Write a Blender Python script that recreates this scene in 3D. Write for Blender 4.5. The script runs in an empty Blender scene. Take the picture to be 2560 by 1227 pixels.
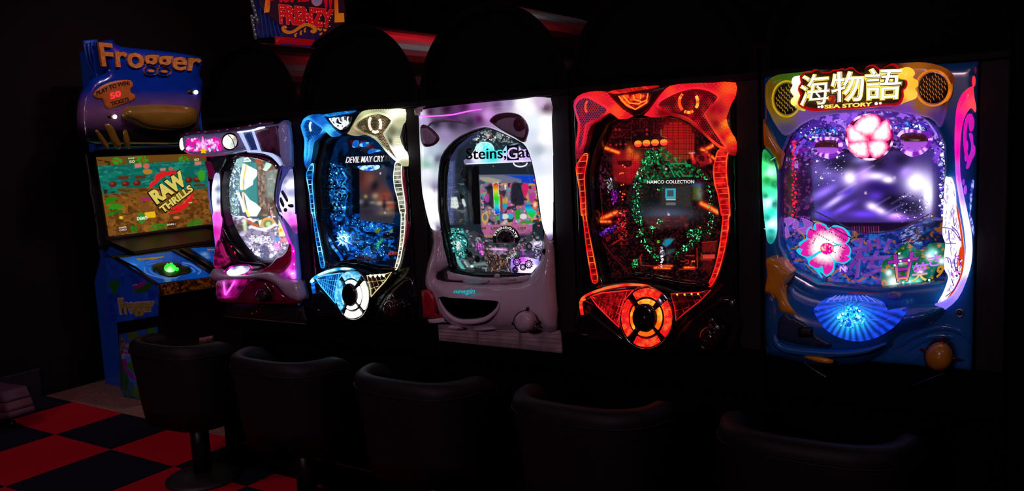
import bpy, bmesh, math, random
import numpy as np
from mathutils import Vector, Matrix
from mathutils.geometry import delaunay_2d_cdt

scene = bpy.context.scene
COL = scene.collection
W, H = 2560, 1227

# ------------------------------------------------------------------ camera
FPX = 2114.32
CAM = np.array([0.1768, -2.3622, 1.3136])
YAW, PITCH, ROLL = 0.5795, -0.1204, -0.0481
_cy, _sy = math.cos(YAW), math.sin(YAW)
FW = np.array([-_sy * math.cos(PITCH), _cy * math.cos(PITCH), math.sin(PITCH)])
_r = np.array([_cy, _sy, 0.0]); _u = np.cross(_r, FW)
RT = math.cos(ROLL) * _r + math.sin(ROLL) * _u
UP = -math.sin(ROLL) * _r + math.cos(ROLL) * _u
cam_data = bpy.data.cameras.new('camera')
cam_data.sensor_fit = 'HORIZONTAL'; cam_data.sensor_width = 36.0
cam_data.lens = FPX / W * 36.0
cam_data.clip_start = 0.02; cam_data.clip_end = 100
cam = bpy.data.objects.new('camera', cam_data); COL.objects.link(cam)
cam.matrix_world = Matrix(((RT[0], UP[0], -FW[0], CAM[0]), (RT[1], UP[1], -FW[1], CAM[1]),
                           (RT[2], UP[2], -FW[2], CAM[2]), (0, 0, 0, 1)))
scene.camera = cam

# ------------------------------------------------------------------ world, room lamps and added lights, exposure
world = bpy.data.worlds.new('arcade_dark'); scene.world = world; world.use_nodes = True
world.node_tree.nodes['Background'].inputs[0].default_value = (0.010, 0.004, 0.007, 1)
world.node_tree.nodes['Background'].inputs[1].default_value = 0.12
scene.view_settings.view_transform = 'Standard'; scene.view_settings.look = 'None'
scene.view_settings.exposure = 0.0; scene.view_settings.gamma = 1.0
scene.view_settings.use_curve_mapping = False
scene.cycles.use_denoising = True
scene.cycles.use_adaptive_sampling = True; scene.cycles.adaptive_threshold = 0.04
scene.cycles.max_bounces = 5; scene.cycles.transparent_max_bounces = 8
scene.cycles.sample_clamp_indirect = 3.0; scene.cycles.sample_clamp_direct = 0.0
scene.cycles.caustics_reflective = False; scene.cycles.caustics_refractive = False

def area(name, loc, target, size, power, color, size_y=None, spread=180):
    l = bpy.data.lights.new(name, 'AREA'); l.shape = 'RECTANGLE'; l.size = size; l.size_y = size_y or size
    l.energy = power; l.color = color; l.spread = math.radians(spread)
    o = bpy.data.objects.new(name, l); COL.objects.link(o); o.location = loc
    o.rotation_euler = (Vector(target) - Vector(loc)).to_track_quat('-Z', 'Y').to_euler()
    return o
# small ceiling lamps of the dim arcade, in front of the row and to the left of it
area('ceiling_lamp_light', (-2.2, -3.6, 3.1), (-3.2, 0.2, 0.6), 0.22, 2.4, (1.0, 0.62, 0.80), spread=100)
area('ceiling_lamp_light', (-3.0, -1.8, 3.15), (-3.6, -0.2, 0.0), 0.25, 2.3, (1.0, 0.50, 0.68), spread=105)
area('front_fill_light', (-0.4, -5.4, 2.3), (-2.0, 0.0, 0.9), 0.35, 9.5, (1.0, 0.60, 0.80), spread=110)  # added fill from behind the camera, brightening the fronts of the row
area('ceiling_lamp_light', (1.6, -2.4, 3.0), (-1.4, 0.0, 0.8), 0.22, 1.0, (0.95, 0.65, 0.85), spread=90)
area('ceiling_lamp_light', (-2.9, 0.9, 3.2), (-4.3, 0.7, 1.5), 0.16, 1.5, (1.0, 0.78, 0.80), spread=60)  # added light aimed at the video game to brighten its front
area('ceiling_lamp_light', (-2.7, 0.2, 3.1), (-4.3, 0.7, 1.5), 0.10, 0.6, (1.0, 0.15, 0.15), spread=60)
# unseen lights behind the row, added for the bands mirrored in the vaults
area('vault_band_light', (-3.0, 3.1, 3.75), (-3.0, 0.0, 1.6), 0.9, 5.0, (1.0, 0.015, 0.03), 1.1)
area('vault_band_light', (-2.1, 3.1, 3.75), (-2.1, 0.0, 1.6), 0.16, 1.0, (0.85, 0.9, 1.0), 1.1)
area('vault_band_light', (-1.35, 3.1, 3.75), (-1.35, 0.0, 1.6), 0.35, 1.0, (1.0, 0.02, 0.04), 1.1)

# ------------------------------------------------------------------ helpers
def rays(px):
    px = np.atleast_2d(np.asarray(px, float))
    return ((px[:, :1] - W / 2) / FPX) * RT - ((px[:, 1:] - H / 2) / FPX) * UP + FW
class Pl:
    """a real plane of the place: point o, unit normal n towards the viewer; at() finds points of it"""
    def __init__(s, o, n=(0, -1, 0), dx=0.0):
        s.o = np.array(o, float); s.n = np.array(n, float) / np.linalg.norm(n); s.dx = np.array([dx, 0, 0])
    def at(s, px, h=0.0):
        d = rays(px); h = np.broadcast_to(np.asarray(h, float), (len(d),))
        t = ((s.o - CAM) @ s.n + h) / (d @ s.n)
        return CAM + t[:, None] * d + s.dx
    def off(s, h): return Pl(s.o + s.n * h, s.n, s.dx[0])
def Y(y, dx=0.0): return Pl((0, y, 0), (0, -1, 0), dx)
VIEW = dict(A5=(1880,120,600/1753), B5=(1880,520,.375), A4=(1400,180,480/1636), B4=(1400,520,480/1550),
  A3=(1020,220,400/1444), B3=(1020,540,420/1432), A2=(720,250,330/1350), B2=(720,530,330/1350),
  A1=(430,250,350/1481), B1=(500,520,280/1074), F1=(180,80,380/1457), F2=(200,370,360/1523), F3=(230,600,350/1022),
  F4=(0,800,700/2011), T=(500,0,.375), C=(500,780,.375), G5=(1920,540,320/1963), H5=(2160,540,300/1840),
  I5=(1920,260,280/2147), J5=(2180,140,280/1227), K5=(1960,150,330/2560), C4=(1460,280,200/1115), D4=(1640,280,210/1171),
  E4=(1460,500,380/2331), C3=(1160,320,220/1500), D3=(1080,420,170/1043), E3=(1100,540,290/1977), G3=(1180,440,190/1457),
  C2=(800,340,220/1350), D2=(800,520,220/1687), C1=(520,380,220/1687), D1=(560,540,200/1534), S1=(600,0,300/2560),
  R1=(2380,140,180/394), P1=(280,620,260/2560), R5=(2240,800,240/1472), Q3=(1200,720,220/1928), N=(0,0,1.0))
def v(view, s):
    x0, y0, k = VIEW[view]
    a = np.array([[float(t) for t in w.split(',')] for w in s.split()])
    return a * k + (x0, y0)
def c(h, k=1.0):
    h = h.lstrip('#'); a = np.array([int(h[i:i + 2], 16) / 255 for i in (0, 2, 4)])
    return lin(a) * k
def lin(a):
    a = np.asarray(a, float)
    return np.where(a <= 0.04045, a / 12.92, ((np.maximum(a, 0) + 0.055) / 1.055) ** 2.4)

# materials -------------------------------------------------------
MATS = {}
def _pr(name):
    m = bpy.data.materials.new(name); m.use_nodes = True
    return m, m.node_tree, m.node_tree.nodes['Principled BSDF']
def pl(name, col, rough=0.4, metal=0.0, coat=0.0, grain=0.12, scale=40.0, bump=0.0, stretch=None, spec=0.5, em=None):
    """plain surface: colour with a fine procedural grain"""
    if name in MATS: return MATS[name]
    m, t, b = _pr(name)
    tc = t.nodes.new('ShaderNodeTexCoord'); mp = t.nodes.new('ShaderNodeMapping'); nz = t.nodes.new('ShaderNodeTexNoise')
    mp.inputs['Scale'].default_value = stretch or (1, 1, 1)
    nz.inputs['Scale'].default_value = scale; nz.inputs['Detail'].default_value = 4
    rp = t.nodes.new('ShaderNodeValToRGB'); col = np.asarray(col, float)
    rp.color_ramp.elements[0].position = 0.3; rp.color_ramp.elements[1].position = 0.7
    rp.color_ramp.elements[0].color = (*(col * (1 - grain)), 1); rp.color_ramp.elements[1].color = (*np.minimum(col * (1 + grain), 1), 1)
    t.links.new(tc.outputs['Object'], mp.inputs[0]); t.links.new(mp.outputs[0], nz.inputs[0])
    t.links.new(nz.outputs[0], rp.inputs[0]); t.links.new(rp.outputs[0], b.inputs['Base Color'])
    b.inputs['Roughness'].default_value = rough; b.inputs['Metallic'].default_value = metal
    b.inputs['Coat Weight'].default_value = coat; b.inputs['Coat Roughness'].default_value = 0.08
    b.inputs['Specular IOR Level'].default_value = spec
    if bump:
        bn = t.nodes.new('ShaderNodeBump'); bn.inputs['Strength'].default_value = bump; bn.inputs['Distance'].default_value = 0.002
        t.links.new(nz.outputs[0], bn.inputs['Height']); t.links.new(bn.outputs[0], b.inputs['Normal'])
    if em is not None:
        b.inputs['Emission Color'].default_value = (*em, 1); b.inputs['Emission Strength'].default_value = 1.0
    MATS[name] = m; return m
def em(name, col, k=1.0):
    """a lamp of one colour"""
    if name in MATS: return MATS[name]
    m, t, b = _pr(name); col = np.asarray(col, float)
    b.inputs['Base Color'].default_value = (*np.clip(col * 0.3, 0, 1), 1); b.inputs['Roughness'].default_value = 0.2
    nz = t.nodes.new('ShaderNodeTexNoise'); nz.inputs['Scale'].default_value = 120
    mr = t.nodes.new('ShaderNodeMapRange'); mr.inputs['To Min'].default_value = 0.8 * k; mr.inputs['To Max'].default_value = 1.2 * k
    t.links.new(nz.outputs[0], mr.inputs[0]); t.links.new(mr.outputs[0], b.inputs['Emission Strength'])
    b.inputs['Emission Color'].default_value = (*col, 1)
    MATS[name] = m; return m
def glow(name='lit_plastic', k=1.0, rib=0.0, ribdir=(0, 0, 1), depth=0.35, rough=0.2, base=0.25):
    """backlit plastic: the lamp colour behind each spot comes from the mesh, prisms of the lens from a wave"""
    if name in MATS: return MATS[name]
    m, t, b = _pr(name)
    at = t.nodes.new('ShaderNodeAttribute'); at.attribute_name = 'Col'
    t.links.new(at.outputs['Color'], b.inputs['Emission Color'])
    mul = t.nodes.new('ShaderNodeVectorMath'); mul.operation = 'SCALE'; mul.inputs['Scale'].default_value = base
    t.links.new(at.outputs['Color'], mul.inputs[0])
    cl = t.nodes.new('ShaderNodeVectorMath'); cl.operation = 'MINIMUM'; cl.inputs[1].default_value = (0.6, 0.6, 0.6)
    t.links.new(mul.outputs[0], cl.inputs[0]); t.links.new(cl.outputs[0], b.inputs['Base Color'])
    b.inputs['Roughness'].default_value = rough
    b.inputs['Emission Strength'].default_value = k
    if rib:
        tc = t.nodes.new('ShaderNodeTexCoord'); mp = t.nodes.new('ShaderNodeMapping')
        d = Vector(ribdir).normalized(); mp.inputs['Rotation'].default_value = d.rotation_difference(Vector((1, 0, 0))).to_euler()
        wv = t.nodes.new('ShaderNodeTexWave'); wv.inputs['Scale'].default_value = rib; wv.inputs['Distortion'].default_value = 1.2
        wv.inputs['Detail'].default_value = 1.0
        mr = t.nodes.new('ShaderNodeMapRange'); mr.inputs['To Min'].default_value = (1 - depth) * k; mr.inputs['To Max'].default_value = (1 + depth) * k
        t.links.new(tc.outputs['Object'], mp.inputs[0]); t.links.new(mp.outputs[0], wv.inputs[0])
        t.links.new(wv.outputs['Fac'], mr.inputs[0]); t.links.new(mr.outputs[0], b.inputs['Emission Strength'])
        bn = t.nodes.new('ShaderNodeBump'); bn.inputs['Strength'].default_value = 0.4; bn.inputs['Distance'].default_value = 0.002
        t.links.new(wv.outputs['Fac'], bn.inputs['Height']); t.links.new(bn.outputs[0], b.inputs['Normal'])
    MATS[name] = m; return m
def painted(name, rough=0.5, coat=0.0):
    """printed artwork: colour of the print from the mesh, lit by the room"""
    if name in MATS: return MATS[name]
    m, t, b = _pr(name); at = t.nodes.new('ShaderNodeAttribute'); at.attribute_name = 'Col'
    t.links.new(at.outputs['Color'], b.inputs['Base Color']); b.inputs['Roughness'].default_value = rough
    b.inputs['Coat Weight'].default_value = coat
    MATS[name] = m; return m
def clear(name, tint=(1, 1, 1), gloss=0.12, rough=0.05):
    if name in MATS: return MATS[name]
    m = bpy.data.materials.new(name); m.use_nodes = True; t = m.node_tree
    for n in list(t.nodes):
        if n.type == 'BSDF_PRINCIPLED': t.nodes.remove(n)
    tr = t.nodes.new('ShaderNodeBsdfTransparent'); tr.inputs[0].default_value = (*tint, 1)
    gl = t.nodes.new('ShaderNodeBsdfGlossy'); gl.inputs['Roughness'].default_value = rough
    fr = t.nodes.new('ShaderNodeFresnel'); fr.inputs[0].default_value = 1.3
    mr = t.nodes.new('ShaderNodeMapRange'); mr.inputs['To Min'].default_value = 0.0; mr.inputs['To Max'].default_value = 1.0; mr.inputs['From Max'].default_value = 1.0 / max(gloss * 6, .1)
    mx = t.nodes.new('ShaderNodeMixShader'); out = [n for n in t.nodes if n.type == 'OUTPUT_MATERIAL'][0]
    t.links.new(fr.outputs[0], mr.inputs[0]); t.links.new(mr.outputs[0], mx.inputs[0]); t.links.new(tr.outputs[0], mx.inputs[1]); t.links.new(gl.outputs[0], mx.inputs[2])
    t.links.new(mx.outputs[0], out.inputs[0])
    MATS[name] = m; return m

# objects ---------------------------------------------------------
ROOT = {}
def thing(name, label, cat, loc=(0, 0, 0), group=None):
    o = bpy.data.objects.new(name, None); COL.objects.link(o); o.location = loc; o.empty_display_size = 0.1
    o['label'] = label; o['category'] = cat
    if group: o['group'] = group
    ROOT[o.name] = np.array(loc, float)
    return o
def mesh(name, vs, fs, mat, parent=None, cols=None, smooth=False, kind=None, label=None, cat=None, group=None):
    vs = np.asarray(vs, float).reshape(-1, 3)
    if parent is None:
        loc = (vs.min(0) + vs.max(0)) / 2; loc[2] = vs[:, 2].min()
    else: loc = ROOT[parent.name]
    me = bpy.data.meshes.new(name)
    if isinstance(fs, np.ndarray):
        k = fs.shape[1]; n = len(fs)
        me.vertices.add(len(vs)); me.vertices.foreach_set('co', (vs - loc).astype(np.float32).ravel())
        me.loops.add(n * k); me.loops.foreach_set('vertex_index', fs.astype(np.int32).ravel())
        me.polygons.add(n); me.polygons.foreach_set('loop_start', np.arange(0, n * k, k, dtype=np.int32))
        me.polygons.foreach_set('loop_total', np.full(n, k, dtype=np.int32)); me.update(calc_edges=True); me.validate()
    else:
        me.from_pydata((vs - loc).tolist(), [], [tuple(map(int, f)) for f in fs])
    if smooth: me.polygons.foreach_set('use_smooth', np.ones(len(me.polygons), bool))
    if cols is not None:
        a = me.color_attributes.new('Col', 'FLOAT_COLOR', 'POINT')
        cc = np.ones((len(vs), 4), np.float32); cc[:, :3] = cols; a.data.foreach_set('color', cc.ravel())
    me.materials.append(mat)
    o = bpy.data.objects.new(name, me); COL.objects.link(o)
    if parent is None: o.location = loc; ROOT[o.name] = np.array(loc)
    else: o.parent = parent; ROOT[o.name] = loc
    if kind: o['kind'] = kind
    if label: o['label'] = label
    if cat: o['category'] = cat
    if group: o['group'] = group
    return o
def catmull(p, n=6, closed=True):
    p = np.asarray(p, float); N = len(p); out = []
    for i in range(N if closed else N - 1):
        p0, p1, p2, p3 = (p[(i - 1) % N], p[i], p[(i + 1) % N], p[(i + 2) % N]) if closed else (p[max(i - 1, 0)], p[i], p[i + 1], p[min(i + 2, N - 1)])
        for t in np.arange(n) / n:
            out.append(0.5 * (2 * p1 + (p2 - p0) * t + (2 * p0 - 5 * p1 + 4 * p2 - p3) * t * t + (3 * p1 - p0 - 3 * p2 + p3) * t ** 3))
    if not closed: out.append(p[-1])
    return np.array(out)
def densify(p, step, closed=True):
    out = []; N = len(p)
    for i in range(N if closed else N - 1):
        a, b = p[i], p[(i + 1) % N]; n = max(1, int(np.hypot(*(b - a)) / step))
        for t in np.arange(n) / n: out.append(a + (b - a) * t)
    if not closed: out.append(p[-1])
    return np.array(out)
def inside(q, poly):
    x, y = q[:, 0], q[:, 1]; r = np.zeros(len(q), bool); N = len(poly)
    for i in range(N):
        (x1, y1), (x2, y2) = poly[i], poly[(i + 1) % N]
        if y1 != y2:
            cr = (y1 > y) != (y2 > y); r ^= cr & (x < (x2 - x1) * (y - y1) / (y2 - y1) + x1)
    return r
def segdist(q, poly, closed=True):
    d = np.full(len(q), 1e9); N = len(poly)
    for i in range(N if closed else N - 1):
        a, b = poly[i], poly[(i + 1) % N]; ab = b - a; L = ab @ ab + 1e-12
        t = np.clip(((q - a) @ ab) / L, 0, 1); d = np.minimum(d, np.hypot(*((q - a) - t[:, None] * ab).T))
    return d
def prep(out, smooth, step):
    out = np.asarray(out, float)
    if smooth: out = catmull(out, max(2, int(smooth)))
    return densify(out, step)
def puff(name, out, plane, mat, parent, h=0.006, r=None, step=7.0, holes=(), back=0.008, col=None, smooth=4, label=None, flat=False, prof='round', kind=None):
    """a moulded plate: outline on its plane, front swelling towards the viewer by h, walls going back"""
    ol = prep(out, smooth, step); hs = [prep(q, smooth, step) for q in holes]
    lo, hi = ol.min(0), ol.max(0); loops = [ol] + hs
    g = np.zeros((0, 2))
    if not flat:
        xs = np.arange(lo[0], hi[0], step); ys = np.arange(lo[1], hi[1], step * 0.866)
        gx, gy = np.meshgrid(xs, ys); gx = gx + (np.arange(len(ys)) % 2)[:, None] * step / 2
        g = np.stack([gx.ravel(), gy.ravel()], 1); g = g[inside(g, ol)]
        for q in hs: g = g[~inside(g, q)]
        if len(g):
            dd = np.min([segdist(g, q) for q in loops], 0); g = g[dd > step * (1.55 if h > .004 else .45)]
        if h > .004:      # two even rows of points just inside each edge, so that the rim rounds smoothly
            ex = []
            for li, q in enumerate(loops):
                tn = np.roll(q, -1, 0) - np.roll(q, 1, 0); nr = np.stack([-tn[:, 1], tn[:, 0]], 1); nr /= np.linalg.norm(nr, axis=1)[:, None] + 1e-9
                x_, y_ = q[:, 0], q[:, 1]; ar = (x_ * np.roll(y_, -1) - np.roll(x_, -1) * y_).sum()
                sg_ = (1 if ar > 0 else -1) * (1 if li == 0 else -1)
                for dk in (.33, .95):
                    e_ = q + nr * sg_ * dk * step; dd = np.min([segdist(e_, z) for z in loops], 0); e_ = e_[dd > dk * step * .9]
                    if len(e_): e_ = e_[inside(e_, ol)]
                    ex.append(e_)
            g = np.concatenate([g] + ex)
    pts = np.concatenate(loops + [g]); edges = []; k = 0
    for q in loops:
        edges += [(k + i, k + (i + 1) % len(q)) for i in range(len(q))]; k += len(q)
    vv, _, ff, *_ = delaunay_2d_cdt([Vector(p) for p in pts], edges, [], 0, 1e-4)
    vv = np.array([tuple(p) for p in vv]); tri = np.array([tuple(f) for f in ff])
    cen = vv[tri].mean(1); ok = inside(cen, ol)
    for q in hs: ok &= ~inside(cen, q)
    tri = tri[ok]
    d = np.min([segdist(vv, q) for q in loops], 0)
    if r is None: r = max(d.max(), 1e-3)
    t = np.clip(d / r, 0, 1)
    p = np.sqrt(np.maximum(1 - (1 - t) ** 2, 0)) if prof == 'round' else (t if prof == 'cone' else t * t * (3 - 2 * t))
    w = plane.at(vv, h * p)
    a, b, cc = w[tri[:, 0]], w[tri[:, 1]], w[tri[:, 2]]
    flip = np.einsum('ij,j->i', np.cross(b - a, cc - a), plane.n) < 0
    tri[flip] = tri[flip][:, ::-1]
    e = {}
    for f in tri:
        for i in range(3):
            k2 = (f[i], f[(i + 1) % 3])
            if (k2[1], k2[0]) in e: del e[(k2[1], k2[0])]
            else: e[k2] = 1
    bv = sorted({i for k2 in e for i in k2}); idx = {q: len(vv) + j for j, q in enumerate(bv)}
    bw = w[bv] - plane.n * back
    faces = tri.tolist()
    for (i, j) in e: faces += [(j, i, idx[i]), (j, idx[i], idx[j])]
    vs = np.concatenate([w, bw]); cols = None
    if col is not None:
        ca = col(np.concatenate([vv, vv[bv]])) if callable(col) else np.broadcast_to(col, (len(vs), 3))
        cols = ca
    return mesh(name, vs, np.array(faces), mat, parent, cols, smooth=not flat, label=label, kind=kind)
def pxscale(w): return np.linalg.norm(np.asarray(w) - CAM, axis=-1) / FPX
def sweep(P3, R, ns=6, closed=False):
    P3 = np.asarray(P3, float); n = len(P3); R = np.broadcast_to(R, (n,))
    T = np.gradient(P3, axis=0) if not closed else (np.roll(P3, -1, 0) - np.roll(P3, 1, 0))
    T /= np.linalg.norm(T, axis=1)[:, None] + 1e-12
    up = np.array([0.13, -0.97, 0.2]); A = np.cross(T, up); A /= np.linalg.norm(A, axis=1)[:, None] + 1e-9; B = np.cross(T, A)
    an = np.arange(ns) / ns * 2 * np.pi
    vs = (P3[:, None] + R[:, None, None] * (np.cos(an)[None, :, None] * A[:, None] + np.sin(an)[None, :, None] * B[:, None])).reshape(-1, 3)
    fs = []
    for i in range(n if closed else n - 1):
        k = (i + 1) % n
        for j in range(ns):
            j2 = (j + 1) % ns; fs.append((i * ns + j, i * ns + j2, k * ns + j2, k * ns + j))
    if not closed: fs += [tuple(range(ns))[::-1], tuple((n - 1) * ns + j for j in range(ns))]
    return vs, fs
def tube(name, pts, plane, mat, parent, r=2.0, smooth=4, closed=False, h=0.0, ns=6, col=None, label=None, kind=None):
    p = catmull(pts, smooth, closed) if smooth else np.asarray(pts, float)
    if np.ndim(h): h = np.interp(np.linspace(0, 1, len(p)), np.linspace(0, 1, len(h)), h)
    rr = np.interp(np.linspace(0, 1, len(p)), np.linspace(0, 1, len(r)), r) if np.ndim(r) else r
    w = plane.at(p, h); vs, fs = sweep(w, pxscale(w) * rr, ns, closed)
    cols = None
    if col is not None: cols = np.repeat(col(p) if callable(col) else np.broadcast_to(col, (len(p), 3)), ns, 0)
    return mesh(name, vs, fs, mat, parent, cols, smooth=True, label=label, kind=kind)
def tubes(name, lst, plane, mat, parent, r=1.0, smooth=3, ns=5, col=None, kind='stuff', h=0.0):
    V, F, C = [], [], []; k = 0
    for i, pts in enumerate(lst):
        p = catmull(pts, smooth, False) if smooth else np.asarray(pts, float)
        w = plane.at(p, h); vs, fs = sweep(w, pxscale(w) * r, ns)
        V.append(vs); F += [tuple(x + k for x in f) for f in fs]; k += len(vs)
        if col is not None: C.append(np.repeat(col(p) if callable(col) else np.broadcast_to(col[i] if np.ndim(col) == 2 else col, (len(p), 3)), ns, 0))
    return mesh(name, np.concatenate(V), F, mat, parent, np.concatenate(C) if C else None, smooth=True, kind=kind)
def dome(name, ctr, rx, ry, plane, mat, parent, h=0.01, n=20, rings=5, col=None, rot=0.0, back=0.004, label=None, full=False):
    """a round cap standing proud of its plane (full = a ball)"""
    ctr = np.asarray(ctr, float).ravel(); c0, s0 = math.cos(rot), math.sin(rot); V, PX = [], []; lat = np.linspace(0, math.pi / 2, rings + 1)
    if full: lat = np.linspace(-math.pi / 2 * .98, math.pi / 2, 2 * rings + 1)
    for a in lat:
        th = np.arange(n) / n * 2 * math.pi; q = np.stack([np.cos(th) * rx * math.cos(a), np.sin(th) * ry * math.cos(a)], 1)
        q = np.stack([q[:, 0] * c0 - q[:, 1] * s0, q[:, 0] * s0 + q[:, 1] * c0], 1) + ctr
        V.append(plane.at(q, h * math.sin(a))); PX.append(q)
    if not full: V.insert(0, V[0] - plane.n * back); PX.insert(0, PX[0])
    m = len(V); F = []
    for i in range(m - 1):
        for j in range(n):
            j2 = (j + 1) % n; F.append((i * n + j, (i + 1) * n + j, (i + 1) * n + j2, i * n + j2))
    F.append(tuple((m - 1) * n + j for j in range(n))[::-1])
    cols = None
    if col is not None: cols = col(np.concatenate(PX)) if callable(col) else np.broadcast_to(col, (m * n, 3))
    return mesh(name, np.concatenate(V), F, mat, parent, cols, smooth=True, label=label)
def ring(name, ctr, rx, ry, plane, mat, parent, r=2.0, n=40, rot=0, a0=0, a1=2 * math.pi, h=0.0, col=None, kind=None):
    full = abs(a1 - a0 - 2 * math.pi) < 1e-6
    th = np.linspace(a0, a1, n + (0 if full else 1), endpoint=not full); q = np.stack([np.cos(th) * rx, np.sin(th) * ry], 1)
    c0, s0 = math.cos(rot), math.sin(rot); q = np.stack([q[:, 0] * c0 - q[:, 1] * s0, q[:, 0] * s0 + q[:, 1] * c0], 1) + np.asarray(ctr, float).ravel()
    return tube(name, q, plane, mat, parent, r, smooth=0, closed=full, h=h, col=col, kind=kind)
def ell(ctr, rx, ry, n=24, rot=0, a0=0, a1=2 * math.pi):
    th = np.linspace(a0, a1, n, endpoint=abs(a1 - a0 - 2 * math.pi) > 1e-6); c0, s0 = math.cos(rot), math.sin(rot)
    x, y = np.cos(th) * rx, np.sin(th) * ry
    return np.stack([x * c0 - y * s0, x * s0 + y * c0], 1) + np.asarray(ctr, float).ravel()
def sector(ctr, r0, r1, a0, a1, sx=1, sy=1, n=10):
    o = ell((0, 0), r1 * sx, r1 * sy, n, 0, a0, a1); i = ell((0, 0), r0 * sx, r0 * sy, n, 0, a0, a1)[::-1]
    return np.concatenate([o, i]) + np.asarray(ctr, float).ravel()
def leds(name, pts, plane, parent, cols, r=1.5, mat=None, h=0.002, kind='stuff'):
    """small lamps joined into one piece: too small to pick apart singly"""
    pts = np.asarray(pts, float); n = 6; V, F, C = [], [], []; k = 0; r = np.broadcast_to(r, (len(pts),)); cols = np.broadcast_to(cols, (len(pts), 3))
    w0 = plane.at(pts); sc = pxscale(w0); ex = np.cross([0, 0, 1.0], plane.n); ex = ex / np.linalg.norm(ex); ez = np.cross(plane.n, ex)
    th = np.arange(n) / n * 2 * math.pi
    for i in range(len(pts)):
        R = sc[i] * r[i]; b = w0[i] + R * (np.cos(th)[:, None] * ex + np.sin(th)[:, None] * ez)
        V += [b, w0[i][None] + plane.n * max(h, R * .6)]; F += [(k + j, k + (j + 1) % n, k + n) for j in range(n)]; k += n + 1
        C += [cols[i]] * (n + 1)
    return mesh(name, np.concatenate(V), np.array(F), mat or glow(), parent, np.array(C), kind=kind)
def jewels(name, region, n, plane, parent, cols, size=(1.5, 5), seed=1, depth=0.02, dark=0.5, mat=None, kind='stuff', asp=2.0):
    """clear faceted plastic ornament pieces behind the glass, their sparkle put into the emission, joined into one part"""
    rg = np.random.default_rng(seed); region = np.asarray(region, float); lo, hi = region.min(0), region.max(0); q = np.zeros((0, 2))
    while len(q) < n:
        a = rg.uniform(lo, hi, (n * 2, 2)); q = np.concatenate([q, a[inside(a, region)]])
    q = q[:n]; hh = rg.uniform(0, depth, n); w = plane.at(q, hh); sc = pxscale(w); V, F, C = [], [], []
    cols = np.atleast_2d(cols); m = 5
    for i in range(n):
        s = sc[i] * size[0] * (size[1] / size[0]) ** (rg.random() ** 2); a0 = rg.random() * 6.28; st = rg.uniform(1, asp)
        th = a0 + np.arange(m) / m * 2 * math.pi + rg.uniform(-.3, .3, m); rot = rg.random() * 6.28
        x, z = np.cos(th) * s * st, np.sin(th) * s; X = x * math.cos(rot) - z * math.sin(rot); Z = x * math.sin(rot) + z * math.cos(rot)
        ex = np.cross([0, 0, 1.0], plane.n); b = w[i] + X[:, None] * ex + Z[:, None] * np.array([0, 0, 1.0])
        V += [b, (w[i] + plane.n * s * 0.8 + ex * rg.uniform(-.4, .4) * s)[None]]; k = i * (m + 1)
        F += [(k + j, k + (j + 1) % m, k + m) for j in range(m)]
        cc = cols[rg.integers(len(cols))]; br = (1 - dark) + dark * rg.random() ** 2; C += [cc * br * rg.uniform(.3, 1.4) for _ in range(m)] + [cc * br * rg.uniform(.5, 2.2)]  # random emission at each corner stands in for sparkle
    return mesh(name, np.concatenate(V), np.array(F), mat or glow(), parent, np.array(C), kind=kind)
def text(name, s, quad, plane, mat, parent, depth=0.002, bold=0.0, shear=0.0, arc=None, h=0.0, col=None, pad=True, label=None, pixel=False, res=3):
    """raised lettering fitted between four corner points (bottom left, bottom right, top right, top left)"""
    cu = bpy.data.curves.new('lettering', 'FONT'); cu.body = s; cu.offset = bold; cu.shear = shear; cu.resolution_u = res; cu.extrude = 0.05; cu.fill_mode = 'FRONT' if False else 'BOTH'
    ob = bpy.data.objects.new('lettering', cu); COL.objects.link(ob)
    dg = bpy.context.evaluated_depsgraph_get(); me = ob.evaluated_get(dg).to_mesh()
    n = len(me.vertices); co = np.zeros(n * 3); me.vertices.foreach_get('co', co); co = co.reshape(-1, 3)
    fs = [tuple(p.vertices) for p in me.polygons]
    ob.evaluated_get(dg).to_mesh_clear(); bpy.data.objects.remove(ob); bpy.data.curves.remove(cu)
    lo, hi = co.min(0), co.max(0); uu = (co[:, 0] - lo[0]) / (hi[0] - lo[0]); ww = (co[:, 1] - lo[1]) / (hi[1] - lo[1])
    if arc is not None: px = arc(uu, ww)
    else:
        q = np.asarray(quad, float); px = ((1 - uu) * (1 - ww))[:, None] * q[0] + (uu * (1 - ww))[:, None] * q[1] + (uu * ww)[:, None] * q[2] + ((1 - uu) * ww)[:, None] * q[3]
    front = co[:, 2] > 0
    w = plane.at(px, h) + np.where(front, depth, 0.0)[:, None] * plane.n
    cols = None
    if col is not None: cols = col(px) if callable(col) else np.broadcast_to(col, (n, 3))
    return mesh(name, w, fs, mat, parent, cols, label=label)
def idw(*pts, p=3.0):
    """lamp colours behind a lens: (view, x, y, colour, strength)"""
    xy, cc = [], []
    for (vw, x, y, h, k) in pts:
        x0, y0, s = VIEW[vw]; xy.append((x * s + x0, y * s + y0)); cc.append(c(h, k))
    xy = np.array(xy); cc = np.array(cc)
    def f(q):
        d = np.hypot(q[:, None, 0] - xy[None, :, 0], q[:, None, 1] - xy[None, :, 1]) + 1.0
        w = d ** -p; return (w[:, :, None] * cc[None]).sum(1) / w.sum(1)[:, None]
    return f
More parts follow.
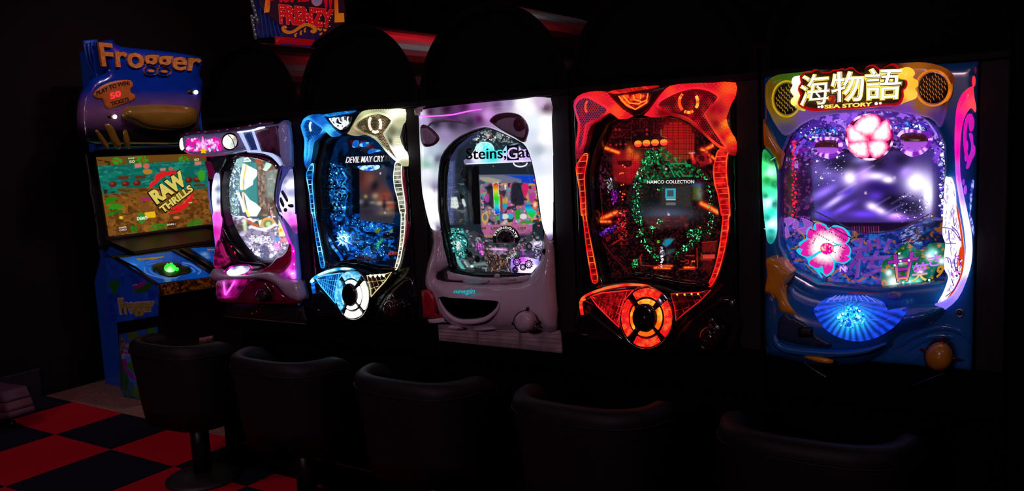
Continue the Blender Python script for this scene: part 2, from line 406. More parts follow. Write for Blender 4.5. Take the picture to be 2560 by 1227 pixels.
class Art:
    """a printed or displayed picture, drawn on a fine mesh"""
    def __init__(s, out, plane, step=1.6):
        out = np.asarray(out, float); lo, hi = out.min(0) - step, out.max(0) + step
        xs = np.arange(lo[0], hi[0] + step, step); ys = np.arange(lo[1], hi[1] + step, step); gx, gy = np.meshgrid(xs, ys)
        s.q = np.stack([gx.ravel(), gy.ravel()], 1); s.nx, s.ny = len(xs), len(ys); s.out = out; s.plane = plane; s.c = np.zeros((len(s.q), 3))
    def _col(s, col): return np.array([int(col[i:i + 2], 16) / 255 for i in (1, 3, 5)]) if isinstance(col, str) else np.asarray(col, float)
    def mix(s, m, col, a=1.0): s.c += (m * a)[:, None] * (s._col(col) - s.c)
    def add(s, m, col): s.c += m[:, None] * s._col(col)
    def sub(s, lo, hi): return np.nonzero((s.q[:, 0] > lo[0]) & (s.q[:, 0] < hi[0]) & (s.q[:, 1] > lo[1]) & (s.q[:, 1] < hi[1]))[0]
    def _local(s, pts, pad, fn):
        pts = np.asarray(pts, float); i = s.sub(pts.min(0) - pad, pts.max(0) + pad); m = np.zeros(len(s.q))
        if len(i): m[i] = fn(s.q[i])
        return m
    def poly(s, pts, col, a=1.0, soft=1.0, smooth=0, grow=0.0):
        pts = np.asarray(pts, float)
        if smooth: pts = catmull(pts, smooth)
        def fn(q):
            d = segdist(q, pts); d = np.where(inside(q, pts), d, -d) + grow
            return np.clip(d / soft + 0.5, 0, 1)
        s.mix(s._local(pts, soft + grow + 2, fn), col, a); return s
    def line(s, pts, w, col, a=1.0, soft=1.0, smooth=0, closed=False):
        pts = np.asarray(pts, float)
        if smooth: pts = catmull(pts, smooth, closed)
        s.mix(s._local(pts, w + soft + 2, lambda q: np.clip((w / 2 - segdist(q, pts, closed)) / soft + 0.5, 0, 1)), col, a); return s
    def ell(s, ctr, rx, ry, col, a=1.0, soft=1.0, rot=0.0):
        ctr = np.asarray(ctr, float).ravel(); R = max(rx, ry) + soft
        def fn(q):
            d = q - ctr; x = d[:, 0] * math.cos(rot) + d[:, 1] * math.sin(rot); y = -d[:, 0] * math.sin(rot) + d[:, 1] * math.cos(rot)
            return np.clip((1 - np.hypot(x / rx, y / ry)) * min(rx, ry) / soft + 0.5, 0, 1)
        s.mix(s._local([ctr - R, ctr + R], 1, fn), col, a); return s
    def blob(s, ctr, rx, ry, col, a=1.0, rot=0.0):
        ctr = np.asarray(ctr, float).ravel(); R = max(rx, ry) * 2.6
        def fn(q):
            d = q - ctr; x = d[:, 0] * math.cos(rot) + d[:, 1] * math.sin(rot); y = -d[:, 0] * math.sin(rot) + d[:, 1] * math.cos(rot)
            return np.exp(-(x / rx) ** 2 - (y / ry) ** 2)
        s.mix(s._local([ctr - R, ctr + R], 1, fn), col, a); return s
    def noise(s, scale, amp, seed=0, asp=1.0, oct=2):
        n = vnoise(s.q, scale, seed, asp, oct); s.c *= (1 + amp * (n - 0.5) * 2)[:, None]; s.c = np.maximum(s.c, 0); return s
    def nmix(s, scale, col, thr=0.55, soft=0.1, a=1.0, seed=0, asp=1.0, region=None):
        m = np.clip((vnoise(s.q, scale, seed, asp, 2) - thr) / soft, 0, 1)
        if region is not None: m = m * inside(s.q, np.asarray(region, float))
        s.mix(m, col, a); return s
    def build(s, name, mat, parent, k=1.0, clip=True, kind=None, label=None):
        idx = np.arange(s.nx * s.ny).reshape(s.ny, s.nx)
        f = np.stack([idx[:-1, :-1], idx[1:, :-1], idx[1:, 1:], idx[:-1, 1:]], -1).reshape(-1, 4)
        if clip:
            f = f[inside(s.q[f].mean(1), s.out)]
        used = np.unique(f); rem = np.full(len(s.q), -1); rem[used] = np.arange(len(used)); f = rem[f]
        w = s.plane.at(s.q[used]); a, b, d = w[f[:, 0]], w[f[:, 1]], w[f[:, 2]]
        if (np.cross(b - a, d - a) @ s.plane.n).mean() < 0: f = f[:, ::-1]
        # a real sheet: front face and a thin backing
        m = len(w); lo = np.unique(f)
        return mesh(name, w, f, mat, parent, lin(np.clip(s.c[used], 0, 3)) * k, kind=kind, label=label)
def vnoise(q, scale, seed=0, asp=1.0, oct=2):
    rg = np.random.default_rng(seed); tab = rg.random((64, 64)); out = np.zeros(len(q)); amp, tot = 1.0, 0.0
    for o in range(oct):
        x = q[:, 0] / (scale * asp) * 2 ** o + 7.3 * o; y = q[:, 1] / scale * 2 ** o + 3.1 * o
        i, j = np.floor(x).astype(int), np.floor(y).astype(int); u, w = x - i, y - j; u = u * u * (3 - 2 * u); w = w * w * (3 - 2 * w)
        t = lambda a, b: tab[a % 64, b % 64]
        out += amp * ((1 - u) * (1 - w) * t(i, j) + u * (1 - w) * t(i + 1, j) + (1 - u) * w * t(i, j + 1) + u * w * t(i + 1, j + 1)); tot += amp; amp *= 0.5
    return out / tot
def box(name, lo, hi, mat, parent=None, bev=0.004, **kw):
    bm = bmesh.new(); bmesh.ops.create_cube(bm, size=1.0)
    lo, hi = np.array(lo, float), np.array(hi, float)
    for q in bm.verts: q.co = Vector((lo + hi) / 2 + np.array(q.co) * (hi - lo))
    if bev: bmesh.ops.bevel(bm, geom=list(bm.edges), offset=min(bev, 0.4 * (hi - lo).min()), segments=2, affect='EDGES', profile=0.5)
    vs = [tuple(q.co) for q in bm.verts]; bm.verts.index_update(); fs = [tuple(x.index for x in f.verts) for f in bm.faces]; bm.free()
    return mesh(name, vs, fs, mat, parent, **kw)
def prism(name, prof, axis, a, b, mat, parent=None, bev=0.0, **kw):
    """outline (two coordinates) drawn along axis x or y between a and b"""
    n = len(prof); mk = (lambda p, t: (t, p[0], p[1])) if axis == 'x' else (lambda p, t: (p[0], t, p[1])) if axis == 'y' else (lambda p, t: (p[0], p[1], t))
    bm = bmesh.new(); A = [bm.verts.new(mk(p, a)) for p in prof]; B = [bm.verts.new(mk(p, b)) for p in prof]
    f1 = bm.faces.new(A); f2 = bm.faces.new(B[::-1])
    for i in range(n): bm.faces.new((A[i], B[i], B[(i + 1) % n], A[(i + 1) % n]))
    bmesh.ops.recalc_face_normals(bm, faces=list(bm.faces))
    if bev: bmesh.ops.bevel(bm, geom=list(f1.edges) + list(f2.edges), offset=bev, segments=2, affect='EDGES', profile=0.5)
    bmesh.ops.triangulate(bm, faces=[f for f in bm.faces if len(f.verts) > 4])
    bm.verts.index_update(); vs = [tuple(q.co) for q in bm.verts]; fs = [tuple(x.index for x in f.verts) for f in bm.faces]; bm.free()
    return mesh(name, vs, fs, mat, parent, **kw)
def lathe(name, prof, ctr, mat, parent=None, n=28, **kw):
    V = []; F = []; ctr = np.asarray(ctr, float)
    for (r, z) in prof:
        for j in range(n): V.append(ctr + (r * math.cos(2 * math.pi * j / n), r * math.sin(2 * math.pi * j / n), z))
    for i in range(len(prof) - 1):
        for j in range(n):
            j2 = (j + 1) % n; F.append((i * n + j, i * n + j2, (i + 1) * n + j2, (i + 1) * n + j))
    F.append(tuple(range(n))[::-1]); F.append(tuple((len(prof) - 1) * n + j for j in range(n)))
    return mesh(name, V, F, mat, parent, smooth=kw.pop('smooth', True), **kw)
def solid(o, t):
    m = o.modifiers.new('thickness', 'SOLIDIFY'); m.thickness = t; m.offset = -1; return o
# ================================================================== the room
M_BLACK = pl('black_laminate', (0.0012, 0.0009, 0.0012), 0.75, grain=0.3, scale=60, spec=0.10)
M_PANEL = pl('dark_wood_grain_panel', (0.007, 0.005, 0.008), 0.6, grain=0.6, scale=12, stretch=(30, 30, 1.2), spec=0.2)
M_VAULT = pl('brushed_black_vault', (0.16, 0.15, 0.16), 0.24, metal=0.9, grain=0.5, scale=8, stretch=(2, 60, 60))
M_WALL = pl('dark_wall_paint', (0.005, 0.003, 0.0045), 0.8, grain=0.15, scale=6, spec=0.2)
M_CHROME = pl('chrome', (0.62, 0.60, 0.62), 0.12, metal=1.0, grain=0.05)
M_DARKCH = pl('dark_chrome', (0.16, 0.14, 0.16), 0.15, metal=1.0, grain=0.05)
M_GLOSSB = pl('gloss_black_plastic', (0.006, 0.005, 0.008), 0.18, grain=0.1, coat=0.4)
GL = glow('lit_plastic')
M_GLASS = clear('window_glass')
floor = box('floor', (-7, -6, -0.12), (4.2, 4.0, -0.012), pl('floor_slab', (0.01, 0.01, 0.012), 0.8), kind='structure', bev=0)
M_RED = pl('red_carpet_tile', (0.50, 0.006, 0.022), 0.95, grain=0.12, scale=260, bump=0.3, spec=0.1)
M_BLK = pl('black_carpet_tile', (0.010, 0.012, 0.022), 0.95, grain=0.25, scale=260, bump=0.3, spec=0.1)
TS, TX, TY = 0.4694, -3.4757, -0.2416
def floor_tile(i, j, deep):
    x0, y0 = TX + i * TS, TY + j * TS
    return box('floor_tile', (x0 + .0008, y0 + .0008, -0.012), (x0 + TS - .0008, y0 + deep - .0008, 0.0), M_RED if (i + j) % 2 == 0 else M_BLK, floor, bev=0.0012)
proto = {}
for j in range(-6, 1):
    for i in range(-3, 11):
        key = ((i + j) % 2, j == 0)
        if key not in proto: proto[key] = (floor_tile(i, j, 0.3580 if j == 0 else TS), i, j)
        else:
            o, pi, pj = proto[key]; t = o.copy(); COL.objects.link(t); t.parent = floor; t.location = ((i - pi) * TS, (j - pj) * TS, 0)
box('wood_strip', (-4.70, 0.117, -0.012), (4.0, 3.2, 0.0), pl('tan_wood_floor', (0.30, 0.20, 0.13), 0.6, grain=0.45, scale=9, stretch=(3, 22, 3)), floor, bev=0)
box('wall_left', (-4.86, -6, -0.012), (-4.72, 3.3, 4.6), M_WALL, kind='structure', bev=0)
box('wall_back', (-4.72, 3.2, -0.012), (4.2, 3.34, 4.6), M_WALL, kind='structure', bev=0)
box('ceiling', (-4.86, -6, 4.6), (4.2, 3.34, 4.7), pl('black_ceiling', (0.01, 0.008, 0.01), 0.9), kind='structure', bev=0)
box('baseboard_left', (-4.72, -6, 0.0), (-4.70, 0.1, 0.165), pl('dark_baseboard', (0.02, 0.017, 0.026), 0.5, spec=0.3), kind='structure', bev=0.004)

# ------------------------------------------------------------------ cabinets that carry the machines
XR = [-2.4, -1.8, -1.2, -0.6, 0.0]
CABS = ['black arch-topped cabinet around the pink-and-white machine beside the frog game', 'black arch-topped cabinet around the blue-and-gold lit machine',
        'black arch-topped cabinet around the white cat-shaped machine', 'black arch-topped cabinet around the red-lit machine', 'black arch-topped cabinet around the big blue sea-themed machine, rightmost']
def cabinet(k):
    xr = XR[k]; x0, x1 = xr - 0.527, xr + 0.070; x0 += 0.0; xc = (x0 + x1) / 2; R = (x1 - x0) / 2 - 0.005; zc = 1.478
    t = thing('pachinko_cabinet', CABS[k], 'cabinet', (xc, 0.1, 0.0), 'arch-topped cabinets in the row')
    box('base', (x0 + .002, 0.106, 0.0), (x1 - .002, 0.60, 0.56), M_BLACK, t)
    box('counter', (x0 + .001, 0.012, 0.56), (x1 - .001, 0.60, 0.612 if k in (0, 2) else 0.688), M_BLACK, t)
    if k in (0, 2): box('counter_riser', (x0 + .002, 0.03, 0.6125), (x1 - .002, 0.6, 0.688), M_BLACK, t)
    box('side_panel', (xr + .004, 0.0, 0.690), (x1 - .003, 0.60, zc - 0.022), M_PANEL, t, bev=0.003)
    box('side_panel', (x0 + .001, 0.004, 0.690), (xr - 0.5195, 0.60, zc - 0.022), M_PANEL, t, bev=0.001)
    box('header_rail', (x0 + .001, -0.004, zc - 0.0215), (x1 - .001, 0.60, zc), pl('black_rail', (0.003, 0.0025, 0.003), 0.6, spec=0.12), t, bev=0.004)
    th = np.linspace(0, math.pi, 33)
    out = [(xc + R * math.cos(a), zc + R * math.sin(a)) for a in th]; inn = [(xc + (R - 0.022) * math.cos(a), zc + (R - 0.022) * math.sin(a)) for a in th]
    V, F = [], []
    for y in (0.0, 0.5):
        V += [(p[0], y, p[1]) for p in out] + [(p[0], y, p[1]) for p in inn]
    n = len(th)
    for i in range(n - 1):
        F += [(2 * n + i, 2 * n + i + 1, 3 * n + i + 1, 3 * n + i), (i, i + 1, 2 * n + i + 1, 2 * n + i), (n + i, n + i + 1, 3 * n + i + 1, 3 * n + i)[::-1]]
    vault = mesh('vault', V, F, M_VAULT, t)
    mesh('arch_rim', [(q_[0], -0.001, q_[1]) for q_ in out] + [(q_[0], -0.001, q_[1]) for q_ in inn] + [(q_[0], 0.012, q_[1]) for q_ in inn], [(i, i + 1, n + i + 1, n + i)[::-1] for i in range(n - 1)] + [(n + i, n + i + 1, 2 * n + i + 1, 2 * n + i)[::-1] for i in range(n - 1)], M_BLACK, t)
    prism('arch_panel', inn + [(xc - R + .022, zc), (xc + R - .022, zc)][:0], 'y', 0.03, 0.045, M_BLACK, t)
    V, F = sweep([(p[0], 0.0, p[1]) for p in out], 0.004, 6); mesh('arch_trim', V, F, pl('arch_edge', (0.004, 0.003, 0.004), 0.8, spec=0.1), t, smooth=True)
    return t
cab = [cabinet(k) for k in range(5)]
te = thing('end_cabinet', 'plain black cabinet end closing the row, at the right edge', 'cabinet', (0.35, 0.1, 0.0))
box('body', (0.073, 0.02, 0.0), (0.9, 0.6, 1.95), M_BLACK, te); box('trim_strip', (0.118, 0.0, 0.0), (0.135, 0.02, 1.95), pl('trim_strip', (0.006, 0.006, 0.008), 0.4), te)
fp = thing('foot_plinth', 'long low black plinth on the floor below the row of machines', 'plinth', (-1.1, 0.0, 0.0))
box('body', (-2.835, -0.10, 0.0), (0.07, 0.095, 0.20), M_BLACK, fp, bev=0.003)
box('trim_strip', (-2.715, -0.103, 0.104), (0.06, -0.1002, 0.111), pl('kick_bronze', (0.10, 0.05, 0.025), 0.4, metal=0.6), fp, bev=0.0)
# chrome arms under the sea machine
for pts in ([(2010, 905), (2032, 922), (2058, 938), (2068, 948)], [(2274, 966), (2300, 956), (2335, 943), (2360, 932)]):
    tube('support_arm', np.array(pts, float), Y(-0.02), M_DARKCH, cab[4], r=3.0, label='dark chrome arm')

# ------------------------------------------------------------------ stools
M_LEATH = pl('black_leather', (0.006, 0.005, 0.0065), 0.55, grain=0.25, scale=90, bump=0.25, spec=0.25)
M_POLE = pl('black_metal', (0.006, 0.006, 0.007), 0.4, metal=0.3)
STL = ['leftmost black tub-backed stool, its pole and round foot plate in view', 'black tub-backed stool in front of the blue-and-gold lit machine',
       'black tub-backed stool below the white machine, creased along its back', 'black tub-backed stool with a red-lit rim, below the red machine', 'black tub-backed stool nearest the right, below the sea-themed machine']
def stool(k):
    x, y = -2.77 + 0.615 * k, -0.27
    t = thing('bar_stool', STL[k], 'stool', (x, y, 0.0), 'stools in front of the machines')
    lathe('foot_plate', [(0.148, 0.0), (0.150, 0.008), (0.140, 0.016), (0.09, 0.024), (0.042, 0.032)], (x, y, 0), pl('foot_plate_metal', (0.045, 0.042, 0.045), 0.5, metal=0.6), t)
    lathe('pole', [(0.037, 0.03), (0.037, 0.27)], (x, y, 0), M_POLE, t, n=20)
    lathe('seat_pan', [(0.06, 0.245), (0.11, 0.25), (0.14, 0.28), (0.150, 0.33), (0.150, 0.36)], (x, y, 0), M_LEATH, t)
    lathe('seat_cushion', [(0.140, 0.361), (0.148, 0.38), (0.146, 0.425), (0.13, 0.445), (0.07, 0.452)], (x, y + .01, 0), M_LEATH, t)
    # tub back: outer and inner skin with a rolled top
    N = 41; th = np.linspace(-1.8, 1.8, N); V, F = [], []
    prof = [(0, 0.262), (0.012, 0.35), (0.022, 0.46), (0.032, 0.54), (0.035, 0.572), (0.030, 0.592), (0.016, 0.603), (-0.004, 0.603), (-0.020, 0.590), (-0.026, 0.568), (-0.03, 0.50), (-0.028, 0.36)]
    for a in th:
        rs = 0.180 / (abs(math.cos(a)) ** 3.2 + abs(math.sin(a)) ** 3.2) ** (1 / 3.2)
        dip = 0.30 * max(0, (abs(a) - 1.25) / 0.7) ** 2.0
        for (dr, z) in prof:
            zz = 0.262 + (z - 0.262) * (1 - dip); R = rs + dr
            V.append((x + R * math.sin(a) * 1.12, y + 0.02 - R * math.cos(a), zz))
    m = len(prof)
    for i in range(N - 1):
        for j in range(m - 1): F.append((i * m + j, (i + 1) * m + j, (i + 1) * m + j + 1, i * m + j + 1))
        F.append((i * m + m - 1, (i + 1) * m + m - 1, (i + 1) * m, i * m))
    F += [tuple(range(m)), tuple((N - 1) * m + j for j in range(m))[::-1]]
    bk = mesh('backrest', V, F, M_LEATH, t, smooth=True)
    P = np.array([V[i * m + 4] for i in range(N)]) * 1.0; P[:, 2] -= 0.012; ctr = np.array([x, y, 0]); P[:, :2] = ctr[:2] + (P[:, :2] - ctr[:2]) * 1.004
    vs, fs = sweep(P, 0.0035, 6); mesh('piping', vs, fs, M_LEATH, bk, smooth=True)
    return t
for k in range(5): stool(k)
# ================================================================== the two look-alike machines: red (fourth) and blue-and-gold (second)
def pj(X):
    d = np.atleast_2d(X) - CAM; z = d @ FW
    return np.stack([W / 2 + FPX * (d @ RT) / z, H / 2 - FPX * (d @ UP) / z], 1)
def wrect(x0, x1, z0, z1, y=0.0): return pj([(x0, y, z1), (x1, y, z1), (x1, y, z0), (x0, y, z0)])
def cat_(*a): return np.concatenate([v(*t.split(' ', 1)) for t in a])
HOLE4 = cat_('A4 400,450 480,402 700,398 850,385 1000,400 1150,470 1290,590 1345,690 1322,850 1340,1050 1352,1220', 'B4 1300,120 1282,280 1250,420 1200,560 1195,620 1000,648 800,600 600,560 350,592 325,480 285,290 250,110', 'A4 285,1220 265,1020 258,860 290,690 345,560')
W_R = v('A4', '715,370 755,330 850,200 935,118 1100,96 1300,91 1482,88 1484,200 1410,390 1450,500 1492,600 1482,712 1425,688 1340,640 1250,560 1100,430 950,375 830,388')
E_R = v('A4', '832,290 862,240 1000,170 1140,137 1250,150 1330,190 1342,232 1245,340 1240,375 1330,520 1400,618 1410,645 1360,632 1250,542 1100,398 950,355 880,322')
W_L = v('A4', '112,290 150,205 250,168 372,165 420,205 520,310 622,375 500,402 425,345 330,415 250,460 220,560 190,680 145,745 128,700 140,560 150,430')
E_L = v('A4', '128,280 170,226 240,216 330,265 408,320 335,395 238,438 216,475 195,600 152,690 148,600 160,520 163,430 134,340')
LG_R = cat_('A4 1352,665 1428,665 1418,760 1420,900 1440,1050 1447,1220', 'B4 1362,60 1357,160 1335,300 1300,440 1260,560 1218,628 1198,622 1230,540 1262,440 1290,300 1308,160 1316,40', 'A4 1376,1220 1350,1060 1318,950 1308,830 1325,740')
LG_L = cat_('A4 205,700 234,704 222,800 206,900 215,1050 222,1220', 'B4 206,40 228,170 255,310 282,450 304,585 262,596 240,480 215,330 196,160 182,40', 'A4 182,1220 166,1000 137,820 165,752')
BT = v('B4', '695,886')[0]
def twin(root, dx, pal, seed):
    """the shared door of the two machines; pal gives the lamp colours"""
    F = lambda y: Y(y, dx); x1 = -0.6 + dx
    box('housing', (x1 - 0.515, 0.13, 0.695), (x1 - 0.003, 0.30, 1.45), M_BLACK, root)
    puff('door_frame', wrect(-1.117, -0.602, 0.693, 1.452), F(0.0), M_GLOSSB, root, h=0.006, r=10, holes=[HOLE4], back=0.13, smooth=0, step=14)
    ribm = glow('ribbed_lens', 1.0, 95, (0.35, 0, 1), .45)
    for nm, Wg, Eg, cf, gc in (('wing_lamp', W_R, E_R, pal['wr'], pal['gr']), ('wing_lamp', W_L, E_L, pal['wl'], pal['gl'])):
        wl = puff(nm, Wg, F(-0.012), ribm, root, h=.03, r=14, holes=[Eg], back=.015, step=6, smooth=2, col=cf, label=pal['wn'])
        tube('lamp_edge', Eg, F(-0.03), GL, wl, r=2.3, closed=True, smooth=3, col=lambda q, cf=cf: np.minimum(cf(q) * 1.6, 3))
        gp = puff('grille', Eg, F(-0.010), GL, wl, h=.002, back=.004, step=8, smooth=2, col=gc)
        lo, hi = Eg.min(0), Eg.max(0); q = []
        for j, y_ in enumerate(np.arange(lo[1], hi[1], 4.6)):
            for x_ in np.arange(lo[0] + (j % 2) * 3, hi[0], 6.0): q.append((x_, y_))
        q = np.array(q); q = q[inside(q, Eg) & (segdist(q, Eg) > 2.5)]
        leds('grille_holes', q, F(-0.0135), gp, c('#000000'), r=1.75, mat=pl('grille_dark', (.003, .002, .004), .6), h=.0006)
    for a0, a1 in ((2.3, 4.0), (-.6, .6), (1.1, 2.0)): ring('eye_lamp', v('A4', '1095,255'), 23, 26, F(-0.016), GL, root, r=3.6, a0=a0, a1=a1, n=12, col=pal['eye'])
    ring('eye_lamp', v('A4', '250,300'), 10, 17, F(-0.016), GL, root, r=2.6, a0=2.3, a1=4.2, n=12, col=pal['eyel'])
    # crest between the wings
    puff('crest', v('A4', '372,168 520,186 830,116 930,120 850,205 755,330 622,376 520,310 420,205'), F(-0.008), pl(pal['crestn'], pal['crest'], .25), root, h=.012, r=10, back=.012, smooth=1, step=8)
    puff('crest_bar', v('A4', '400,168 560,140 830,113 800,138 640,160 500,184 430,180'), F(-0.02), ribm, root, h=.008, smooth=1, step=5, col=pal['bar'])
    puff('crest_lamp', v('A4', '495,205 620,190 752,180 742,268 645,322 565,292'), F(-0.022), GL, root, h=.006, smooth=1, step=4, col=pal['crl'])
    for p in ('500,205 560,275 640,318', '750,182 735,262 645,318', '540,205 590,262 660,272 735,240', '625,195 635,235 690,250', '690,190 685,230'):
        tube('crest_line', v('A4', p), F(-0.03), GL, root, r=1.5, smooth=0, col=pal['crk'])
    # side light guides with rungs
    for nm, G, cf, ed, n, ycuts in (('side_light_guide', LG_R, pal['lr'], pal['lre'], 26, (680, 0)), ('side_light_guide', LG_L, pal['ll'], pal['lle'], 22, (0, 0))):
        g = puff(nm, G, F(-0.004), GL, root, h=.014, r=6, back=.01, step=5, smooth=2, col=cf, label=pal['gn'])
        S = catmull(G, 4); ys = np.linspace(S[:, 1].min() + 6, S[:, 1].max() - 6, n); rungs = []
        for y_ in ys:
            xs = []
            for i in range(len(S)):
                a, b = S[i], S[(i + 1) % len(S)]
                if (a[1] > y_) != (b[1] > y_): xs.append(a[0] + (b[0] - a[0]) * (y_ - a[1]) / (b[1] - a[1]))
            if len(xs) >= 2: rungs.append(np.array([(min(xs) + 1, y_), (max(xs) - 1, y_ - 1.5)]))
        for rg_ in rungs: tube('light_rung', rg_, F(-0.018), GL, g, r=.8, smooth=0, col=ed, ns=5)
        tube('guide_edge', G, F(-0.012), GL, g, r=1.4, closed=True, smooth=3, col=ed)
    # dark lower body
    puff('lower_bowl', v('B4', '168,700 350,602 600,562 800,602 1000,656 1222,655 1150,770 1010,880 900,960 850,1080 780,1135 680,1145 580,1110 500,1010 390,920 260,810 175,760'), F(-0.004), M_GLOSSB, root, h=.055, r=50, back=.02, step=9, smooth=3)
    puff('lower_skirt', v('B4', '150,780 250,820 400,940 520,1030 600,1140 760,1150 880,1080 960,960 1140,800 1420,700 1425,1170 800,1130 150,1075'), F(0.0), M_GLOSSB, root, h=.012, r=14, smooth=1, step=14)
    puff('upper_tray', v('B4', '430,590 600,520 780,540 1000,580 1200,600 1190,640 1000,648 800,605 600,565'), F(-0.01), M_GLOSSB, root, h=.012, smooth=3, step=8)
    dome('tray_button', v('B4', '690,552'), 27, 11, F(-0.02), M_GLOSSB, root, h=.008)
    tube('arc_lamp', v('B4', '205,735 165,750 200,712 280,675 400,640 550,619 680,622 735,636'), F(-0.05), GL, root, r=[2, 2.6, 3, 3.2, 3.2, 3, 2.6, 1.5], smooth=5, col=pal['arc'], label=pal['an'])
    tube('arc_lamp', v('B4', '168,752 170,800 180,860'), F(-0.03), GL, root, r=4.4, smooth=4, col=pal['arc2'])
    for k_, (T_, cf, gl_, led) in enumerate((('245,715 330,686 540,664 592,660 505,760 480,860 474,962 400,890 300,790', pal['tl'], pal['tlg'], None), ('895,692 1120,682 1216,660 1130,750 1000,852 936,908 925,800', pal['tr'], pal['trg'], 1))):
        tp = v('B4', T_); tl = puff('corner_lamp', tp, F(-0.05), GL, root, h=.012, r=8, smooth=1, step=5, col=cf, label=pal['tn'][k_])
        tube('lamp_rim', tp, F(-0.058), GL, tl, r=1.5, smooth=0, closed=True, col=gl_)
        L = []
        if k_ == 0:
            for t in np.linspace(.12, .92, 8): L.append([v('B4', '300,725')[0] * (1 - t) + v('B4', '560,672')[0] * t, v('B4', '290,770')[0] * (1 - t) + v('B4', '475,940')[0] * t])
            for t in (.25, .5, .75): L.append([v('B4', '260,720')[0], v('B4', '560,680')[0] * (1 - t) + v('B4', '474,930')[0] * t])
        else:
            for a, b in (('945,690', '1000,840'), ('1005,690', '1045,790'), ('1060,690', '1095,765'), ('1115,685', '1140,725'), ('900,760', '1130,740'), ('925,830', '1040,800')): L.append([v('B4', a)[0], v('B4', b)[0]])
        tubes('lamp_lines', L, F(-0.061), GL, tl, r=.9, smooth=0, col=gl_)
        if led: leds('corner_leds', v('B4', '945,697 1006,698 1062,693 1115,693'), F(-0.062), tl, pal['led'], r=pal['ledr'], h=.004)
    # round push button
    bb = dome('push_button', BT, 66, 78, F(-0.05), M_GLOSSB, root, h=.02, n=40, label='big round push button')
    ring('button_rim', BT, 66, 78, F(-0.055), M_CHROME, bb, r=2.0)
    for i, (a0, a1) in enumerate(((-2.15, -.95), (-.62, .72), (.98, 2.12), (2.44, 3.82))):
        puff('button_segment', sector(BT, .68, .94, a0, a1, 66, 78, 12), F(-0.068), glow('swirl_lens', 1.0, 60, (.6, 0, 1), .35), bb, h=.008, r=6, smooth=0, step=4, col=pal['seg'][i])
        puff('inner_segment', sector(BT + (-1, 0), .44, .60, a0 + .02, a1 - .02, 66, 78, 12), F(-0.072), GL, bb, h=.006, r=4, smooth=0, step=4, col=pal['ins'][i])
    dome('button_cap', v('B4', '677,884'), 30, 36, F(-0.075), M_GLOSSB, bb, h=.012, n=32); ring('cap_rim', v('B4', '677,884'), 30.5, 36.5, F(-0.075), M_DARKCH, bb, r=1.4)
    # dial and small fittings
    dc = v('B4', '1205,1040')
    hb = dome('dial_handle', dc, 29, 31, F(-0.075), pl(pal['dialn'], pal['dial'], .06, coat=.6), root, h=.03, n=30, rings=6, back=.02)
    ring('dial_ring', dc, 29.5, 31.5, F(-0.072), M_DARKCH, hb, r=1.3); ring('dial_boss', dc - (5, 0), 11, 12, F(-0.108), M_DARKCH, hb, r=1.5)
    tube('dial_lug', v('B4', '1200,935 1225,895 1245,930'), F(-0.07), M_CHROME, hb, r=[2, 3, 2], smooth=4)
    dome('dial_base', dc + (14, 0), 34, 36, F(0.0), M_GLOSSB, root, h=.04)
    ring('lock', v('B4', '1355,750'), 6, 7, F(-0.008), M_DARKCH, root, r=1.5)
    tube('latch', v('B4', '150,1015 230,1030'), F(-0.01), M_DARKCH, root, r=4, smooth=0)
    puff('glass_pane', HOLE4, F(0.02), M_GLASS, root, h=0, flat=True, back=.003, smooth=0, step=400)
R_ = lambda k=1.0: (lambda q: c('#ff1a20', k) * np.ones((len(q), 1)))
def noisy(a, b, sc=8, seed=1, th=.5, so=.15):
    return lambda q: (lambda m: a * (1 - m) + b * m)(np.clip((vnoise(q, sc, seed) - th) / so, 0, 1)[:, None])
cc_ = lambda col_: (lambda q: np.broadcast_to(col_, (len(q), 3)))
RED, ORG, HOT, DRED = c('#ff1420', .85), c('#ff5a18', 1.3), c('#ffb030', 1.6), c('#900410', .5)
m4 = thing('pachinko_machine', 'pachinko machine glowing red all over, with eye-shaped speakers and a ringed round button', 'pachinko machine', (-0.86, 0.1, 0.691), 'pachinko machines in the row')
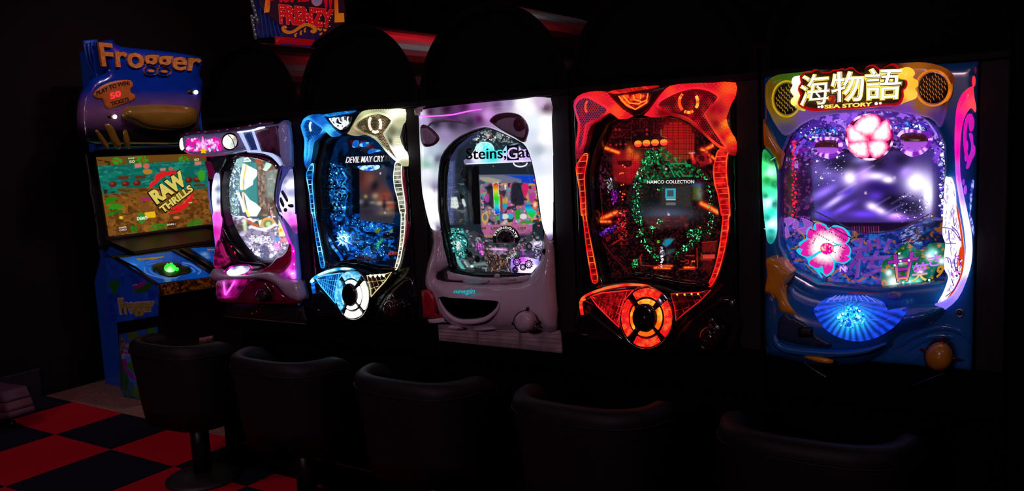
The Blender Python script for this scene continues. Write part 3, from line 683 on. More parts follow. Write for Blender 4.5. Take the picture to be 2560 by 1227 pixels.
pal4 = dict(wn='red lit wing around an eye-shaped speaker', gn='red lit ladder-like side light', an='red light arc', tn=('red lit triangular lamp', 'red lit triangular lamp with four spots'),
  wr=idw(('A4',760,340,'#ff1830',.85),('A4',860,210,'#ff1c34',.95),('A4',940,150,'#ff3420',1.2),('A4',1010,130,'#ff1c30',.85),('A4',1100,110,'#f8142c',.8),('A4',1300,110,'#f0142c',.75),('A4',1440,140,'#ff4a18',1.2),('A4',1460,220,'#ff2024',.95),('A4',1370,330,'#d80c28',.6),('A4',1300,300,'#c80a24',.5),('A4',1415,430,'#ff7a20',1.2),('A4',1385,400,'#f01c24',.8),('A4',1330,440,'#c80a24',.45),('A4',1455,560,'#ff6a18',1.15),('A4',1425,530,'#ff1c20',.85),('A4',1470,640,'#f01a20',.8),('A4',1475,700,'#c00a1c',.5),('A4',1390,560,'#e01020',.65),('A4',1200,500,'#b80618',.4),('A4',950,370,'#a80618',.4),('A4',880,350,'#b80618',.4)),
  wl=idw(('A4',130,300,'#c82a58',.7),('A4',200,185,'#ff1c38',.8),('A4',300,175,'#ff2428',.9),('A4',420,250,'#f81830',.8),('A4',480,330,'#ff4020',1.1),('A4',590,375,'#f01428',.8),('A4',350,400,'#b80c20',.5),('A4',150,560,'#e01c38',.75),('A4',150,720,'#a01030',.5)),
  gr=noisy(c('#8a0c18', .5), c('#d81820', .7), 16, 3), gl=noisy(c('#9a3868', .5), c('#c82838', .65), 16, 3), eye=noisy(c('#ff4a18', 1.1), c('#ffa040', 1.6), 6, 2), eyel=cc_(c('#ff5020', 1.1)),
  crestn='crest_dark_red', crest=(.05, .004, .006), bar=noisy(c('#d01018', .7), c('#ff3020', .9), 9, 2), crl=noisy(c('#a80c10', .7), c('#ff4a18', 1.2), 8, 4), crk=cc_(c('#ff7a20', 1.6)),
  lr=noisy(c('#c00c14', .55), c('#f81c20', .85), 9, 5), lre=noisy(c('#ff2018', 1.0), c('#ff5a28', 1.4), 14, 9), ll=noisy(c('#800610', .45), c('#d81018', .7), 12, 6), lle=noisy(c('#ff2018', 1.0), c('#ff6a20', 1.5), 16, 4),
  arc=noisy(c('#ff1c18', 1.1), c('#ff5a28', 1.5), 12, 7), arc2=noisy(c('#ff1c18', 1.0), c('#ff5a20', 1.3), 9, 7), tl=noisy(c('#6a060c', .5), c('#c81018', .65), 8, 8), tlg=c('#ff2428', 1.0), tr=noisy(c('#240206', .4), c('#5a080c', .5), 10, 9), trg=c('#f02020', .7), led=c('#ffa030', 2.2), ledr=2.6,
  seg=[noisy(c('#ff1c1c', .85), c('#ff5a28', 1.1), 6, s, .55, .2) for s in (1, 2, 3, 4)], ins=[noisy(c('#ff6010', 1.2), c('#ffa030', 1.5), 14, s) for s in (5, 6, 7, 8)], dialn='dial_clear_red', dial=(.03, .004, .006))
twin(m4, 0.0, pal4, 1)
# --- red machine playfield
a4 = Art(catmull(HOLE4, 3), Y(0.06), 1.5); a4.c[:] = a4._col('#0b0306')
def gridlines(a, poly, x0, y0, dx_, dy_, col, al=.6, w=1.0):
    poly = np.asarray(poly, float); lo, hi = poly.min(0), poly.max(0); m_ = inside(a.q, poly)
    g = (((a.q[:, 0] - x0) % dx_) < w) | (((a.q[:, 1] - y0) % dy_) < w); a.mix((m_ & g).astype(float), col, al)
a4.blob(v('A4', '420,500'), 40, 40, '#3a0408', .8).blob(v('A4', '700,450'), 60, 25, '#2a0306', .8)
for p in ('610,420 610,560', '610,490 520,490', '680,430 680,500 640,500', '720,420 720,460', '740,420 740,460', '800,430 800,520 860,520', '830,440 900,440', '560,560 610,560 610,600', '420,560 520,550 560,520', '480,440 480,420'): a4.line(v('A4', p), 1.8, '#5a0a14', .9)
for p in ('443,495 475,490 508,490', '740,490 740,530', '430,620 480,620 515,615 560,615'):
    for t in v('A4', p): a4.ell(t, 2.8, 2.8, '#b0202c', .9)
BIG = v('A4', '930,430 1040,430 1040,445 1095,450 1095,475 1120,480 1120,520 1145,525 1145,690 1125,695 1125,735 1080,745 1080,775 930,782 930,755 885,750 885,730 860,722 860,640 905,640 905,560 860,545 860,490 885,485 885,455 930,450')
a4.poly(BIG, '#9a1414', 1, 1.5); a4.blob(v('A4', '1000,500'), 40, 35, '#b81010', .8); m_ = inside(a4.q, BIG); a4.mix(m_ * np.clip((a4.q[:, 1] - 365) / 40, 0, 1), '#6a4a20', .75)
gridlines(a4, BIG, 1655, 305, 6.7, 6.7, '#380408', .8)
a4.line(BIG[12:20], 1.6, '#60a060', .8); a4.line(BIG[20:23], 1.4, '#58a068', .7)
LFT = v('C4', '385,640 430,570 480,545 600,520 640,560 700,610 760,660 790,690 740,790 700,1000 600,1000 420,960 400,800')
a4.poly(LFT, '#8a1018', .95, 6); a4.blob(v('C4', '700,650'), 14, 22, '#ff7a20', .9, .8).blob(v('C4', '640,540'), 10, 14, '#ff7a28', .9).blob(v('C4', '690,780'), 22, 30, '#c01020', .8)
a4.poly(v('C4', '465,680 670,675 670,730 640,765 570,765 560,730 470,735'), '#2a0408', .95, 2); gridlines(a4, LFT, 1530, 370, 4.8, 4.8, '#4a060a', .6, .9)
for p, w_ in (('C4 270,490 480,565', 9), ('C4 180,440 210,420', 8), ('E4 175,330 490,190', 11), ('E4 80,240 130,290', 9), ('E4 180,330 400,330', 7), ('E4 1800,50 2060,190', 12), ('D4 690,520 810,455', 10), ('D4 640,520 700,560', 9), ('C4 60,280 100,350', 7), ('C4 130,240 160,235', 5), ('C4 110,440 160,480', 4)):
    vw, r_ = p.split(' ', 1); q = v(vw, r_); a4.line(q, w_ + 8, '#a01010', .6, 8).line(q, w_, '#ff4a18', 1, 3).line(q, w_ * .45, '#ffa838', .9, 3)
for p, s_, cl in (('D4 500,590 530,690', 6, '#ff5a20'), ('D4 740,600 760,690', 6, '#ff4a20'), ('D4 780,620 810,650', 5, '#ff7a20')): vw, r_ = p.split(' ', 1); a4.line(v(vw, r_), s_ + 6, '#b01414', .8, 4).line(v(vw, r_), s_, cl, 1, 2)
a4.poly(v('D4', '540,590 700,540 760,720 620,760 500,720'), '#b01420', .8, 4); a4.nmix(7, '#300408', .52, .06, .9, 5, region=v('D4', '540,560 720,540 760,720 620,780 500,720')); a4.nmix(10, '#5a0a0e', .5, .1, .8, 7, region=v('D4', '620,720 800,720 830,1080 700,900'))
a4.nmix(6, '#7a1018', .55, .1, .8, 9, region=v('E4', '200,420 660,250 680,680 240,700')); a4.nmix(4, '#e02030', .66, .06, .9, 10, region=v('E4', '480,150 660,150 640,620 520,600'))
a4.nmix(14, '#40101c', .5, .1, .7, 13, .4, region=v('A4', '290,680 450,680 420,1100 300,1100')); a4.nmix(9, '#5a2a5a', .6, .1, .7, 15, .6, region=v('A4', '300,720 420,760 400,1000 310,1000'))
# display
SCR = cat_('A4 640,890 900,860 1130,905 1125,1150 1135,1227', 'B4 1060,75 900,110 720,90 600,40', 'A4 560,1100 600,960')
a4.poly(SCR, '#0c1414', .95, 4); a4.blob(v('B4', '870,40'), 65, 20, '#3a4a60', .95).blob(v('B4', '880,60'), 50, 12, '#46546a', .8); a4.poly(v('A4', '860,960 1120,960 1120,1150 860,1150'), '#2a302e', .9, 12)
a4.poly(v('E4', '930,270 1600,230 1600,420 1000,450'), '#3a2024', .8, 10); a4.nmix(4, '#7a3030', .58, .08, .6, 17, 3, region=v('E4', '930,270 1600,230 1600,420 1000,450'))
a4.poly(v('D4', '510,1010 620,1010 640,1227 510,1227'), '#48641e', .7, 6).blob(v('D4', '580,1010'), 14, 6, '#2a50a0', .8).blob(v('D4', '610,1130'), 10, 18, '#8aa0a0', .6)
a4.nmix(7, '#0a4020', .45, .12, .85, 23, region=v('A4', '720,650 870,640 1100,780 1200,830 1180,900 1000,890 700,950 650,900')); a4.nmix(5, '#18a050', .64, .06, .9, 24, region=v('A4', '720,650 870,640 1100,780 1200,830 1180,900 1000,890 700,950 650,900'))
for p in ('D4 180,740 260,900', 'D4 260,830 330,900', 'D4 330,820 380,890 500,890', 'D4 200,720 420,720'): vw, r_ = p.split(' ', 1); a4.line(v(vw, r_), 5, '#0a5a30', .9).line(v(vw, r_), 1.6, '#30c878', .8)
for p in ('E4 1150,1010 1350,1010', 'E4 1080,1040 1320,1045', 'E4 1540,1035 1690,1035'): vw, r_ = p.split(' ', 1); a4.line(v(vw, r_), 8, '#c01810', .8, 4).line(v(vw, r_), 3.5, '#ff8a20', .9, 2)
for p in ('E4 1490,940 1550,940 1560,920 1600,920 1600,970 1560,975', 'E4 1560,850 1690,850', 'E4 1730,740 1740,1040 1640,1045', 'E4 1460,1060 1700,1060', 'E4 900,1000 1150,1020', 'E4 890,830 860,880 880,1000', 'E4 1640,1000 1650,930 1700,930', 'E4 1810,650 2040,630', 'E4 1800,820 1800,915 1960,915', 'E4 1900,770 1950,680 1990,700 1990,790', 'E4 250,0 290,300', 'E4 560,600 430,680'): vw, r_ = p.split(' ', 1); a4.line(v(vw, r_), 2.2, '#d81c14', .85)
a4.poly(v('E4', '1815,835 2010,830 2005,900 1820,900'), '#d83a30', .95, 2); a4.poly(v('E4', '1810,660 2040,640 2030,800 1815,800'), '#6a1010', .8, 3); a4.poly(v('E4', '1815,930 2000,930 1960,1100 1820,1080'), '#4a0a0c', .8, 3)
a4.poly(v('E4', '1195,680 1240,600 1330,580 1385,600 1330,670 1260,720'), '#0e90b0', .9, 4).poly(v('E4', '1230,850 1290,760 1400,740 1380,800 1290,830'), '#2a5a6a', .7, 5)
a4.nmix(3, '#7a1a1a', .64, .06, .5, 41)
a4.build('playfield', glow('backlit_print'), m4, 1.0)
GRN = [c('#0a8a40', .9), c('#20d070', 1.1), c('#80ffb8', 1.8), c('#064a20', .7)]
def along(name, pts, n, w_, root, plane, cols, size, seed, depth=.012):
    p = catmull(pts, 6, False); d = np.array([b - a for a, b in zip(p[:-1], p[1:])]); nrm = np.stack([-d[:, 1], d[:, 0]], 1); nrm /= np.linalg.norm(nrm, axis=1)[:, None]
    nrm = np.concatenate([nrm, nrm[-1:]]); jewels(name, np.concatenate([p + nrm * w_, (p - nrm * w_)[::-1]]), n, plane, root, cols, size, seed, depth)
along('green_crystal_arc', cat_('A4 770,690 700,820 660,950 645,1100 650,1227', 'B4 640,100 645,240'), 260, 9, m4, Y(0.05), GRN, (.8, 2.6), 4)
along('green_crystal_arc', cat_('B4 660,250 720,330 770,390 795,415'), 55, 6, m4, Y(0.045), GRN, (.9, 2.8), 5)
along('green_crystal_arc', cat_('A4 1180,840 1250,960 1285,1100', 'B4 1225,60 1210,140 1190,200'), 80, 7, m4, Y(0.05), GRN, (.7, 2.4), 6)
along('green_crystal_arc', cat_('B4 1130,240 1070,275 1020,310 960,370 935,415'), 50, 6, m4, Y(0.045), GRN, (.9, 2.8), 7)
for p, n in (('B4 580,440 600,405 630,410 632,460 600,490 578,470', 60), ('B4 1020,190 1080,160 1150,190 1140,230 1030,235', 70), ('B4 780,100 810,85 830,105 810,140 780,130', 30), ('B4 720,150 760,120 770,200 730,220', 30), ('A4 820,1000 880,985 890,1010 830,1020', 20), ('A4 790,640 850,640 860,760 780,760', 40)):
    vw, r_ = p.split(' ', 1); jewels('green_crystal', v(vw, r_), n, Y(0.045), m4, GRN, (.7, 2.2), n, .01)
jewels('violet_crystal', v('E4', '250,560 240,500 330,450 480,370 510,400 430,480 330,540'), 90, Y(.045), m4, [c('#7a20d0', .8), c('#a040ff', 1.1), c('#300a60', .6)], (1, 3), 3, .008)
jewels('violet_crystal', v('A4', '440,1010 480,1000 490,1100 440,1130'), 40, Y(.045), m4, [c('#c020e0', 1), c('#700a90', .7)], (1, 3.4), 4, .006)
jewels('clear_crystal', v('A4', '380,920 440,910 450,990 400,1040 390,1100 410,1000'), 60, Y(.045), m4, [c('#806a90', .6), c('#c8c0d0', 1), c('#4a9070', .6)], (1, 3), 5, .006)
along('white_crystal_stem', v('B4', '830,310 820,350 835,390 822,430 828,470'), 40, 5, m4, Y(.04), [c('#ffffff', 1.6), c('#c0b8d8', 1), c('#706880', .8)], (1.3, 4), 8)
jewels('red_crystal', v('E4', '480,150 640,140 660,600 560,590 520,400'), 70, Y(.05), m4, [c('#ff2028', 1), c('#a00810', .7), c('#ff8050', 1.3)], (.8, 2.6), 9, .008)
LD = np.concatenate([v('C4', '540,740 570,765 500,860 520,850 545,850 520,1020 550,1010 505,1110 540,1140 565,1145 530,1180 540,1220'), v('E4', '1090,1040 1110,1030 1200,1040 1260,1045 1560,1030 1600,1025 1660,940 1690,940 1780,420'), v('A4', '700,340 650,300')])
leds('playfield_leds', LD, Y(.04), m4, c('#ff5a20', 1.8), r=2.0)
for i, p in enumerate(('660,612', '732,606', '805,602', '880,600')): puff('lamp_tab', ell(v('A4', p)[0], 8.3, 8.3, 14), Y(.045), GL, m4, h=.004, smooth=0, step=4, col=lambda q: np.where((q[:, 1] < v('A4', p)[0, 1])[:, None], c('#ff8a28', 1.2), c('#ff4a30', .9)), label='plain orange lamp')
tube('lamp_tab_tray', v('A4', '600,590 605,650 700,655 905,645 975,640 972,575 910,570'), Y(.05), em('tray_line', c('#7a1410'), .7), m4, r=1.3, smooth=0)
text('screen_text', 'NAMCO COLLECTION', v('A4', '742,950 1143,948 1143,920 742,923'), Y(.058), em('text_white', c('#e8f0e8'), 1.0), m4, depth=.0006, bold=.012)
for p in ('897,992 985,992 985,1006 897,1006', '897,1060 985,1060 985,1076 897,1076', '897,1006 913,1006 913,1060 897,1060', '968,1006 985,1006 985,1060 968,1060'): puff('screen_icon', v('A4', p), Y(.059), em('icon_cyan', c('#30b8d0'), .8), m4, h=.0005, flat=True, smooth=0, back=.001)
for p, cl in (('913,1006 968,1006 968,1060 913,1060', '#4a4a50'), ('903,1080 985,1080 985,1092 903,1092', '#b0c8c8'), ('903,1112 985,1112 985,1134 903,1134', '#606c74')): puff('screen_icon', v('A4', p), Y(.059), em('icon_' + cl, c(cl), .9), m4, h=.0005, flat=True, smooth=0, back=.001)
text('sign_letter', 'S', v('E4', '1118,660 1160,660 1160,618 1118,618'), Y(.055), em('s_green', c('#8ac820'), .8), m4, depth=.001, bold=.03)
tube('ball_rail', cat_('A4 270,1227 262,1020 262,880 290,700 345,580'), Y(.03), pl('rail_steel', (.2, .16, .18), .15, metal=1), m4, r=1.2)
tube('ball_rail', v('E4', '250,600 400,800 560,980 700,1140'), Y(.05), em('rail_red', c('#4a0a10'), .6), m4, r=2.2, smooth=3)
tube('ball_rail', cat_('A4 300,1227', 'B4 300,100 340,420 345,590'), Y(.03), pl('rail_steel', (.2, .16, .18)), m4, r=1.0)

# ------------------------------------------------------------------ blue-and-gold machine
m2 = thing('pachinko_machine', 'pachinko machine lit blue on its left and pale gold on its right, with eye-shaped speakers', 'pachinko machine', (-2.06, 0.1, 0.691), 'pachinko machines in the row')
BLU, CYA, GOLD, WHT = c('#0a70ff', .9), c('#30c0ff', 1.3), c('#b8b078', .8), c('#fffff0', 1.6)
def lr(left, right, xm, w_=10):
    return lambda q: (lambda m: left(q) * (1 - m) + right(q) * m)(np.clip((q[:, 0] - xm) / w_ + .5, 0, 1)[:, None])
gold0 = idw(('A4',760,340,'#c8b088',.8),('A4',860,210,'#b8b088',.8),('A4',1000,120,'#d8e0a8',1.),('A4',1150,110,'#c8d0a0',.8),('A4',1420,130,'#ffffe0',1.7),('A4',1460,230,'#d8d8a8',.9),('A4',1370,330,'#8a9068',.7),('A4',1410,440,'#e8e8c0',1.2),('A4',1330,440,'#707858',.6),('A4',1440,560,'#ffffff',2.2),('A4',1390,590,'#fffff0',1.8),('A4',1470,690,'#c8c890',.9),('A4',1200,500,'#90a080',.7),('A4',950,370,'#a09060',.6),('A4',1300,600,'#ffffe8',1.4))
gold = lambda q: gold0(q) * .85
blue0 = idw(('A4',130,300,'#2090ff',1.1),('A4',200,185,'#30a8ff',1.2),('A4',300,175,'#0a60d8',.7),('A4',420,250,'#1878f0',.9),('A4',480,330,'#50c8ff',1.5),('A4',590,375,'#1070e0',.8),('A4',350,400,'#0a50c0',.6),('A4',150,560,'#38b0ff',1.2),('A4',150,720,'#1060d0',.7))
blue = lambda q: blue0(q) * .8
bcell, bedge = noisy(c('#0840a8', .5), c('#1080e8', .8), 9, 8), c('#50c8ff', 1.2)
pal2 = dict(wn='wing lamp around an eye-shaped speaker', gn='ladder-like side light', an='cyan light arc', tn=('blue lit triangular lamp', 'dark triangular lamp with four white spots'),
  wr=gold, wl=blue, gr=noisy(c('#706848', .6), c('#c8a878', .8), 22, 3), gl=noisy(c('#0a60d0', .7), c('#2898ff', .9), 20, 3), eye=noisy(c('#ffd0b8', 1.3), c('#fff0e0', 1.8), 6, 2), eyel=cc_(c('#b0f0ff', 1.6)),
  crestn='crest_black', crest=(.004, .006, .012), bar=noisy(c('#0870d0', .8), c('#10a0ff', 1.), 9, 2), crl=noisy(c('#1a1a28', .5), c('#e8f4ff', 1.2), 6, 4), crk=cc_(c('#e8f8ff', 1.6)),
  lr=noisy(c('#5a6458', .5), c('#b8bca8', .8), 12, 5), lre=cc_(c('#f0f0d8', 1.3)), ll=noisy(c('#062a6a', .4), c('#0c60b0', .6), 14, 6), lle=noisy(c('#1890f0', 1.0), c('#80e0ff', 1.5), 16, 4),
  arc=noisy(c('#20a8f0', 1.1), c('#b0f8ff', 1.8), 12, 7), arc2=noisy(c('#1060d0', .8), c('#30a0ff', 1.2), 9, 7), tl=bcell, tlg=bedge, tr=noisy(c('#181410', .4), c('#5a1a10', .5), 10, 9), trg=c('#e8e0a0', .9), led=c('#ffffe8', 5.0), ledr=4.0,
  seg=[noisy(c('#48b8f0', 1.0), c('#a0e0f8', 1.2), 7, 1), noisy(c('#f0f4e0', 1.4), c('#ffffff', 1.7), 7, 2), noisy(c('#f8f8e0', 1.4), c('#ffffff', 1.8), 7, 3), noisy(c('#30a8f0', 1.0), c('#80d8f8', 1.2), 7, 4)],
  ins=[noisy(c('#a0e0ff', 1.2), c('#e8f8ff', 1.5), 14, 5), cc_(c('#fffff0', 1.7)), cc_(c('#fffff0', 1.7)), noisy(c('#60c8f8', 1.2), c('#c0f0ff', 1.5), 14, 8)], dialn='dial_clear_dark', dial=(.05, .012, .014))
twin(m2, -1.2, pal2, 2)
D2 = -1.2
H2 = pj(Y(0.06, D2).at(catmull(HOLE4, 3)))
H2 = H2.mean(0) + (H2 - H2.mean(0)) * 1.01
a2 = Art(H2, Y(0.06), 1.3); a2.c[:] = a2._col('#020714')
a2.nmix(26, '#04204a', .42, .2, .9, 3); reg = v('A2', '180,680 500,640 600,700 620,900 600,1227 280,1227')
a2.nmix(5, '#0a50a8', .5, .1, .7, 4, 3.5, region=reg); a2.nmix(9, '#1a80e0', .62, .08, .8, 5, .8, region=v('A2', '420,640 580,700 600,1000 580,1227 440,1227 400,800')); a2.nmix(4, '#60c8ff', .70, .06, .9, 6, region=v('A2', '420,640 580,700 600,1000 580,1227 440,1227 400,800'))
a2.nmix(12, '#062860', .5, .15, .8, 7, region=v('A2', '190,430 620,400 640,650 200,680'))
a2.poly(v('C2', '450,60 590,80 700,60 830,170 900,250 780,190 700,180 560,180 480,170'), '#4a0a12', .9, 5)
lw = v('D2', '100,200 760,100 1380,300 1480,980 900,1040 450,960 200,500'); a2.nmix(9, '#0848b8', .45, .15, .85, 9, 1.6, region=lw); a2.nmix(5, '#1888f8', .62, .07, .8, 10, 1.4, region=lw); a2.nmix(6, '#010a20', .62, .07, .85, 11, 1.3, region=lw)
a2.poly(v('D2', '1080,760 1080,690 1150,610 1210,560 1210,620 1150,700 1100,800'), '#28b828', .85, 4).poly(v('D2', '1040,430 1110,370 1180,400 1130,480 1060,480'), '#6a8a18', .8, 4).poly(v('D2', '1340,420 1400,400 1380,470 1330,470'), '#7a9a18', .8, 3)
a2.poly(v('D2', '880,480 930,430 1100,490 1060,510'), '#000208', .9, 3).poly(v('D2', '1210,480 1300,450 1370,500 1365,600 1210,600'), '#0c0206', 1, 2)
a2.poly(v('D2', '840,880 850,790 930,730 970,800 970,900 910,960'), '#0a60c8', .85, 2).line(v('D2', '840,880 850,790 930,730 970,800 970,900 910,960'), 1.2, '#60b8f0', .8, 1, 0, True)
a2.poly(v('D2', '700,900 860,900 1120,1000 880,1010 720,980'), '#2a0818', .8, 6)
for i in range(60):
    random.seed(i + 50); p = v('D2', '%f,%f' % (random.uniform(500, 1350), random.uniform(250, 900)))[0]; a2.line([p, p + (random.uniform(4, 14), random.uniform(0, 3))], 1.2, '#3aa0ff', .6, 1)
SC2 = v('C2', '600,500 720,530 900,500 1040,470 1010,640 1040,760 1130,950 1150,1227 610,1227'); SC2 = np.concatenate([SC2[:-1], v('D2', '1380,300 960,250 780,230 640,230')[:3], SC2[-1:]])
a2.poly(SC2, '#30303a', 1, 3); a2.blob(v('C2', '850,560'), 50, 14, '#2e3444', .9).blob(v('C2', '680,640'), 22, 26, '#3a1418', .95).blob(v('C2', '740,700'), 18, 28, '#6a3a30', .9, .6).blob(v('C2', '800,680'), 12, 26, '#7a5048', .8, -.7)
a2.blob(v('C2', '930,810'), 26, 14, '#5a3438', .95, .2).blob(v('C2', '840,760'), 10, 16, '#141420', .95, .4).blob(v('C2', '1010,900'), 16, 8, '#a04028', .8)
for p, rx, ry, cl in (('700,930', 5, 5, '#d8b060'), ('850,920', 9, 8, '#b89068'), ('920,1030', 12, 7, '#c8a080'), ('640,1010', 10, 6, '#8a98a0'), ('800,1020', 9, 4, '#7a8090'), ('1080,1080', 12, 8, '#b04828'), ('1060,1020', 14, 4, '#d08060'), ('980,960', 14, 5, '#a84830'), ('1000,1120', 14, 5, '#c09070'), ('700,1050', 10, 16, '#1a1418'), ('985,1080', 5, 20, '#141216'), ('820,1140', 30, 8, '#4a4a60'), ('1010,1180', 24, 6, '#8a7058'), ('740,1160', 24, 10, '#2a2030')): a2.blob(v('C2', p), rx, ry, cl, .85)
a2.poly(v('C2', '480,480 600,500 610,1190 500,1190'), '#010510', .95, 3)
a2.poly(v('C2', '330,380 400,260 560,180 750,190 900,250 1080,330 1090,400 1030,470 860,480 600,460 420,440'), '#020a18', .95, 4)
a2.build('playfield', glow('backlit_print'), m2, 1.0)
BJ = [c('#0a50d0', .8), c('#1890ff', 1.1), c('#70d8ff', 1.7), c('#04206a', .6), c('#0a70f0', .9)]
jewels('blue_crystal', v('C2', '160,420 330,450 370,560 340,740 330,860 400,1000 370,1227 230,1227 190,900 160,640'), 190, Y(.05), m2, BJ, (.8, 3), 2, .012)
jewels('blue_crystal', v('D2', '330,480 480,420 640,560 560,680 380,680 300,580'), 130, Y(.045), m2, [c('#40c8ff', 1.4), c('#a0f0ff', 2), c('#0a80f0', 1)], (1, 4), 3, .01)
jewels('blue_crystal', v('D2', '480,280 760,230 1300,330 1200,420 900,400 600,380'), 110, Y(.05), m2, BJ, (.7, 2.2), 4, .01); jewels('blue_crystal', v('D2', '700,560 1200,560 1250,900 900,960 600,820'), 120, Y(.05), m2, BJ, (.7, 2.2), 5, .01)
jewels('blue_crystal', v('D2', '1100,860 1160,700 1250,760 1240,880 1160,920'), 50, Y(.045), m2, BJ, (.8, 2.6), 15, .01)
for i in range(11):
    a_ = i * 2 * math.pi / 11; p0 = v('D2', '440,600')[0]; d_ = np.array([math.cos(a_), math.sin(a_)]); L_ = 17 + 7 * (i % 3)
    puff('burst_petal', [p0 + d_ * 3 + np.array([-d_[1], d_[0]]) * 2.6, p0 + d_ * L_, p0 + d_ * 3 - np.array([-d_[1], d_[0]]) * 2.6], Y(.04), GL, m2, h=.004, smooth=0, step=4, col=idw(('D2', 440, 600, '#e8ffff', 2.), ('D2', 300, 600, '#20a0ff', 1.), ('D2', 600, 600, '#20a0ff', 1.), ('D2', 440, 450, '#20a0ff', 1.), ('D2', 440, 760, '#20a0ff', 1.)))
for p in ('130,540 180,600 220,680', '210,680 270,780', '260,760 340,850', '330,850 400,940 420,1000'): tube('rail_lamp', v('D2', p), Y(.03), GL, m2, r=3.6, smooth=3, col=noisy(c('#0a60e0', .8), c('#70d0ff', 1.4), 6, 2))
tube('frame_zigzag', v('C2', '345,550 415,650 340,740 440,845 340,835'), Y(.045), GL, m2, r=2.2, smooth=0, col=noisy(c('#0a70e0', .8), c('#50c8ff', 1.3), 6, 3))
tube('frame_zigzag', v('C2', '370,850 420,915 385,1000 395,1080 370,1180 375,1227'), Y(.045), GL, m2, r=1.6, smooth=3, col=noisy(c('#0a60d0', .7), c('#40b0ff', 1.1), 6, 3))
for p in ('C2 500,170 500,100 540,60 575,75 560,150 540,175', 'C2 600,140 650,95 730,100 690,160 640,165', 'C2 730,240 790,195 900,215 910,240 820,250 750,275'): vw, r_ = p.split(' ', 1); puff('logo_feather', v(vw, r_), Y(.045), GL, m2, h=.008, smooth=2, step=4, col=noisy(c('#0a60d0', .9), c('#60d0ff', 1.3), 7, 5))
wing = puff('logo_wing', v('C2', '570,470 640,455 760,450 880,450 890,490 830,520 720,535 620,510'), Y(.045), GL, m2, h=.008, smooth=3, step=4, col=noisy(c('#0a58e0', .9), c('#b0ecff', 1.5), 6, 5, .5, .1))
text('logo_text', 'DEVIL MAY CRY', v('C2', '395,415 990,392 985,300 402,318'), Y(.04), em('logo_text', c('#e8e0e8'), 1.05), m2, depth=.002, shear=.25, bold=.004)
text('panel_text', 'JACKPOT', v('D2', '1290,930 1500,900 1510,840 1310,835'), Y(.05), em('jack_orange', c('#c05030'), .8), m2, depth=.001, shear=.3)
leds('playfield_leds', np.concatenate([v('C2', '75,290 90,250 210,435 330,500'), v('D2', '120,275 300,210 1000,350 960,345 370,340 690,920')]), Y(.04), m2, c('#80d8ff', 2.2), r=1.7)
leds('playfield_leds', v('D2', '1298,500'), Y(.04), m2, c('#ff3040', 2), r=1.4)
tube('ball_rail', v('D2', '100,330 220,560 340,760 480,960'), Y(.035), pl('rail_blue', (.03, .08, .3), .2), m2, r=2.4)
tube('screen_edge', v('C2', '1150,1130 1160,1227'), Y(.04), M_CHROME, m2, r=1.2, smooth=0)
M_WINE = pl('wine_red_plastic', (.30, .012, .06), .3)
puff('side_trim', cat_('A2 1160,690 1195,690 1200,780 1225,1000 1235,1227', 'B2 1250,100 1240,240 1180,400 1100,550 1060,575 1110,480 1160,330 1195,150 1200,20', 'A2 1190,1150 1165,950 1150,800'), Y(-0.002), M_WINE, m2, h=.008, smooth=2, label='wine red side trim')
# ================================================================== the sea-themed machine (rightmost)
m5 = thing('pachinko_machine', 'pachinko machine with blue sea-themed frame, yellow lit sign and pink hibiscus lamp', 'pachinko machine', (-0.26, 0.1, 0.691), 'pachinko machines in the row')
M_NAVY = pl('navy_gloss_plastic', (0.012, 0.15, 0.46), 0.22, coat=0.5, grain=0.06)
M_ORPL = pl('orange_gloss_plastic', (0.85, 0.33, 0.016), 0.28, coat=0.4, grain=0.06)
HOLE5 = v('N', '1955,385 1972,343 1993,317 2032,289 2063,281 2200,274 2300,290 2340,318 2360,360 2362,420 2358,540 2361,614 2368,681 2360,704 2191,722 2045,709 1974,668 1951,614 1947,557 1946,480 1948,428')
box('housing', (-0.515, 0.13, 0.695), (-0.003, 0.30, 1.45), M_BLACK, m5)
puff('door_frame', v('N', '1910,191 2180,171 2446,153 2440,540 2429,926 2180,905 1916,884 1912,540'), Y(0.0), M_NAVY, m5, h=0.012, r=22, holes=[HOLE5], back=0.13, smooth=0, step=12)
# --- playfield print and display
a5 = Art(catmull(HOLE5, 3) * 1.0, Y(0.055), 1.5)
a5.c[:] = a5._col('#1a0d3a')
a5.blob((2150, 300), 190, 40, '#5a2fa8', .9).blob((2330, 400), 60, 130, '#3a2a9a', .7).blob((1975, 470), 30, 110, '#3c1530', .9)
a5.nmix(9, '#7a4ad8', .5, .12, .75, 3, 1.6, region=v('N', '1950,330 2060,275 2210,270 2300,290 2365,330 2365,430 2320,390 2240,370 2100,380 2030,390 1990,420 1955,430'))
a5.nmix(5, '#c9a8ff', .66, .08, .8, 5, 1.4, region=v('N', '1950,330 2060,275 2210,270 2300,290 2365,330 2365,430 2330,390 2240,370 2100,380 2030,390 1990,420 1955,430'))
a5.nmix(6, '#8c2a70', .58, .1, .7, 8, 1, region=v('N', '1948,400 2035,385 2040,560 1990,600 1948,520'))
a5.nmix(7, '#402a1c', .5, .1, .8, 12, .6, region=v('N', '1948,400 1985,385 1985,560 1950,560'))
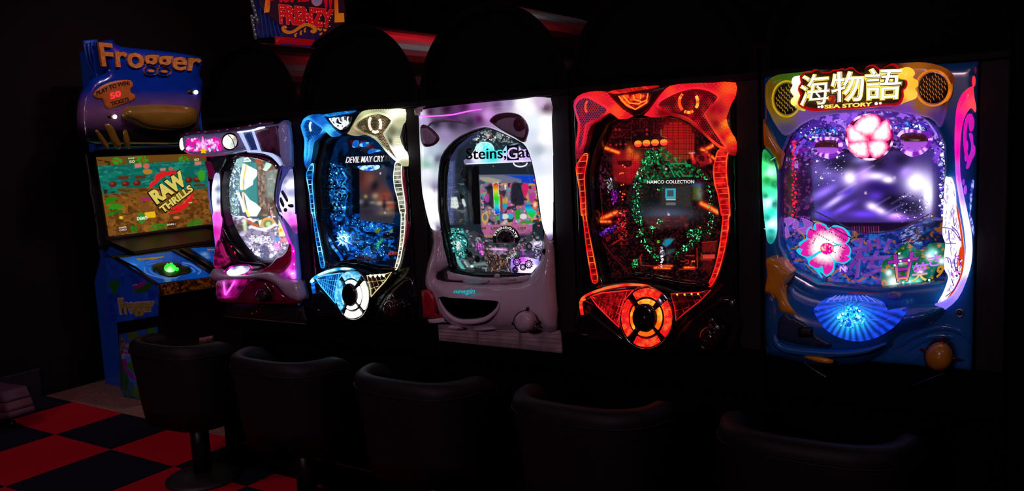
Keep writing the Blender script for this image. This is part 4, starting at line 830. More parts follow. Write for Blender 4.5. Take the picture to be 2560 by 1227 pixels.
# lower artwork: blue water, orange and purple contours
low = v('N', '1945,545 2030,560 2110,575 2200,578 2290,560 2370,530 2370,730 1940,730')
a5.poly(low, '#123a8c', .92, 8); a5.nmix(22, '#0a1f62', .5, .2, .8, 21, region=low); a5.nmix(16, '#2a68c4', .58, .1, .8, 33, 1.5, region=low)
for pts, w, cl in ((v('G5', '220,370 330,320 450,250 560,320 500,420 420,480'), 3.2, '#c07a2a'), (v('G5', '700,80 820,110 930,190 1000,160'), 3.5, '#d89a40'), (v('G5', '920,950 1030,850 1120,830 1200,930 1280,1000 1420,980 1540,910 1680,970 1760,940'), 5, '#c05a28'),
                   (v('G5', '930,970 1030,880 1110,860 1190,960 1280,1030 1420,1010 1550,940 1680,1000'), 2.5, '#3a70d8'), (v('G5', '1270,400 1300,370 1380,350 1450,360 1500,420 1570,360'), 4, '#c06a2a'), (v('G5', '560,720 640,800 700,860 800,900 900,960'), 2.5, '#b06a28')):
    a5.line(pts, w, cl, .9, 1.2, 5)
a5.nmix(9, '#a05a28', .70, .04, .8, 71, 1.8, region=low); a5.nmix(7, '#5a3ab8', .60, .06, .7, 72, 1.6, region=low); a5.nmix(6, '#0a1448', .66, .05, .8, 73, 1.4, region=low)
a5.nmix(6, '#7a3ad0', .62, .06, .7, 44, 1.2, region=v('G5', '180,0 700,0 720,110 600,180 470,260 330,310 230,330 180,200'))
for pts in ('230,60 330,20 420,60 360,110 300,180 330,290 280,330 260,220 280,120', '420,40 470,110 440,180 380,180 400,90', '520,30 600,60 680,110 650,200 600,280 540,270 450,200 560,160'):
    a5.poly(v('G5', pts), '#a050c8', .9, 2, 4).line(v('G5', pts), 1.2, '#d8a0f0', .7, 1, 4, True)
# right side of the lower artwork
rr = v('H5', '620,180 1220,60 1260,1040 1000,1060 600,480'); a5.nmix(18, '#0c1030', .4, .2, .9, 55, region=rr); a5.nmix(13, '#8a4a14', .6, .06, .85, 61, 1.2, region=v('H5', '780,230 1230,40 1240,420 950,330 800,420'))
a5.nmix(9, '#7a2410', .66, .06, .8, 67, 1.5, region=v('H5', '560,280 1060,0 1230,40 1000,330 760,460'))
for i in range(70):
    random.seed(i); p = np.array([random.uniform(2250, 2300), random.uniform(540, 612)]); a5.line([p, p + (random.uniform(3, 9), random.uniform(-4, -1))], 1.4, '#cfd8ff', .75, 1)
# the display
SC5 = v('N', '2031,400 2060,388 2320,376 2330,400 2330,530 2300,548 2240,556 2060,553 2036,520')
a5.poly(SC5, '#4a3a78', 1, 4, 3); reg = SC5
for x, y, rx, ry, cl, al, ro in ((2070,430,50,30,'#8f7fc8',.8,.2),(2110,410,60,22,'#1d1830',.9,0),(2190,400,30,30,'#17132c',.95,0),(2160,395,40,14,'#a8a0d8',.8,-.3),(2255,400,26,20,'#241c40',.9,0),
    (2125,445,26,26,'#f4eaff',1,0),(2160,437,24,34,'#c9a6f0',.8,.4),(2190,440,36,14,'#e9dcff',.95,0),(2220,450,20,12,'#ffffff',.9,0),(2290,455,42,44,'#f6f4ff',1,.2),(2320,490,20,60,'#f2f0ff',1,0),(2265,430,20,16,'#b89af0',.8,-.5),
    (2060,480,50,14,'#a58af0',.85,-.5),(2090,500,60,10,'#cfc0ff',.9,-.6),(2110,520,40,9,'#8f6ae8',.9,-.5),(2200,470,46,16,'#352070',.9,.1),(2230,500,50,22,'#16122c',.95,.2),(2190,490,24,14,'#6a48c8',.8,0),
    (2180,516,20,14,'#e8d8ff',1,.3),(2200,528,22,12,'#f4e8ff',1,.3),(2160,535,50,12,'#7a50e0',.9,0),(2240,540,24,10,'#f0d8ff',1,0),(2250,545,40,10,'#b070e8',.8,0),(2060,535,30,16,'#6a50d0',.9,0),(2280,520,30,20,'#1c1838',.9,0),(2120,480,24,10,'#5a40b8',.8,-.5),(2045,420,14,30,'#6a5a98',.9,0)):
    a5.blob((x, y), rx * .8, ry * .8, cl, al, ro)
for x, y in ((2165,425),(2205,505),(2255,495),(2120,470),(2240,520)): a5.line([(x - 26, y + 14), (x + 20, y - 12)], 3, '#d8c4ff', .35, 6)
m_ = inside(a5.q, catmull(SC5, 3)); a5.c[m_] = np.clip(a5.c[m_], 0, 1) ** 1.35 * 1.3
a5.poly(v('B5', '560,95 1000,100 1120,80 980,150 760,160 640,140'), '#160a26', .85, 4)
for x in range(2130, 2200, 6): a5.line([(x, 566), (x + 1, 584)], 2.0, '#c02a60' if x % 12 else '#e05a90', .6, 1.5)
a5.build('playfield', glow('backlit_print', 0.95, rough=0.15, base=.12), m5, 1.0)
# purple clear-plastic ornaments with jewels around the display
TOP5 = v('N', '1960,400 1985,335 2030,300 2063,284 2110,284 2095,330 2100,372 2060,388 2035,400 2030,430 1990,440')
TOP5R = v('N', '2250,290 2300,292 2340,320 2358,360 2358,420 2330,430 2320,385 2260,380 2240,350')
PUR = [c('#6a35c8'), c('#9a55e8', 1.0), c('#3a2090'), c('#c8a0ff', 1.2), c('#8a2ab0'), c('#5a48d8'), c('#7a40d8'), c('#5028a8')]
jewels('crystal_ornament', TOP5, 250, Y(0.05), m5, PUR, (.8, 3.6), 2, 0.02, .7); jewels('crystal_ornament', TOP5R, 200, Y(0.05), m5, PUR, (.8, 3.6), 3, 0.02, .7)
jewels('crystal_ornament', v('N', '1990,330 2030,318 2098,318 2096,345 2040,350 2000,345'), 120, Y(0.045), m5, [c('#1a50e0'), c('#3a80ff', 1.3), c('#e0f0ff', 1.6), c('#0a2080')], (1.2, 4), 5, .01)
jewels('crystal_ornament', v('N', '2240,318 2270,308 2310,316 2325,332 2300,338 2250,334'), 100, Y(0.045), m5, [c('#1a50e0'), c('#3a80ff', 1.3), c('#e0f0ff', 1.6), c('#0a2080')], (1.2, 4), 6, .01)
jewels('side_crystal', v('N', '2352,330 2362,330 2364,540 2350,540'), 110, Y(0.04), m5, [c('#ffffff', 2), c('#b8c8ff', 1.2), c('#7a60ff'), c('#4030a0')], (1.2, 4), 7, .01)
jewels('screen_crystal', v('N', '2033,388 2110,384 2120,440 2050,470 2030,480'), 70, Y(0.05), m5, [c('#b0a0ff', 1.2), c('#ffffff', 1.5), c('#6a50c0')], (.8, 2.2), 8, .004)
jewels('screen_crystal', v('N', '2220,520 2260,480 2330,500 2330,540 2240,560'), 80, Y(0.05), m5, [c('#8070c0'), c('#ffffff', 1.4), c('#302060')], (.8, 2), 9, .004)
VIO = [c('#5a2ac0', .8), c('#8a48e8', .95), c('#7a20a8', .8), c('#4030b0', .8), c('#b078f8', 1.1)]
for i, (pt, rr_) in enumerate((('I5 430,900 500,740 620,600 780,480 960,380 1150,300', 6), ('I5 520,960 600,820 700,700 820,600 930,540', 5), ('I5 480,820 560,700 700,560 900,430', 3.5), ('I5 640,900 740,780 860,760 980,800', 5), ('I5 1240,330 1330,330 1420,380 1480,460', 5), ('I5 930,360 1080,260 1260,200 1420,170', 5), ('I5 1550,170 1640,260 1600,360 1500,430', 4), ('J5 250,600 330,600 420,640 520,700', 5), ('J5 560,640 650,720 720,820 760,930', 6), ('J5 600,700 680,800 720,900', 4), ('J5 420,760 520,740 600,790 660,870', 5), ('J5 640,980 700,1000 720,1080 690,1170', 6), ('I5 640,1000 620,900 700,860 820,880', 6), ('J5 240,770 330,760 430,790 560,800', 4), ('I5 560,1080 540,1180 570,1227', 5))):
    vw, rest = pt.split(' ', 1); tube('plastic_curl', v(vw, rest), Y(0.045), GL, m5, r=[1, rr_ * .8, rr_, rr_ * .7, 1], smooth=4, ns=7, col=(lambda q, i=i: VIO[i % 5] * (.35 + 1.0 * vnoise(q, 6, i))[:, None]))
for nm, pts, cl in (('orb_frame', 'I5 850,800 960,680 1120,660 1330,680 1390,780 1370,900 1250,990 1080,990 930,940', '#8a2ad0'), ('orb_frame', 'J5 285,880 340,830 460,820 600,850 640,930 560,1040 430,1075 320,1020', '#7028c0')):
    vw, rest = pts.split(' ', 1); p = v(vw, rest); ctr = p.mean(0)
    tube(nm, p, Y(0.03), GL, m5, r=[3, 4.5, 3, 5, 4, 6, 3], closed=False, smooth=5, col=lambda q, ctr=ctr: np.where((vnoise(q, 5, 4) > .55)[:, None], c('#e8a8ff', 1.4), c('#7a1ab8')))
    puff('orb', ctr + (p - ctr) * .86, Y(0.04), GL, m5, h=.012, col=lambda q, ctr=ctr: np.where((q[:, 1] > ctr[1] + 2)[:, None], c('#b058e0', .9), c('#4a1820', .6)), step=5)
for p, r_, s_ in ((v('I5', '1450,220'), 13, 0), (v('I5', '1160,290'), 11, .5), (v('I5', '1660,230'), 9, .3), (v('J5', '330,640'), 11, .2), (v('J5', '500,650'), 10, .7), (v('J5', '600,690'), 9, .1)):
    fl = []
    for i in range(5):
        a_ = s_ + i * 2 * math.pi / 5; puff('blossom_petal', ell(p[0] + np.array([math.cos(a_), math.sin(a_)]) * r_ * .55, r_ * .5, r_ * .33, 9, a_), Y(0.028), GL, m5, h=.004, col=c('#a060f0', .9), smooth=2, step=4)
for p in ('I5 470,760', 'I5 440,870', 'I5 500,920', 'I5 430,950'): pass
LR = np.array([(1985 + random.uniform(-5, 6), y + random.uniform(-2, 2)) for y in np.linspace(352, 540, 46)])
leds('side_leds', LR, Y(0.035), m5, np.array([c('#ff1830', random.uniform(.4, 2.2)) for _ in LR]), r=[random.choice((1.6, 2.4, 3.4)) for _ in LR])
tube('rail', v('A5', '205,1227 205,950 240,800 300,620 420,520 560,470'), Y(0.02), pl('purple_rail', (.10, .03, .2), .2), m5, r=4)
tube('rail', v('B5', '420,20 560,90 640,130 760,165 900,160 1050,110 1180,40'), Y(0.04), pl('clear_rail', (.25, .15, .4), .1), m5, r=1.4)
tube('rail', v('G5', '640,0 900,130 1270,330'), Y(0.04), pl('clear_rail', (.25, .15, .4), .1), m5, r=1.2, smooth=3)
# big hibiscus on the artwork, lower left
FC = v('G5', '890,480')[0]
PET = ['730,130 860,150 910,215 1000,165 1150,200 1230,310 1200,400 1090,430 960,440 880,430', '1190,430 1255,520 1230,600 1180,600 1250,650 1160,710 1040,690 960,600 920,520 1080,450', '1000,700 980,830 900,900 850,860 830,760 760,800 640,740 650,680 720,620 820,560 940,600', '670,600 590,620 500,580 530,510 480,490 520,420 600,370 720,350 830,420 800,520', '640,350 600,330 610,240 650,190 740,220 730,130 780,200 840,300 880,420 760,400']
def petcol(q):
    d = np.hypot(q[:, 0] - FC[0], q[:, 1] - FC[1]); n = vnoise(q, 3, 3, .4)
    t = np.clip((d + n * 12 - 6) / 62, 0, 1)[:, None]; mid, edge, core = c('#ffffff', 1.15), c('#e81ea8', .95), c('#ff10b0', 1.0)
    w = np.clip((t - .38) / .35, 0, 1); k = np.clip((.20 - t) / .12, 0, 1)
    return (mid * (1 - w) + edge * w) * (1 - k) + core * k
fo = np.concatenate([v('G5', '720,110 870,120 920,195 1010,140 1170,185 1260,300 1230,400 1200,425 1270,510 1255,620 1270,660 1170,735 1030,715 1010,840 905,930 830,880 790,860 830,960 700,800 630,760 590,650 480,590 430,520 490,480 470,410 580,340 590,220 650,160 690,200')])
puff('flower_edge', fo, Y(0.05), GL, m5, h=.002, col=c('#20d0f0', .95), smooth=3, step=6)
for p in PET: puff('flower_petal', v('G5', p), Y(0.046), GL, m5, h=.003, r=6, col=petcol, smooth=3, step=4)
puff('flower_center', ell(v('G5', '900,500')[0], 17, 15, 16), Y(0.041), GL, m5, h=.004, col=lambda q: np.where((vnoise(q, 3, 9, .4) > .62)[:, None], c('#ffd0b0'), c('#ff08a0', 1.0)), step=3)
# purple blossom letter, nail rows, plate with the sweet letter
text('art_letter', '桜', v('G5', '1210,960 1900,900 1900,330 1300,340'), Y(0.05), GL, m5, depth=.003, bold=.006, col=lambda q: np.where((vnoise(q, 9, 6) > .5)[:, None], c('#8058c8', .75), c('#8a3cb0', .65)))
text('art_letter', '桜', v('G5', '1205,968 1908,908 1908,322 1295,332'), Y(0.0525), GL, m5, depth=.001, bold=.022, col=c('#1c44b0', .8))
NAILS = []
for a, b, n in (('790,160', '890,205', 5), ('655,205', '700,235', 3), ('760,275', '930,370', 7), ('940,240', '975,250', 2), ('1040,290', '1190,370', 6), ('690,410', '720,350', 3), ('1000,400', '1170,495', 7), ('930,500', '960,480', 2), ('1000,540', '1030,560', 2), ('1110,630', '1145,650', 2), ('1310,640', '1370,690', 3), ('1640,700', '1690,680', 3), ('530,20', '680,80', 6), ('1300,810', '1340,830', 3)):
    p0, p1 = v('G5', a)[0], v('G5', b)[0]
    NAILS += [p0 + (p1 - p0) * t for t in np.linspace(0, 1, n)]
leds('nails', NAILS, Y(0.038), m5, c('#200818', .4), r=1.5, mat=pl('brass_nails', (.12, .04, .05), .3, metal=.8), h=.004)
dome('jewel_badge', v('G5', '1150,815'), 11.5, 10.5, Y(0.048), GL, m5, h=.006, col=lambda q: np.where((vnoise(q, 4, 2) > .5)[:, None], c('#c080ff', 1.0), c('#6a30d0', .8)), label='round violet badge')
text('badge_letter', 'N', v('G5', '1100,850 1190,850 1190,770 1110,770'), Y(0.041), em('badge_letter', c('#f0d8ff'), .9), m5, depth=.001, bold=.01)
plate = v('H5', '440,600 520,500 640,430 760,470 820,520 960,500 990,430 1230,420 1240,560 1250,760 1100,800 1060,960 960,1010 700,1040 380,1070 270,1050 260,860 290,690')
def platecol(q):
    x0, y0, s = VIEW['H5']; g = vnoise(q, 14, 8); base = np.where((g > .5)[:, None], c('#0e7a6a', .8), c('#0c5a28', .8)); n2 = vnoise(q, 9, 14)
    base = np.where((n2 > .68)[:, None], c('#c87a18', .9), base)
    for (x, y, r_, cl, k) in ((450, 1010, 14, '#e8fff8', 1.3), (700, 1010, 12, '#60f0e0', 1.1), (380, 870, 7, '#d0fff8', 1.4), (560, 690, 8, '#d0fff8', 1.4), (1020, 610, 10, '#e8ffff', 1.4), (820, 1010, 9, '#80ffe0', 1), (1060, 560, 10, '#90fff0', 1.0), (860, 850, 7, '#fff0ff', 1.2), (1190, 690, 8, '#d8ffff', 1.2)):
        w = np.exp(-((q[:, 0] - x * s - x0) ** 2 + (q[:, 1] - y * s - y0) ** 2) / r_ ** 2)[:, None]; base = base * (1 - w) + w * c(cl, k)
    return base
puff('attacker_plate', plate, Y(0.045), GL, m5, h=.006, r=8, col=platecol, smooth=2, step=4, label='green and cyan lit plate')
text('plate_letter', '甘', v('H5', '440,1020 740,1000 880,520 330,600'), Y(0.036), GL, m5, depth=.003, bold=.03, col=c('#101878', .7))
text('plate_letter', '甘', v('H5', '452,1010 728,990 868,532 342,610'), Y(0.033), GL, m5, depth=.003, bold=.012, col=lambda q: np.where((q[:, 1] > 692)[:, None], c('#ffb060', 1.), c('#a02aa0', .95)))
text('plate_letter', '笑', v('H5', '720,1010 960,990 1000,690 760,720'), Y(0.034), GL, m5, depth=.003, bold=.01, col=lambda q: np.where((q[:, 1] > 685)[:, None], c('#f0d080', 1.), c('#c870f0', 1.)))
text('plate_letter', 'さ', v('H5', '1000,780 1170,750 1180,570 980,600'), Y(0.034), GL, m5, depth=.003, bold=.01, col=c('#d080f0', 1.))
text('plate_number', '9', v('H5', '1105,950 1215,930 1230,750 1120,760'), Y(0.038), GL, m5, depth=.003, bold=.03, shear=.2, col=c('#d89a30', .7))
text('plate_number', '2240', v('H5', '735,790 840,785 842,755 738,758'), Y(0.036), em('plate_number', c('#30e8f0'), 1.1), m5, depth=.001)
leds('plate_leds', np.concatenate([v('H5', '470,755 690,680 560,690 380,870 700,1005 600,1020 860,850 1010,620 1100,560 1190,690 540,575 1000,980')]), Y(0.03), m5, c('#f8ffff', 3), r=2.3)
# lower ball tray
puff('tray_slot', v('B5', '235,455 300,470 420,520 600,545 900,548 1290,505 1290,600 1230,630 900,648 480,605 330,560 235,490'), Y(0.0), M_GLOSSB, m5, h=.004, back=.02, step=9, smooth=3)
tube('tray_edge', v('B5', '420,545 600,562 900,566 1290,525'), Y(-0.006), M_GLOSSB, m5, r=3.5)
for yy, cl in ((573, '#ff2030'),): tube('tray_reflector', v('B5', '640,560 760,566 870,568'), Y(-0.012), em('tray_red', c('#7a0810'), .8), m5, r=1.0)
puff('ball_knob', v('B5', '905,565 985,560 990,600 905,608'), Y(-.02), pl('lavender_plastic', (.2, .15, .4), .3), m5, h=.012, smooth=2)
leds('status_leds', np.concatenate([v('G5', '335,738 350,755 365,738 480,895 495,910 515,895 525,910')]), Y(0.0), m5, c('#ff2020', 1.3), r=1.2)
# blue lower bowl
puff('lower_bowl', v('B5', '100,560 190,560 240,500 330,556 480,604 900,648 1240,634 1290,690 1180,790 980,850 900,960 720,1040 420,1048 200,1000 110,960 85,750'), Y(-0.002), M_NAVY, m5, h=.085, r=90, back=.01, step=10, smooth=3)
puff('bowl_recess', v('B5', '170,800 200,715 340,760 420,840 520,900 500,930 300,905 190,870'), Y(-0.086), pl('recess_navy', (.004, .022, .07), .4), m5, h=.001, back=.03, smooth=3)
puff('recess_socket', v('B5', '305,795 405,795 405,860 310,862'), Y(-0.0895), pl('socket_black', (.001, .001, .002), .5), m5, h=.002, smooth=0)
tube('bowl_lip', v('B5', '150,840 170,900 240,940 420,960 600,968 760,950 900,900'), Y(-0.084), M_NAVY, m5, r=[4, 10, 12, 11, 9, 7, 3], smooth=5)
puff('bowl_button', v('B5', '340,990 420,985 500,1000 545,1022 520,1038 440,1030'), Y(-0.084), M_ORPL, m5, h=.012, smooth=3, label='small orange release button')
ring('lock', v('B5', '1385,700'), 9, 9, Y(-0.012), pl('lock_metal', (.35, .35, .4), .3, metal=.9), m5, r=2.5); dome('lock_core', v('B5', '1385,700'), 5, 5, Y(-0.012), M_GLOSSB, m5, h=.003)
# relief around the dial
tube('dial_relief', v('B5', '900,960 1000,900 1120,830 1280,790 1400,830 1450,900'), Y(-0.008), M_NAVY, m5, r=[2, 8, 10, 10, 8, 2], smooth=5)
tube('dial_relief', v('B5', '980,1010 1060,930 1180,860 1300,850 1400,900'), Y(-0.008), M_NAVY, m5, r=[2, 7, 9, 8, 2], smooth=5)
# shell lamp
SH = v('B5', '660,735')[0]
shcol = lambda q: (.72 + .5 * np.sin(np.arctan2(q[:, 1] - SH[1] + 40, q[:, 0] - SH[0]) * 34 + 2 * vnoise(q, 20, 3)))[:, None] * (lambda d, rr: c('#1c4cff', 1.0) * (1 - np.exp(-(d / 26) ** 2))[:, None] * (.55 + .45 * rr)[:, None] + c('#30c8ff', 2.0) * np.exp(-(d / 28) ** 2)[:, None])(np.hypot((q[:, 0] - SH[0]) * .8, q[:, 1] - SH[1]), vnoise(q, 7, 5))
shl = puff('shell_lamp', v('B5', '415,668 520,690 660,705 800,702 890,688 1035,660 1010,720 950,790 850,855 720,890 600,872 500,820 440,745'), Y(-0.075), glow('shell_blue', 1.0, 0), m5, h=.05, r=34, col=shcol, step=3.5, smooth=4, label='glowing blue shell lamp')
puff('shell_lid', v('B5', '425,665 480,610 560,592 660,584 780,596 860,622 890,660 880,690 660,703 500,688'), Y(-0.06), glow('shell_blue'), m5, h=.045, r=22, col=lambda q: shcol(q) * .8 + c('#3a50c0', .25), step=3.5, smooth=4)
for i in range(13):
    t = (i + .5) / 13; a_ = math.pi * (0.04 + .92 * t); p1 = np.array(v('B5', '720,690')[0]) + np.array([math.cos(a_) * 104, math.sin(a_) * 70]); p0 = SH + (p1 - SH) * .25
    tube('shell_rib', [p0, (p0 + p1) / 2 + (0, 5), p1 * .86 + SH * .14], Y(-0.122), GL, shl, r=1.1, smooth=3, h=[0, -.004, -.016], col=c('#3a70ff', .9))
for i in range(9):
    t = (i + .5) / 9; p1 = v('B5', '440,660')[0] * (1 - t) + v('B5', '880,660')[0] * t; p0 = v('B5', '660,590')[0] * .5 + p1 * .5 + (0, -16)
    tube('lid_rib', [p0, (p0 + p1) / 2 + (0, -3), p1], Y(-0.102), GL, m5, r=1.0, smooth=3, h=[0, 0, -.03], col=c('#6a90ff', .9))
jewels('shell_core', ell(SH, 34, 30), 140, Y(-0.12), m5, [c('#30d0ff', 1.6), c('#a0f8ff', 2), c('#1060ff', 1)], (1.5, 5), 11, .006, asp=1.5)
leds('shell_leds', v('B5', '935,690 965,685 975,700 1000,690'), Y(-.09), m5, c('#80e8ff', 3), r=2.2)
# orange flames on the frame
puff('flame_ornament', v('B5', '95,336 185,356 215,400 247,432 235,480 205,530 225,610 290,690 355,755 270,715 190,690 170,620 130,580 85,552 100,450'), Y(-0.072), M_ORPL, m5, h=.02, r=14, back=.07, smooth=3)
puff('flame_ornament', v('A5', '82,525 105,560 150,640 222,760 217,810 197,892 170,820 120,740 86,705'), Y(-0.012), M_ORPL, m5, h=.015, r=8, back=.02, smooth=3)
for p in ('115,430 135,500 130,560 150,600', '185,440 200,500 215,560', '125,400 120,470 140,520'): tube('flame_ridge', v('B5', p), Y(-0.09), M_ORPL, m5, r=2, smooth=4)
# green side lamp
puff('green_side_lamp', v('N', '1906,381 1917,378 1931,397 1940,428 1942,470 1942,540 1942,580 1936,602 1927,610 1918,602 1914,576 1908,520 1905,460'), Y(-0.01), glow('green_lens', 1.0), m5, h=.025, r=12, step=4,
     col=idw(('N',1918,392,'#0a8a3a',.8),('N',1910,420,'#30ff80',1.5),('N',1925,430,'#90ffb0',2.2),('N',1932,400,'#085a28',.8),('N',1936,460,'#10a050',.9),('N',1918,450,'#10b050',1.),('N',1925,480,'#40ffb0',1.4),('N',1914,490,'#10a878',.9),('N',1920,505,'#a0fff0',2.6),('N',1936,510,'#0a9078',.9),('N',1928,530,'#20e0c8',1.3),('N',1918,545,'#10b8a8',1.),('N',1930,560,'#b0fff8',2.2),('N',1928,578,'#10b8b0',1.),('N',1927,600,'#0a9088',.8)))
for i in range(9): tube('lamp_facet', v('N', '1910,0 1924,6 1938,-2') + (0, 395 + 22 * i), Y(-0.03), GL, m5, r=.9, smooth=3, col=c('#70ffd0', .8))
# pink-to-violet light ribbon down the right side
rib = v('N', '2431,215 2408,231 2394,259 2388,300 2386,357 2388,420 2390,450 2396,490 2405,540 2412,585 2414,632 2405,685 2379,734 2345,756 2292,779 2262,805 2238,836 2304,812 2349,784 2394,747 2420,690 2430,642 2429,588 2421,542 2410,490 2403,451 2400,414 2401,357 2406,313 2415,286 2428,270 2438,281 2440,268 2436,245 2434,225')
puff('light_ribbon', rib, Y(-0.014), glow('ribbon_lens', 1.0), m5, h=.02, r=9, back=.02, step=6, smooth=3, label='pink to violet light ribbon',
     col=idw(('N',2432,222,'#ff2848',1.1),('N',2436,258,'#ff4a50',1.1),('N',2405,245,'#ff1070',1.1),('N',2392,300,'#ff0898',1.05),('N',2394,380,'#f808b0',1.0),('N',2395,430,'#d848e0',1.0),('N',2402,480,'#c890f8',1.1),('N',2412,540,'#e8d8ff',1.3),('N',2421,600,'#fff8ff',1.6),('N',2418,660,'#f4e8ff',1.5),('N',2400,715,'#b090ff',1.1),('N',2360,760,'#8a78ff',.95),('N',2300,795,'#7868f8',.9),('N',2250,828,'#5048d8',.7)))
puff('orange_stripe', v('B5', '1372,0 1400,150 1416,300 1402,440 1345,560 1300,600 1330,560 1385,450 1398,300 1385,150 1362,0'), Y(-0.046), em('stripe_orange', c('#e84818'), .85), m5, h=.008, r=5, smooth=3)
puff('orange_stripe', v('H5', '1480,470 1510,520 1510,640 1480,740 1450,780 1440,700 1450,560'), Y(-0.05), em('stripe_orange', c('#e84818')), m5, h=.006, smooth=3)
lens = v('N', '2363,446 2370,443 2380,447 2388,475 2391,520 2398,560 2404,600 2396,640 2400,665 2405,690 2385,725 2365,748 2345,756 2356,735 2366,710 2370,690 2361,672 2360,640 2363,610 2356,585 2358,540 2359,500')
puff('crystal_lens', lens, Y(-0.022), glow('white_lens', 1.0), m5, h=.03, r=12, step=5, smooth=3, label='white glowing crystal lens',
     col=lambda q: np.where((vnoise(q, 6, 31, .5) > .70)[:, None], c('#b8a0f8', 1.0), c('#f6f0ff', 1.4)))
for p in ('1270,130 1330,140 1380,200', '1285,230 1300,235 1360,235', '1290,330 1320,340 1330,400', '1330,120 1370,160 1392,220', '1340,60 1350,120', '1360,300 1350,360 1360,420', '1310,150 1318,220', '1330,470 1345,520', '1395,380 1370,330 1372,420', '1385,470 1350,540 1290,590'):
    tube('lens_crease', v('B5', p), Y(-0.0545), GL, m5, r=.9, smooth=3, col=c('#5a28b0', .6))
rg = np.random.default_rng(8); LC = []
while len(LC) < 34:
    x0 = rg.uniform(2356, 2402); y0 = rg.uniform(450, 750); d_ = np.array([rg.uniform(-6, 8), rg.uniform(8, 22)]); s_ = np.array([(x0, y0), (x0 + d_[0] * .6 + rg.uniform(-2, 2), y0 + d_[1] * .5), (x0 + d_[0], y0 + d_[1])])
    if inside(s_, catmull(lens, 3)).all(): LC.append(s_)
tubes('lens_creases', LC, Y(-0.0535), GL, m5, r=.6, col=c('#7a50d8', .7))
jewels('lens_facets', v('B5', '1350,300 1400,330 1395,430 1340,520 1330,430'), 40, Y(-.053), m5, [c('#ffffff', 1.5), c('#8a40e0', .8), c('#ff70ff')], (1, 3), 19, .004)
for p, rx, ry, cl in ((v('J5', '1115,275'), 4.5, 14, '#ff3048'), (v('J5', '1135,155'), 2.5, 8, '#6a0a28'), (v('J5', '1035,985'), 4.5, 15, '#d018b8'), (v('J5', '1030,1110'), 4, 11, '#c018c0'), (v('R1', '63,690'), 3, 8, '#9a30c8'), (v('R1', '73,732'), 4.2, 12, '#a048e0')):
    dome('ribbon_bubble', p, rx, ry, Y(-0.014), GL, m5, h=.01, col=c(cl, 1.0), n=16, rings=3)
ring('ribbon_ornament', v('J5', '1075,900'), 13, 58, Y(-0.014), GL, m5, r=3.2, a0=1.9, a1=5.0, col=c('#e010b0', .9), h=.004)
puff('ribbon_leaf', v('J5', '1060,860 1080,840 1105,870 1110,960 1130,1000 1125,1080 1100,1130 1060,1227 1030,1227 1050,1130 1080,1040 1085,960'), Y(-0.014), GL, m5, h=.008, smooth=3, step=5, col=c('#c820c8', .9))
puff('ribbon_leaf', v('J5', '1055,690 1075,650 1105,660 1120,720 1110,800 1080,830 1062,790'), Y(-0.014), GL, m5, h=.008, smooth=3, step=5, col=c('#d818b0', .9))
for p in ('115,672 120,700 112,760 105,830 100,870 97,800 103,740 108,690', '95,860 108,890 118,940 120,990 112,960 100,920'):
    puff('splash_ornament', v('R1', p), Y(-0.014), GL, m5, h=.006, smooth=3, step=4, col=lambda q: np.where((vnoise(q, 4, 3) > .5)[:, None], c('#a0a8ff', 1.2), c('#3a30b0', .8)))
# --- top: clear cover, speakers, clouds and sign
cover = v('A5', '105,262 180,198 330,180 480,160 700,150 860,120 1080,110 1270,106 1420,150 1482,222 1452,330 1420,480 1372,582 1290,510 1000,462 700,472 480,505 350,565 246,642 170,560 130,480 100,400')
puff('top_cover', cover, Y(-0.01), glow('clear_cover', 1.0, 0), m5, h=.02, r=14, back=.015, step=7, smooth=3,
     col=idw(('A5',130,300,'#6a4a08',.7),('A5',220,220,'#4a6a10',.6),('A5',330,190,'#40801a',.6),('A5',150,420,'#7a5a10',.7),('A5',240,500,'#806818',.7),('A5',250,590,'#5a4a80',.6),('A5',400,510,'#7a50b0',.7),('A5',620,180,'#1a1404',.4),('A5',800,150,'#181004',.4),('A5',1000,130,'#241002',.4),('A5',1200,130,'#b06014',.7),('A5',1380,160,'#a04c0c',.6),('A5',1460,240,'#7a3408',.5),('A5',1440,380,'#5a3010',.5),('A5',1380,520,'#5a3890',.6),('A5',1150,480,'#7a40c0',.8),('A5',900,470,'#6a38b0',.6),('A5',1220,420,'#a06018',.7)))
def grille(ctr, rx, ry, cl, nm, seed):
    b = dome(nm, ctr, rx, ry, Y(-0.028), pl('speaker_black', (.012, .008, .006), .5), m5, h=.006, n=28, label='round speaker grille'); rg = np.random.default_rng(seed); L = []
    for i in range(-5, 6):
        for j in range(-3, 4):
            x = i * rx / 5.2; y = j * ry / 3.2 + (i % 2) * ry * .16; L_ = ry * .12
            q = np.array([(x - 2, y - L_), (x + (y / ry) * 2, y), (x + 2.5, y + L_)])
            if ((q[:, 0] / rx) ** 2 + (q[:, 1] / ry) ** 2).max() < .86: L.append(q + np.asarray(ctr).ravel())
    tubes('grille_slots', L, Y(-0.036), GL, b, r=.75, col=c(cl, .55), smooth=2)
    ring('speaker_ring', ctr, rx * 1.08, ry * 1.08, Y(-0.028), GL, b, r=3.2, col=lambda q: c(cl, .9) * (0.5 + .7 * vnoise(q, 18, seed))[:, None])
    ring('speaker_ring', ctr, rx * 1.22, ry * 1.2, Y(-0.024), GL, b, r=1.4, col=c(cl, .45))
grille(v('A5', '255,372')[0], 33, 41, '#d8a818', 'speaker', 3); grille(v('A5', '1322,292')[0], 39, 41, '#f08018', 'speaker', 4)
